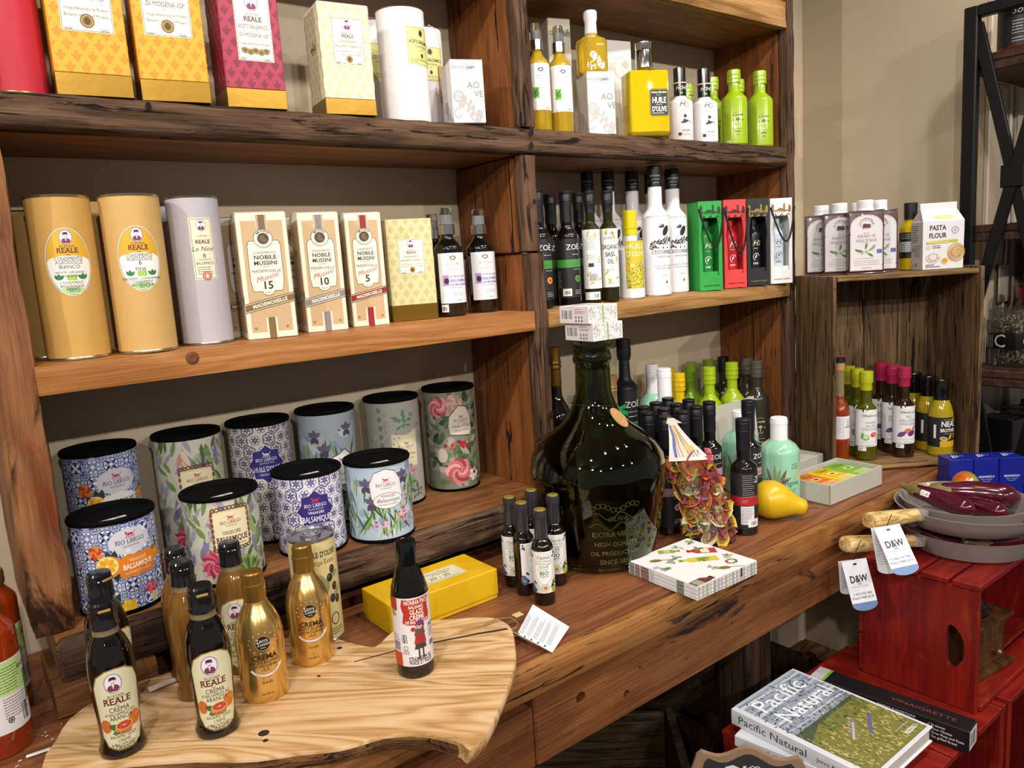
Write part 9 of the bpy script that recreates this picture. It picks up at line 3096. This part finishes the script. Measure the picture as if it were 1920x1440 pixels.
# ------------------------------------------------------------------ books, long black box, sack, sign
t = thing('book', 'thick white cookbook with landscape photo cover lying on the red crate', 'book', (1.277, 0.731, GZ + 0.0225), 0.0)
bw_, bh_, bt_ = 0.216, 0.290, 0.032
COVER = mat('book_cover', 'd6d8e0', 0.3, coat=0.3)
part('front_cover', MB().bbox(-bw_ / 2, bw_ / 2, -bh_ / 2, bh_ / 2, bt_ - 0.003, bt_, 0.0008), COVER, t)
part('back_cover', MB().bbox(-bw_ / 2, bw_ / 2, -bh_ / 2, bh_ / 2, 0, 0.003, 0.0008), COVER, t)
part('spine', MB().bbox(-bw_ / 2 - 0.003, -bw_ / 2 + 0.002, -bh_ / 2, bh_ / 2, 0, bt_, 0.002, 2), COVER, t)
pg = MB()
npg = 14
for k in range(npg):
 zz = 0.0031 + (bt_ - 0.0062) * k / npg
 ins = 0.004 + 0.0016 * math.sin(PI * k / npg)
 pg.box(-bw_ / 2 + 0.002, bw_ / 2 - ins, -bh_ / 2 + 0.004, bh_ / 2 - 0.004, zz, zz + (bt_ - 0.0062) / npg * 0.93)
part('page_block', pg, mat('book_pages', 'cfc9c2', 0.7), t, 0)
A = Art((-bw_ * 500, -bh_ * 500, bw_ * 500, bh_ * 500))
X0, X1, Y0, Y1 = -98, 101, -138, 138
YM = 8
A.r(X0, YM, X1, Y1, '8f97a8')
A.r(X0, Y0, X1, YM, '77743a')
rs = random.Random(4)
for k in range(10):
 A.r(X0, YM + 130 - k * 13, X1, YM + 130 - k * 13 + 7, ('a9b2c0', 'c3c8d2', '9aa2b0')[k % 3], 1.3)
for k in range(420):
 px, py = rs.uniform(X0 + 2, X1 - 2), rs.uniform(YM + 2, Y1 - 2)
 dens = 1 if py < YM + 100 else 0.6
 if rs.random() < dens:
  A.leaf(px, py, rs.uniform(0, 6.3), rs.uniform(4, 13), rs.uniform(1.5, 4), rs.choice(('4a4f58', '6a7078', '3a3f46', 'b8bec8', '585f68')), 1.6)
for k in range(7):
 A.l([(X0, YM + 20 + k * 18), (X1, YM + 12 + k * 17)], 1.1, '3a3436', 2.2)
for k in range(900):
 px, py = rs.uniform(X0 + 2, X1 - 2), rs.uniform(Y0 + 2, YM)
 f_ = (py - Y0) / (YM - Y0)
 A.leaf(px, py, 1.57 + rs.gauss(0, 0.3), rs.uniform(5, 12), rs.uniform(1.5, 3.5), rs.choice(('9a9440', 'b8ac58', '6f6c34', '5a5a2c', '84804a', 'c2b878') if f_ < 0.7 else ('4c5a2a', '3c4a26', '6f7d3a', '8a9a44')), 1.6)
A.p([(X0, YM - 30), (X0 + 60, YM - 8), (X1, YM - 6), (X1, YM + 2), (X0, YM + 2)], '4a5340', 2.2)
A.p([(-30, -60), (22, -30), (28, -36), (-24, -68)], '7d7a80', 3)
A.p([(6, -76), (62, -42), (66, -47), (10, -82)], '5a6484', 3)
A.p([(-34, -66), (14, -38), (16, -41), (-32, -70)], 'b8b49a', 3.6)
for k in range(14):
 A.e(-18 + k * 3, -52 + k * 1.8 + 3 * math.sin(k), 2.4, 3.4, ('8a8a5a', 'b8a8a0', '5a6a4a')[k % 3], 8, z=4)
for (a, b2) in (((-28, -68), (-28, -84)), ((18, -40), (20, -58)), ((10, -82), (10, -94)), ((62, -46), (64, -60))):
 A.l([a, b2], 1.2, '4a4440', 3)
A.z = 6
A.t('Pacific', -4, 88, 38, 'eceef4', fit=150)
A.t('Natural', 10, 38, 38, 'eceef4', fit=165)
A.t('Simple Seasonal Entertaining', 30, 25, 5, 'eceef4', fit=110)
A.t('Jenni Kayne', -6, 14, 5, 'e0e2ea')
A.t('Foreword by Martha Stewart', 66, -108, 3, 'e0ddd0', fit=48)
A.t('RIZZOLI', 70, -126, 8, 'eceef4', b=1, fit=34)
A.build('cover_print', t, top(bt_))
B = Art()
B.t('Pacific Natural', -54, 9, 15, '2c2c40', fit=150)
B.t('Jenni Kayne', 70, 12, 8, '2c2c40', fit=60)
B.build('spine_print', t, flatmap((-bw_ / 2 - 0.003, 0, 0), (0, -1, 0), (0, 0, 1)))
t2 = thing('book', 'white book beneath the landscape cookbook, turned slightly out of line', 'book', (1.268, 0.738, GZ), 0.16)
part('front_cover', MB().bbox(-0.108, 0.098, -0.140, 0.13, 0.0195, 0.022, 0.0006), COVER, t2)
part('back_cover', MB().bbox(-0.108, 0.098, -0.140, 0.13, 0, 0.0025, 0.0006), COVER, t2)
part('spine', MB().bbox(-0.110, -0.106, -0.140, 0.13, 0, 0.022, 0.001), COVER, t2)
part('page_block', MB().bbox(-0.106, 0.094, -0.136, 0.126, 0.0026, 0.0194, 0.0004), mat('book_pages', 'cfc9c2', 0.7), t2)
A = Art()
A.t('Gathering', -40, 7, 9, '5a6a9a')
A.build('spine_print', t2, flatmap((-0.110, 0, 0), (0, -1, 0), (0, 0, 1)))
t = thing('vinaigrette_box', 'long black carton of vinaigrettes lying beside the cookbook', 'box', (1.436, 0.694, GZ), 0.10)
w, d, hh = 0.050, 0.305, 0.046
part('box_body', MB().bbox(-w / 2, w / 2, -d / 2, d / 2, 0, hh, 0.0015), mat('black_card', '17171a', 0.35), t)
A = Art()
A.r(-25, 128, 25, 152, 'b9b9bf')
A.r(-25, 122, 25, 128, '6fae24')
A.t('VINAIGRETTE', -7, -66, 10, '7a3a34', rot=-PI / 2, fit=120)
A.build('top_print', t, top(hh))
A = Art()
A.r(-152, 0.5, -128, 45.5, 'b9b9bf')
A.r(-128, 0.5, -122, 45.5, '6fae24')
A.t('MINGLER AVEC', -78, 35, 4.6, 'a8a6aa', b=1, al='l')
A.lines(-74, 28, 40, 3, 6, 1.6, '8a888c')
A.t('PAIRING SUGGESTIONS', 24, 36, 4.6, 'b8b6ba', b=1)
for i, s in enumerate(('In sauces', 'Over Cheese', 'Over Pizza and Pasta', 'On grilled Bread')):
 A.t(s, 88, 33 - i * 8, 4.6, 'c8c6ca', b=1, al='l')
 A.l([(81, 35 - i * 8), (83, 33 - i * 8), (86, 38 - i * 8)], 0.9, 'c8c6ca', 3)
A.t('Salads', 8, 27, 4.4, 'b8b6ba', al='l')
A.t('Grilled vegetables', 8, 20, 4.4, 'b8b6ba', al='l')
A.build('side_print', t, flatmap((-w / 2, 0, 0), (0, -1, 0), (0, 0, 1)))
A = Art()
A.r(-20, 4, 22, 42, 'd2d0d2', 1)
A.barcode(-15, 8, 32, 28)
A.build('end_print', t, front(w, d))
# brown cloth sack slumped in the low crate
sk = thing('cloth_sack', 'brown cloth sack bulging out below the long black box', 'sack', (1.415, 0.498, 0.0), 0)
sm = MB()
rows = []
for (z, r_) in [(0.0, 0.05), (0.02, 0.078), (0.10, 0.092), (0.22, 0.095), (0.33, 0.092), (0.40, 0.084), (0.445, 0.066), (0.468, 0.036), (0.474, 0.0)]:
 if r_ == 0:
  rows.append([len(sm.v)])
  sm.v.append((0, 0, z))
  continue
 row = []
 for q in range(44):
  a = 2 * PI * q / 44
  wv = 1 + 0.10 * noise.noise(Vector((math.cos(a) * 2.2, math.sin(a) * 2.2, z * 9))) + 0.05 * noise.noise(Vector((math.cos(a) * 6, math.sin(a) * 6, z * 25)))
  row.append(len(sm.v))
  sm.v.append((r_ * wv * math.cos(a), r_ * 0.55 * wv * math.sin(a), z + 0.006 * noise.noise(Vector((a * 2, z * 10, 5)))))
 rows.append(row)
for A_, B_ in zip(rows, rows[1:]):
 for q in range(44):
  k2 = (q + 1) % 44
  if len(B_) == 1:
   sm.f.append((A_[q], A_[k2], B_[0]))
  else:
   sm.f.append((A_[q], A_[k2], B_[k2], B_[q]))
sm.f.append(tuple(reversed(rows[0])))
part('sack_cloth', sm, mat('brown_cloth', '7a5a34', 0.75, bump=0.5, bscale=160), sk, 80)
# chalkboard sign on a stake
sg = thing('chalkboard_sign', 'scalloped chalkboard sign with burlap frame and chalk lettering, at the picture bottom', 'sign', (0.858, 0.615, 0.0), -0.86)
def wavy(w, hh, z0):
 pts_ = []
 n_ = 24
 for k in range(n_ + 1):
  u = -1 + 2 * k / n_
  e_ = abs(u)
  yv = hh + 0.006 * math.cos(u * PI * 2.0) + 0.004 * math.cos(u * PI) - (0.030 * max(0, (e_ - 0.82) / 0.18) ** 2)
  pts_.append((u * w, z0 + yv))
 for k in range(1, 10):
  v = 1 - k / 10
  pts_.append((w - 0.006 * math.sin(PI * v * 2) * (1 if v > 0.1 else 0), z0 + (hh - 0.03) * v))
 for k in range(n_ + 1):
  u = 1 - 2 * k / n_
  pts_.append((u * w, z0 - 0.006 * math.cos(u * PI * 2.0) - 0.004))
 for k in range(1, 10):
  v = k / 10
  pts_.append((-w + 0.006 * math.sin(PI * v * 2), z0 + (hh - 0.03) * v))
 return pts_
SZ = 0.650
part('burlap_frame', MB().prism(wavy(0.081, 0.108, SZ), -0.004, 0.004, 1), mat('burlap', '8f7358', 0.9, bump=0.8, bscale=900, var=0.2), sg, 20)
part('chalkboard', MB().prism(wavy(0.069, 0.092, SZ + 0.007), -0.0052, 0.0045, 1), mat('blackboard', '2b292b', 0.7), sg, 20)
part('stake', MB().bbox(-0.009, 0.009, 0.0042, 0.012, 0.0, SZ + 0.05, 0.001), W_OLD, sg)
A = Art()
A.t('Olive', -8, 68, 22, 'd6d4d6', sh=0.3, b=1)
A.t('Oils', 4, 34, 22, 'd6d4d6', sh=0.3, b=1)
for s_ in (-1, 1):
 A.ring(8 + s_ * 3.4, 88, 3.6, 3.6, 1.2, 'd6d4d6', 12, z=2, a0=0 if s_ > 0 else 0, a1=PI)
A.l([(1.2, 88), (8, 80), (14.8, 88)], 1.2, 'd6d4d6', 2)
A.build('chalk_lettering', sg, flatmap((0, -0.0052, SZ), (1, 0, 0), (0, 0, 1)))
# ------------------------------------------------------------------ black metal rack standing past the corner, boards and goods
STEEL = mat('black_steel', '121214', 0.4, 0.4)
W_RACK = wood('rack_board', [(0.2, '1f120c'), (0.45, '3a241a'), (0.6, '4a3022'), (0.85, '5c4030')], 0, 1.0, 0.5, 0.4, seed=21.0, ring=6)
rk = thing('metal_rack', 'black metal rack with crossed end braces and dark boards', 'rack', (0, 0, 0))
fx = 2.192
yA, yB = 0.872, 0.66
for (x, y) in ((fx, yA), (fx, yB), (3.5, yA), (3.5, yB)):
 part('post', MB().bbox(x - 0.014, x + 0.014, y - 0.019, y + 0.013, 0.0, 2.04, 0.003), STEEL, rk)
for x in (fx, 3.5):
 for z in (2.012, 0.12):
  part('end_rail', MB().bbox(x - 0.014, x + 0.014, yB, yA - 0.018, z, z + 0.028, 0.003), STEEL, rk)
 ym = (yA + yB) / 2
 for (z0, z1) in ((1.70, 2.005), (1.35, 1.70)) if 0 else ((1.22, 2.0), (0.20, 1.18)):
  for (ya, yb) in ((yA - 0.012, yB + 0.012), (yB + 0.012, yA - 0.012)):
   L_ = math.hypot(yb - ya, z1 - z0)
   ang = math.atan2(z0 - z1, yb - ya)
   sx_ = 0.004 if ya > yb else -0.004
   b_ = MB().bbox(-0.006, 0.006, 0, L_, -0.014, 0.014, 0.002).xf(Matrix.Translation((x + sx_, ya, z1)) @ Matrix.Rotation(ang, 4, 'X'))
   part('brace', b_, STEEL, rk)
 part('gusset', MB().bbox(x - 0.012, x + 0.010, ym - 0.026, ym + 0.026, 1.59, 1.645, 0.002), STEEL, rk)
for z in (1.882, 1.46, 1.08, 0.74):
 part('board', MB().bbox(fx + 0.016, 3.48, yB - 0.005, yA + 0.008, z, z + 0.022, 0.003), W_RACK, rk)
 part('board_lip', MB().bbox(fx + 0.016, 3.48, yB - 0.004, yA + 0.007, z + 0.0225, z + 0.043, 0.003), W_RACK, rk)
B1, B2, B3, B4 = 1.9255, 1.5035, 1.1235, 0.7835
# sauce jar on the top board
t = thing('pasta_sauce_jar', 'jar of red pasta sauce with black tomato label on the top board of the rack', 'jar', (2.275, 0.790, B1 + 0.0003), -1.05)
r, hh = 0.050, 0.155
part('jar_glass', MB().lathe([(0, .001), (r * .95, 0), (r, .005), (r, hh * .74)] + shoulder(r, hh * .74, r * .72, hh * .86, 5)[1:] + [(0, hh * .86)], 44), mat('red_sauce', '7a240c', 0.1, coat=0.5, var=0.3, bscale=120), t, 30)
part('lid', MB().lathe([(0, hh * .85), (r * .80, hh * .85), (r * .81, hh * .97), (r * .76, hh), (0, hh)], 36), CAP_BLACK, t, 25)
A = Art()
A.r(-90, 8, 90, 104, '17181c')
A.t('Sofia', -8, 82, 16, 'd8d6d8', sh=0.25)
A.lines(-28, 64, 26, 5, 7, 1.8, 'c8c6c8')
A.lines(-28, 24, 36, 2, 7, 1.8, 'c8c6c8')
A.ring(14, 38, 8, 8, 1.4, '9a9a9c', 16, z=2)
A.e(44, 66, 14, 15, 'b82a34', 18, z=2)
A.e(46, 44, 13, 14, '6fae3a', 18, z=3)
A.e(46, 44, 8, 8, 'b8d88a', 14, z=4)
A.build('label_print', t, cylmap(r, 6), us=6)
# clear box of striped pasta
t = thing('pasta_box', 'clear box of dark striped pasta twists with black paper band, on the rack', 'pasta box', (2.335, 0.795, B3 + 0.0003), -0.30)
w, d, hh = 0.115, 0.08, 0.155
part('clear_box', MB().bbox(-w / 2, w / 2, -d / 2, d / 2, 0, hh, 0.004, 2), FILM, t)
pf = MB()
rs = random.Random(5)
for k in range(240):
 c = Vector((rs.uniform(-w / 2 + .012, w / 2 - .012), rs.choice((-1, -1, 1)) * (d / 2 - .008) if rs.random() < .6 else rs.uniform(-d / 2 + .01, d / 2 - .01), rs.uniform(.008, hh - .018)))
 a, b2 = rs.uniform(0, PI), rs.uniform(-.3, .3)
 dv = Vector((math.cos(a) * 0.010, b2 * 0.006, math.sin(a) * 0.010))
 pf.tube([c - dv, c + Vector((0, -0.0012, 0)), c + dv], 0.0026, 6, rs=[0.0012, 0.0030, 0.0012])
PF = mat('striped_pasta', '6a6656', 0.6)
ntp = PF.node_tree
nz_ = ntp.nodes.new('ShaderNodeTexNoise')
nz_.inputs['Scale'].default_value = 110
tcp = ntp.nodes.new('ShaderNodeTexCoord')
rpp = ramp(ntp, [(0.44, '2a2a2c'), (0.52, 'a09a72'), (0.62, 'b8b08a')])
ntp.links.new(tcp.outputs['Object'], nz_.inputs['Vector'])
ntp.links.new(nz_.outputs['Fac'], rpp.inputs['Fac'])
ntp.links.new(rpp.outputs['Color'], ntp.nodes['Principled BSDF'].inputs['Base Color'])
part('pasta_pieces', pf, PF, t, 60)['kind'] = 'stuff'
part('paper_band', MB().bbox(-w / 2 - 0.0006, w / 2 + 0.0006, -d / 2 - 0.0006, d / 2 + 0.0006, hh * .30, hh * .58, 0.004, 2), mat('black_paper', '0c0c0e', 0.5), t)
A = Art()
A.t('C', -4, hh * 340, 34, 'd8d6d8')
for k in range(4):
 A.t('PASTA DI SEMOLA', -24 - k * 6, hh * 440, 3, 'c8c6c8', rot=PI / 2, fit=34)
A.build('band_print', t, flatmap((-w / 2, 0, 0), (0, -1, 0), (0, 0, 1), 0.001))
A = Art()
A.t('CAPRI', 0, hh * 390, 16, 'd8d6d8')
A.build('band_print', t, flatmap((0, -d / 2, 0), (1, 0, 0), (0, 0, 1), 0.001))
# red-lidded jar behind
t = thing('red_jar', 'jar with dark red lid and pale label behind the clear pasta box', 'jar', (2.455, 0.80, B3 + 0.0003), -1.0)
r, hh = 0.042, 0.205
part('jar_glass', MB().lathe([(0, .001), (r, .002), (r, hh * .72)] + shoulder(r, hh * .72, r * .8, hh * .84, 5)[1:] + [(0, hh * .84)], 40), mat('cherry_jar', '4a0c10', 0.08, coat=0.6), t, 30)
part('lid', MB().lathe([(0, hh * .83), (r * .9, hh * .83), (r * .92, hh * .85), (r * .92, hh * .97), (r * .86, hh), (0, hh)], 36), mat('red_lid', '7a1018', 0.25, coat=0.4), t, 25)
A = Art()
A.r(-80, 40, 80, 140, 'c9beb0')
A.lines(-30, 120, 50, 6, 9, 2, '5a4a44')
A.build('label_print', t, cylmap(r, 6), us=6)
# black cartons in a row on the lowest visible board
for k in range(6):
 t = thing('black_carton', 'plain black carton, %s from the post in the dark row low on the rack' % ('first', 'second', 'third', 'fourth', 'fifth', 'sixth')[k], 'carton', (2.245 + 0.072 * k, 0.79 - 0.02 * (k % 2), B4 + 0.0003), -0.25 + 0.03 * k, 'black cartons on the rack')
 part('carton_body', MB().bbox(-0.028, 0.028, -0.045, 0.045, 0, 0.205, 0.002), mat('black_gloss_card', '0e0e10', 0.28, coat=0.2), t)
 part('carton_lid', MB().bbox(-0.0288, 0.0288, -0.0458, 0.0458, 0.19, 0.212, 0.002), mat('black_gloss_card', '0e0e10', 0.28), t)
# planked wooden box on the wall side of the rack
W_PK = wood('orange_planks', [(0.2, '3a1c0c'), (0.45, '63351a'), (0.6, '7a4624'), (0.85, '925a34')], 0, 1.0, 0.5, 0.4, seed=23.0, ring=6)
t = thing('plank_box', 'reddish planked wooden box standing on the middle board of the rack', 'box', (2.71, 0.795, B3 + 0.0003), 0)
for k in range(4):
 part('plank', MB().bbox(-0.19, 0.19, -0.05, -0.04, 0.004 + k * 0.082, 0.082 + k * 0.082, 0.002), W_PK, t)
 part('plank', MB().bbox(-0.19, 0.19, 0.04, 0.05, 0.004 + k * 0.082, 0.082 + k * 0.082, 0.002), W_PK, t)
for sx in (-1, 1):
 part('end_board', MB().bbox(sx * 0.19 - 0.006, sx * 0.19 + 0.006, -0.05, 0.05, 0.0, 0.33, 0.002), W_PK, t)
part('bottom_board', MB().bbox(-0.185, 0.185, -0.045, 0.045, 0, 0.006, 0.001), W_PK, t)
t = thing('plank_box', 'reddish planked wooden box standing on the board under the top of the rack', 'box', (2.80, 0.795, B2 + 0.0003), 0)
for k in range(3):
 part('plank', MB().bbox(-0.19, 0.19, -0.05, -0.04, 0.004 + k * 0.082, 0.082 + k * 0.082, 0.002), W_PK, t)
for sx in (-1, 1):
 part('end_board', MB().bbox(sx * 0.19 - 0.006, sx * 0.19 + 0.006, -0.05, 0.05, 0.0, 0.25, 0.002), W_PK, t)
part('bottom_board', MB().bbox(-0.185, 0.185, -0.045, 0.045, 0, 0.006, 0.001), W_PK, t)
# white cable down the wall
tag(part('power_cable', MB().tube([(2.52, 0.893, 2.3), (2.522, 0.893, 1.8), (2.515, 0.893, 1.6), (2.532, 0.893, 1.52), (2.508, 0.893, 1.35), (2.505, 0.893, 1.0), (2.51, 0.893, 0.3), (2.51, 0.893, 0.02)], 0.0035, 8), mat('white_cable', 'c9c4bc', 0.5), None, 60), 'white power cable hanging down the wall behind the rack', 'cable')
tag(part('wall_outlet', MB().bbox(2.455, 2.525, 0.884, 0.8895, 1.28, 1.39, 0.003), mat('outlet_plate', 'a89c8a', 0.4), None), 'beige cover plate on the wall behind the rack', 'wall plate')
